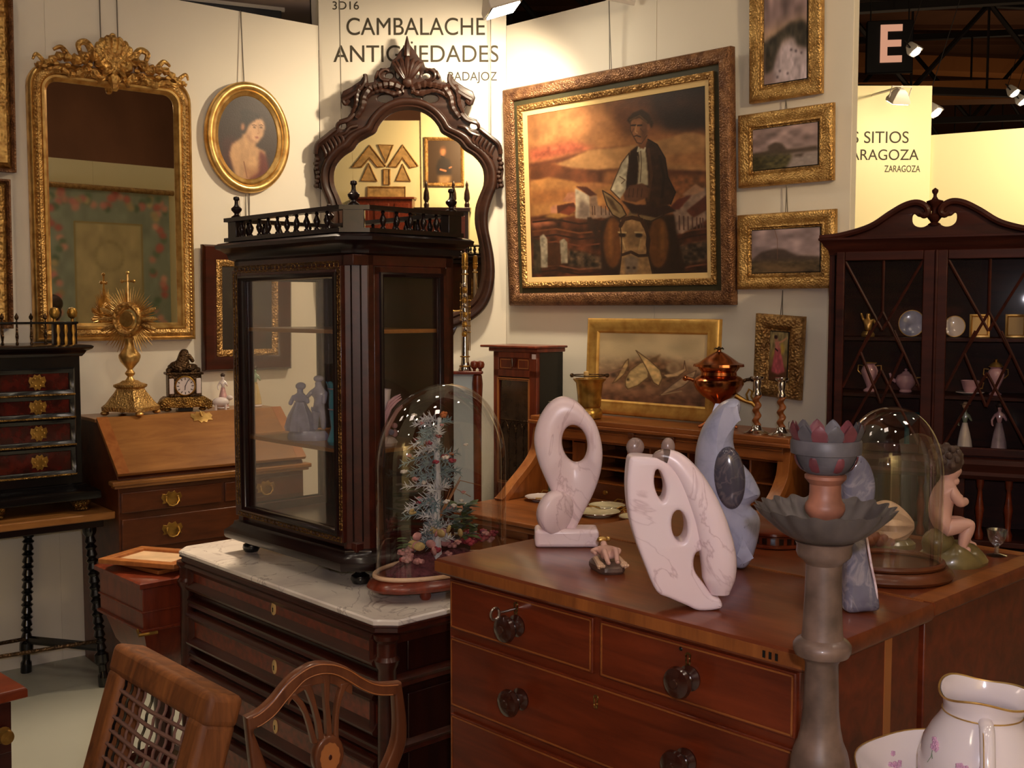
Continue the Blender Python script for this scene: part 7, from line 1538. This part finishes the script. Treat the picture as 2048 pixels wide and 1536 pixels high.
# ------------------------------------------------------------------ inside the display cabinet
ZS2 = 1.2525
def in_vit(px, py): 
    lo = FV.loc(at_z(px, py, ZS2)); return FV.pt(min(max(lo[0], .09), .55), min(max(lo[1], .08), .27), ZS2)
pg = in_vit(616, 879); kg = pg.y/F; gr = thing('porcelain_group', 'blue-grey porcelain couple on a shaped base inside the display cabinet', 'figurine', pg, R(-15))
mb = MB(); mb.lathe([(1, 0), (1.03, .008), (1, .018), (.85, .028), (0, .03)], seg=28, sx=.062, sy=.042, fn=lambda r, z, a, k: (r*(1+.04*math.sin(6*a)), z)); mb.build('base', M['porcgrey'], gr)
mb = MB(); mb.lathe([(.043, .028), (.046, .04), (.036, .075), (.02, .105), (.016, .115)], (-.022, -.004, 0), 24, fn=lambda r, z, a, k: (r*(1+.07*math.sin(9*a)), z)); mb.build('skirt', M['porcgrey'], gr)
skinfig('seated_lady', [(-.022, -.004, .11, .014), (-.022, -.004, .128, .015), (-.022, -.004, .143, .007), (-.022, -.006, .157, .014), (-.002, -.012, .13, .008), (.012, -.018, .112, .006), (-.042, -.01, .13, .008), (-.05, -.02, .105, .007)], [(0, 1), (1, 2), (2, 3), (1, 4), (4, 5), (1, 6), (6, 7)], M['porcgrey'], gr)
skinfig('standing_gentleman', [(.036, .006, .11, .016), (.036, .006, .14, .018), (.036, .006, .165, .008), (.032, .002, .18, .014), (.03, -.006, .085, .012), (.028, -.006, .03, .008), (.044, .01, .085, .012), (.048, .01, .03, .008), (.016, -.006, .145, .008), (.006, -.02, .13, .006), (.055, .01, .14, .009), (.056, -.01, .11, .007)], [(0, 1), (1, 2), (2, 3), (0, 4), (4, 5), (0, 6), (6, 7), (1, 8), (8, 9), (1, 10), (10, 11)], M['porcgrey'], gr)
mb = MB(); mb.ball((-.022, 0, .163), (.016, .016, .012), 10, 7); mb.ball((.034, .008, .186), (.016, .016, .011), 10, 7); mb.build('hair', M['porcgrey'], gr)
pv = in_vit(668, 890); va = thing('blue_vase', 'turquoise blue porcelain vase inside the display cabinet', 'vase', pv, 0); hv = .185
mb = MB(); mb.lathe([(.03, 0), (.034, .01), (.03, .022), (.022, .05), (.026, .09), (.028, .12), (.026, .15), (.03, .172), (.034, .182), (.031, .182), (.025, .15), (.02, .1)], seg=28, fn=lambda r, z, a, k: (r*(1+(.05*math.sin(8*a) if z > .165 else .0)), z+(.004*math.sin(8*a) if z > .175 else 0))); mb.build('vase_body', M['porcblue'], va)
for z in (.165, .105): mb = MB(); mb.tube([(.0295*math.cos(a), .0295*math.sin(a), z) for a in np.linspace(0, 2*PI, 29)[:-1]], .0018, 5, True); mb.build('pink_band', M['porcpink'], va)
pw = FV.pt(.555, .16, ZS2); wv = thing('flowered_vase', 'white porcelain spill vase with branches and flowers inside the display cabinet', 'vase', pw, 0)
mb = MB(); mb.lathe([(.04, 0), (.045, .01), (.036, .022), (.018, .03), (.016, .09), (.022, .13), (.026, .165), (.022, .165), (.014, .12)], seg=24, fn=lambda r, z, a, k: (r*(1+.05*math.sin(6*a)), z)); mb.lathe([(.015, .02), (.014, .07), (.02, .11), (.023, .14), (.019, .14), (.01, .09)], (-.034, -.004, 0), 20); mb.build('vase_body', M['porc'], wv)
mb = MB(); rn = random.Random(2)
for i in range(7):
    a = rn.uniform(-1, 1); mb.tube([(.01, -.016, .03+.01*i), (.02+.01*a, -.024, .07+.01*i), (.035+.012*a, -.02, .10+.007*i), (.052+.01*a, -.016, .115+.006*i)], [.005, .0045, .004, .0015], 6)
mb.build('branch', M['porcpink'], wv)
for i in range(12): mb = MB(); a = rn.uniform(0, 6.28); mb.ball((.036*math.cos(a), .03*math.sin(a), rn.uniform(.02, .06)), .009, 7, 5); mb.build('flower', M['porcpink'] if i % 3 else M['porcgrey'], wv)

# ------------------------------------------------------------------ soprano saxophone on the fire screen shelf
_q = at_y(930, 741, 5.14); sx2 = thing('soprano_saxophone', 'silver and gold straight saxophone standing bell down behind the display cabinet', 'saxophone', (_q.x, 5.15, ZS), 0); ks = 5.15/F; sz = lambda y: (741-y)*ks
mb = MB(); mb.lathe([(.03, 0), (.032, .004), (.024, .02), (.019, .04), (.017, .09), (.015, .2), (.013, .35), (.011, .48), (.010, sz(536))], seg=20); mb.build('body_tube', M['silver'], sx2)
mb = MB(); mb.lathe([(.011, sz(540)), (.014, sz(536)), (.0145, sz(512)), (.012, sz(507)), (0, sz(505))], seg=16); mb.build('neck_cap', M['brass'], sx2)
for y in (731, 712, 533, 548, 526): mb = MB(); r = float(np.interp(sz(y), [0, .09, .48], [.027, .0185, .013])); mb.tube([(r*math.cos(a), r*math.sin(a), sz(y)) for a in np.linspace(0, 2*PI, 21)[:-1]], .0035, 6, True); mb.build('ring', M['brass'], sx2)
for i, y in enumerate((570, 580, 590, 600, 610, 628, 638, 648, 657, 667)):
    mb = MB(); mb.at((.002*(i % 3-1), -.016, sz(y)), 0, PI/2); mb.lathe([(.012, 0), (.013, .004), (.009, .009), (0, .011)], seg=14); mb.build('key', M['brass'] if i % 2 else M['silver'], sx2)
for x in (-.02, .018, .024):
    mb = MB(); mb.tube([(x, -.006, sz(565 if x < 0 else 590)), (x, -.008, sz(640 if x < 0 else 700))], .0024, 6)
    for q in range(6): mb.ball((x, -.008, sz(575 if x < 0 else 600)-.03*q), .0045, 6, 5)
    mb.build('key_rod', M['brass'], sx2)
mb = MB(); mb.tube([(-.012, 0, sz(620)), (-.05, -.004, sz(621)), (-.07, -.004, sz(620))], [.004, .0035, .006], 7); mb.build('thumb_lever', M['brass'], sx2)

# ------------------------------------------------------------------ on the roll-top desk
ZD = 1.1525
c = Canvas(170, 125, [(800, 168), (1405, 168), (1392, 628), (800, 592)], (206, 182, 146), 14)
c.poly([(790, 150), (1420, 150), (1420, 340), (790, 350)], (206, 184, 144), 10, .12, 5); c.poly([(795, 345), (1420, 330), (1420, 440), (795, 430)], (180, 152, 118), 8, .2)
c.poly([(795, 420), (1000, 400), (1420, 400), (1400, 640), (795, 600)], (142, 104, 78), 8, .3, 14); c.poly([(795, 540), (1400, 560), (1400, 640), (795, 605)], (112, 76, 56), 8, .3)
c.poly([(940, 370), (1000, 340), (1100, 320), (1190, 345), (1280, 370), (1330, 420), (1180, 480), (1080, 510), (950, 480), (880, 440)], (112, 80, 56), 6, .5)
def fish(pts, col, dark): c.poly(pts, tuple(min(255, q*1.12) for q in col), 1, .2); c.line(pts+[pts[0]], 5, dark)
fish([(952, 505), (950, 460), (975, 410), (1030, 360), (1070, 345), (1080, 390), (1075, 450), (1020, 500), (965, 525)], (176, 150, 104), (96, 70, 46)); fish([(1005, 280), (1030, 300), (1080, 340), (1140, 400), (1155, 450), (1135, 500), (1105, 480), (1060, 380), (1020, 305)], (186, 156, 106), (92, 66, 44))
fish([(965, 335), (950, 350), (935, 380), (910, 440), (880, 490), (900, 480), (945, 430), (965, 380)], (170, 140, 96), (96, 70, 46)); fish([(1140, 560), (1200, 500), (1280, 430), (1340, 400), (1330, 440), (1270, 500), (1190, 540)], (168, 140, 108), (100, 72, 54)); fish([(1155, 430), (1210, 420), (1270, 390), (1275, 340), (1285, 400), (1240, 440), (1180, 450)], (176, 146, 108), (100, 70, 50)); c.poly([(1070, 345), (1110, 320), (1145, 300), (1120, 345), (1160, 355)], (120, 92, 62), 1)
c.ell((965, 465), 8, 9, (60, 44, 34), 1); c.ell((885, 440), 16, 14, (70, 54, 46), 1.5); c.ell((1215, 385), 40, 34, (186, 158, 120), 2); c.ell((1215, 390), 24, 22, (130, 100, 74), 3); c.line([(1150, 555), (1260, 530)], 6, (190, 160, 120)); c.line([(830, 440), (940, 395)], 6, (150, 110, 90))
fp0 = WR.hit(1168, 830, -.27)[0]; fp1 = WR.hit(1431, 836, -.27)[0]; fw = fp1-fp0; fh = WR.hit(1300, 639, -.23)[1]-ZD
fpn = thing('fish_painting', 'painting of fish on sand in a plain gold frame above the desk', 'painting', WR.pt((fp0+fp1)/2, -.245, ZD+.004), WR.rot, None, R(-2.5))
mb = MB(); mb.rectframe([(0, 0), (0, .018), (.008, .026), (.022, .028), (.045, .016), (.06, .018), (.068, .01), (.068, 0)], -fw/2, fw/2, 0, fh); mb.build('frame', gilt('ochre_gold_leaf', rgb(216, 172, 92), rgb(186, 136, 64), .45, 0, metal=.5), fpn, ang=50)
mb = MB(); mb.b2(-fw/2+.01, fw/2-.01, -.004, .004, .01, fh-.01); mb.build('backboard', M['greenbk'], fpn, smooth=False)
c.mesh('canvas', fw-.134, fh-.134, fpn, -.008).location = (0, 0, .067)
# mortar with pestle
pmm = at_z(1170, 838, ZD); lo = WR.loc(pmm); pmm = WR.pt(max(lo[0], .76), min(max(lo[1], -.44), -.36), ZD); k3 = pmm.y/F; top_ = at_y(1168, 757, pmm.y).z-ZD
c.a *= 1.2
mt = thing('mortar', 'brass mortar with a ring rim standing at the left end of the desk top', 'mortar', pmm, 0); s_ = top_/.19
mb = MB(); mb.lathe([(r*1.0, z*s_) for r, z in ((.05, 0), (.056, .004), (.06, .02), (.058, .04), (.048, .052), (.05, .058), (.052, .06), (.056, .12), (.062, .17), (.074, .184), (.076, .19), (.066, .19), (.054, .13), (.03, .06))], seg=32); mb.build('mortar_body', M['brass'], mt)
mb = MB(); mb.tube([(.082*math.cos(a), .082*math.sin(a)*.95, .205*s_) for a in np.linspace(0, 2*PI, 33)[:-1]], .003, 6, True); 
for x in (-.08, .08): mb.ball((x, 0, .205*s_), .010, 8, 6)
mb.build('ring_handle', M['bronze'], mt)
ps = thing('pestle', 'pale pestle end sticking out of the brass mortar', 'pestle', pmm+Vector((-.015, 0, .13*s_)), 0); mb = MB(); mb.lathe([(.008, 0), (.009, .05), (.012, .075), (.012, .088), (0, .092)], seg=12); mb.build('rod', M['bone'], ps)
# copper samovar
psm = at_z(1436, 862, ZD); lo = WR.loc(psm); psm = WR.pt(WR.hit(1436, 850, -.37)[0], -.37, ZD); k3 = psm.y/F; szm = lambda y: at_y(1435, y, psm.y).z-ZD
sm = thing('samovar', 'polished copper samovar with tap and claw feet on the desk top', 'samovar', psm, R(-12))
pr3 = [(r*k3, szm(y)) for r, y in ((8, 846), (10, 842), (7, 836), (6, 826), (8, 818), (9, 808), (14, 803), (32, 792), (44, 780), (50, 768), (50, 760), (44, 754), (36, 750), (35, 744), (41, 736), (42, 732))]
mb = MB(); mb.lathe(pr3, seg=40); mb.build('body', M['copper'], sm)
mb = MB(); mb.lathe([(r*k3, szm(y)) for r, y in ((42, 733), (47, 731), (50, 733), (49, 728), (40, 725), (30, 718), (20, 711), (12, 706), (5, 703), (4, 700), (0, 699))], seg=48, fn=lambda r, z, a, k: (r*(1+(.02*math.sin(a*16) if k < 4 else .0)), z)); ld = mb.build('lid', M['copper'], sm)
mb = MB(); 
for a in (0, PI/2, PI, 3*PI/2): mb.tube([(0, 0, szm(699)), (7*k3*math.cos(a), 7*k3*math.sin(a), szm(696)), (9*k3*math.cos(a), 9*k3*math.sin(a), szm(699))], .004, 6)
mb.ball((0, 0, szm(696)), .007, 8, 6); mb.build('lid_knob', M['bronze'], ld)
for s in (-1, 1):
    mb = MB(); mb.tube([(s*40*k3, 0, szm(766)), (s*54*k3, 0, szm(759)), (s*66*k3, 0, szm(757))], [.010, .007, .008], 8); mb.ball((s*66*k3, 0, szm(757)), .012, 8, 6); mb.build('handle', M['copper'] if s < 0 else M['bronze'], sm)
mb = MB(); mb.tube([(34*k3, -.03, szm(790)), (54*k3, -.04, szm(800)), (66*k3, -.045, szm(803)), (74*k3, -.05, szm(811))], [.012, .008, .009, .008], 8)
mb.tube([(58*k3, -.042, szm(798)), (55*k3, -.042, szm(786)), (60*k3, -.042, szm(776)), (66*k3, -.042, szm(780)), (64*k3, -.042, szm(790)), (68*k3, -.042, szm(796))], .005, 6); mb.build('tap', M['brass'], sm)
for a in (PI+.3, -.3, PI/2+.0, -PI/2-.2):
    mb = MB(); mb.tube([(5*k3*math.cos(a), 5*k3*math.sin(a), szm(838)), (18*k3*math.cos(a), 18*k3*math.sin(a), szm(842)), (30*k3*math.cos(a), 30*k3*math.sin(a), szm(850)), (40*k3*math.cos(a), 40*k3*math.sin(a), .006)], [.010, .009, .008, .006], 8); mb.build('claw_foot', M['copper'], sm)
# pair of barley twist candlesticks
for i, (px, yt) in enumerate(((1513, 752), (1562, 755))):
    p = at_z(px, 872, ZD); lo = WR.loc(p); p = WR.pt(min(WR.hit(px, 870, -.44)[0], 1.985), -.44, ZD); k3 = p.y/F; ht = at_y(px, yt, p.y).z-ZD
    t = thing('twist_candlestick', ['barley-twist wooden candlestick with silver foot and cup, left of the pair', 'barley-twist wooden candlestick with silver foot and cup, right of the pair'][i], 'candlestick', p, 0, 'twist candlesticks on the desk')
    mb = MB(); mb.lathe([(.05, 0), (.051, .004), (.038, .010), (.024, .018), (.018, .03), (.014, .036)], seg=28); mb.build('silver_foot', M['silver'], t)
    z0, z1 = .034, ht-.075; n = 60; mb = MB(); rg = []
    for q in range(n+1):
        u = q/n; z = z0+(z1-z0)*u; a = u*2*PI*3.0; cx, cy = .005*math.cos(a), .005*math.sin(a); rg.append([(cx+.0135*math.cos(b), cy+.0125*math.sin(b), z) for b in np.linspace(0, 2*PI, 13)[:-1]])
    mb.loft(rg); mb.build('twisted_stem', M['oakv'], t)
    mb = MB(); mb.lathe([(.016, z1-.002), (.017, z1+.008), (.012, z1+.016), (.013, z1+.03), (.016, z1+.05), (.014, z1+.058), (.026, z1+.066), (.027, z1+.074), (.012, z1+.074), (.010, z1+.05)], seg=20); mb.build('silver_cup', M['silver'], t)
# plates with handles on the writing surface
ZW = .7805
for i, (px, py, r, lab) in enumerate(((1196, 1030, .096, 'cream plate with yellow flowers and metal handles, nearest on the desk'), (1240, 1012, .082, 'cream plate with metal handles behind another on the desk'), (1086, 1000, .085, 'small white dish with gold handles at the left of the desk writing surface'), (1275, 1040, .078, 'cream plate half hidden behind the palette sculpture on the desk'))):
    p = at_z(px, py, ZW); lo = WR.loc(p); p = WR.pt(lo[0], min(lo[1], -.565), ZW); t = thing('handled_plate', lab, 'plate', p, R(20+30*i), 'handled plates on the desk')
    mb = MB(); mb.lathe([(r*.6, 0), (r*.62, .004), (r*.95, .014), (r, .016), (r*.96, .018), (r*.6, .008), (0, .007)], seg=40); mb.build('plate_dish', [plain('cream_plate_glaze', rgb(230, 214, 176), .2, coat=.5), M['porc']][i == 2], t)
    mb = MB(); mb.tube([(r*math.cos(a), r*math.sin(a), .0165) for a in np.linspace(0, 2*PI, 49)[:-1]], .0022, 6, True); mb.build('metal_rim', M['silver'], t)
    for s in (-1, 1): mb = MB(); mb.tube([(s*r*.98, -.02, .017), (s*(r+.022), -.016, .026), (s*(r+.022), .016, .026), (s*r*.98, .02, .017)], .0028, 6); mb.build('plate_handle', M['brass'], t)
# green bronze column candlestick behind the white ring sculpture
p = at_z(1079, 1078, ZC); lo = FC.loc(p); p = FC.pt(max(lo[0], .045), min(lo[1]+.02, .385), ZC); ht = at_y(1086, 803, p.y).z-ZC
t = thing('column_candlestick', 'tarnished green column candlestick on the chest behind the white ring sculpture', 'candlestick', p, FC.rot); gb = plain('tarnished_silver_plate', rgb(96, 100, 86), .35, metal=.6, var=.3, vs=40)
mb = MB(); mb.loft([[(a*w, b*w, z) for a, b in ((-1, -1), (1, -1), (1, 1), (-1, 1))] for w, z in ((.034, 0), (.034, .008), (.024, .02), (.022, .05), (.026, .056), (.018, .062))]); mb.build('stepped_base', gb, t, bevel=.002)
mb = MB(); mb.lathe([(.016, .06), (.018, .07), (.012, .08), (.011, ht-.07), (.015, ht-.05), (.012, ht-.04)], seg=24, fn=lambda r, z, a, k: (r*(1+.05*math.cos(12*a)), z)); mb.build('column', gb, t)
mb = MB(); mb.b2(-.024, .024, -.024, .024, ht-.04, ht-.03); mb.b2(-.02, .02, -.02, .02, ht-.048, ht-.04); mb.build('capital', gb, t, bevel=.002)
mb = MB(); mb.lathe([(.012, ht-.03), (.011, ht-.004), (.013, ht), (.008, ht), (.007, ht-.02)], seg=18); mb.build('nozzle', gb, t)

# ------------------------------------------------------------------ porcelain in the bookcase
def bk_pt(px, y, z): return FB.pt(FB.hit(px, 700, y)[0], y, z)
z1, z2, z3 = 1.1265, 1.3355, 1.5455
lady('porcelain_figurine', 'pale porcelain lady on the lowest bookcase shelf, left of two', 'figurine', bk_pt(1934, .14, z1), .185, FB.rot, M['porc'], plain('green_bodice', rgb(150, 160, 140), .25, coat=.4), hat=True)
lady('porcelain_figurine', 'tall porcelain lady in pink and turquoise on the lowest bookcase shelf, right of two', 'figurine', bk_pt(2003, .13, z1), .195, FB.rot, plain('turquoise_pink_skirt', rgb(170, 150, 165), .25, coat=.4, var=.4, vs=14), M['porcpink'])
t = thing('footed_bowl', 'turquoise footed bowl on the lowest bookcase shelf behind the glass dome', 'bowl', bk_pt(1818, .14, z1), 0)
mb = MB(); mb.lathe([(.03, 0), (.032, .006), (.01, .015), (.009, .075), (.02, .085), (.055, .125), (.058, .13), (.053, .128), (.02, .095)], seg=28); mb.build('bowl', plain('deep_turquoise_glaze', rgb(40, 130, 140), .2, coat=.5), t)
def urn(label, px, z, h, mat, lid, hnd):
    t = thing('porcelain_urn', label, 'urn', bk_pt(px, .13, z), FB.rot); s = h/.15
    mb = MB(); mb.lathe([(r*s, q*s) for r, q in ((.025, 0), (.027, .006), (.012, .018), (.014, .028), (.034, .075), (.038, .095), (.03, .115), (.022, .122), (.03, .13), (.027, .13), (.018, .118))], seg=28); mb.build('urn_body', mat, t)
    if lid: mb = MB(); mb.lathe([(r*s, q*s) for r, q in ((.03, .131), (.024, .142), (.012, .15), (.005, .154), (.008, .162), (0, .168))], seg=20); mb.build('lid', M['gold'], t)
    for e in (-1, 1):
        if hnd: mb = MB(); mb.tube([(e*.03*s, 0, .118*s), (e*.05*s, 0, .12*s), (e*.052*s, 0, .095*s), (e*.036*s, 0, .078*s)], .003*s, 6); mb.build('handle', M['gold'], t)
    mb = MB(); mb.tube([(.0305*s*math.cos(a), .0305*s*math.sin(a), .131*s) for a in np.linspace(0, 2*PI, 25)[:-1]], .0016, 5, True); mb.build('gilt_rim', M['gold'], t)
urn('pink and gold porcelain urn on the middle bookcase shelf, far left', 1740, z2, .125, M['porcpink'], False, True)
urn('pink porcelain urn with gold lid on the middle bookcase shelf, right door', 1993, z2, .12, M['porcpink'], True, True)
t = thing('porcelain_teapot', 'pink porcelain teapot with gilding on the middle bookcase shelf', 'teapot', bk_pt(1813, .13, z2), FB.rot)
mb = MB(); mb.lathe([(.02, 0), (.024, .004), (.02, .012), (.034, .03), (.038, .048), (.03, .065), (.016, .072), (.012, .078), (.004, .082), (.006, .088), (0, .092)], seg=26); mb.build('pot_body', M['porcpink'], t)
mb = MB(); mb.tube([(-.034, 0, .04), (-.05, 0, .05), (-.058, 0, .072)], [.008, .006, .004], 8); mb.build('spout', M['porcpink'], t); mb = MB(); mb.tube([(.034, 0, .056), (.056, 0, .058), (.056, 0, .03), (.036, 0, .03)], .0035, 6); mb.build('handle', M['gold'], t)
t = thing('cup_and_saucer', 'gilded porcelain cup standing on its saucer on the middle bookcase shelf', 'cup', bk_pt(1942, .13, z2), FB.rot)
mb = MB(); mb.lathe([(.03, 0), (.05, .008), (.048, .010), (.02, .005)], seg=26); mb.build('saucer', M['porc'], t); mb = MB(); mb.lathe([(.016, .006), (.02, .012), (.03, .04), (.034, .052), (.032, .052), (.024, .02)], seg=24); mb.build('cup_bowl', M['porcpink'], t); mb = MB(); mb.tube([(.03, 0, .045), (.046, 0, .044), (.042, 0, .024), (.026, 0, .022)], .003, 6); mb.build('handle', M['gold'], t)
for lab, px, r, mat in (('dark oval plate with painted bust on the top bookcase shelf, left door', 1822, .046, M['porcgrey']), ('small white plate standing on the top bookcase shelf, right door', 1908, .036, M['porc'])):
    t = thing('standing_plate', lab, 'plate', bk_pt(px, .16, z3), FB.rot, None, R(-10)); mb = MB(); mb.at((0, 0, r*1.08), 0, PI/2); mb.lathe([(r*.5, 0), (r, .008), (r*.98, .010), (r*.55, .003), (0, .003)], seg=32, sy=1.08); mb.build('plate', mat, t)
    mb = MB(); mb.tube([(r*math.cos(a), -.009, r*1.08+r*1.08*math.sin(a)) for a in np.linspace(0, 2*PI, 33)[:-1]], .002, 5, True); mb.build('gilt_rim', M['gold'], t)
t = thing('gilt_figurine', 'small gilt figure on the top bookcase shelf, far left', 'figurine', bk_pt(1735, .13, z3), FB.rot)
mb = MB(); mb.lathe([(.024, 0), (.026, .008), (.018, .02)], seg=18); mb.build('base', M['gold'], t); skinfig('body', [(0, 0, .02, .014), (0, 0, .05, .013), (0, 0, .075, .008), (0, 0, .09, .011), (.02, 0, .065, .006), (.03, -.01, .045, .005), (-.02, 0, .066, .006), (-.026, -.01, .09, .005)], [(0, 1), (1, 2), (2, 3), (1, 4), (4, 5), (1, 6), (6, 7)], M['gold'], t)
for lab, px in (('small yellowed framed card on the top bookcase shelf, left of two', 1958), ('small yellowed framed card on the top bookcase shelf, right of two', 2030)):
    t = thing('framed_card', lab, 'framed card', bk_pt(px, .17, z3), FB.rot, 'framed cards in the bookcase', R(-8)); mb = MB(); mb.rectframe([(0, 0), (0, .008), (.006, .010), (.01, .004)], -.035, .035, 0, .085); mb.build('frame', M['gold'], t); mb = MB(); mb.b2(-.026, .026, -.004, .0, .008, .077); mb.build('card', M['bone'], t, smooth=False)
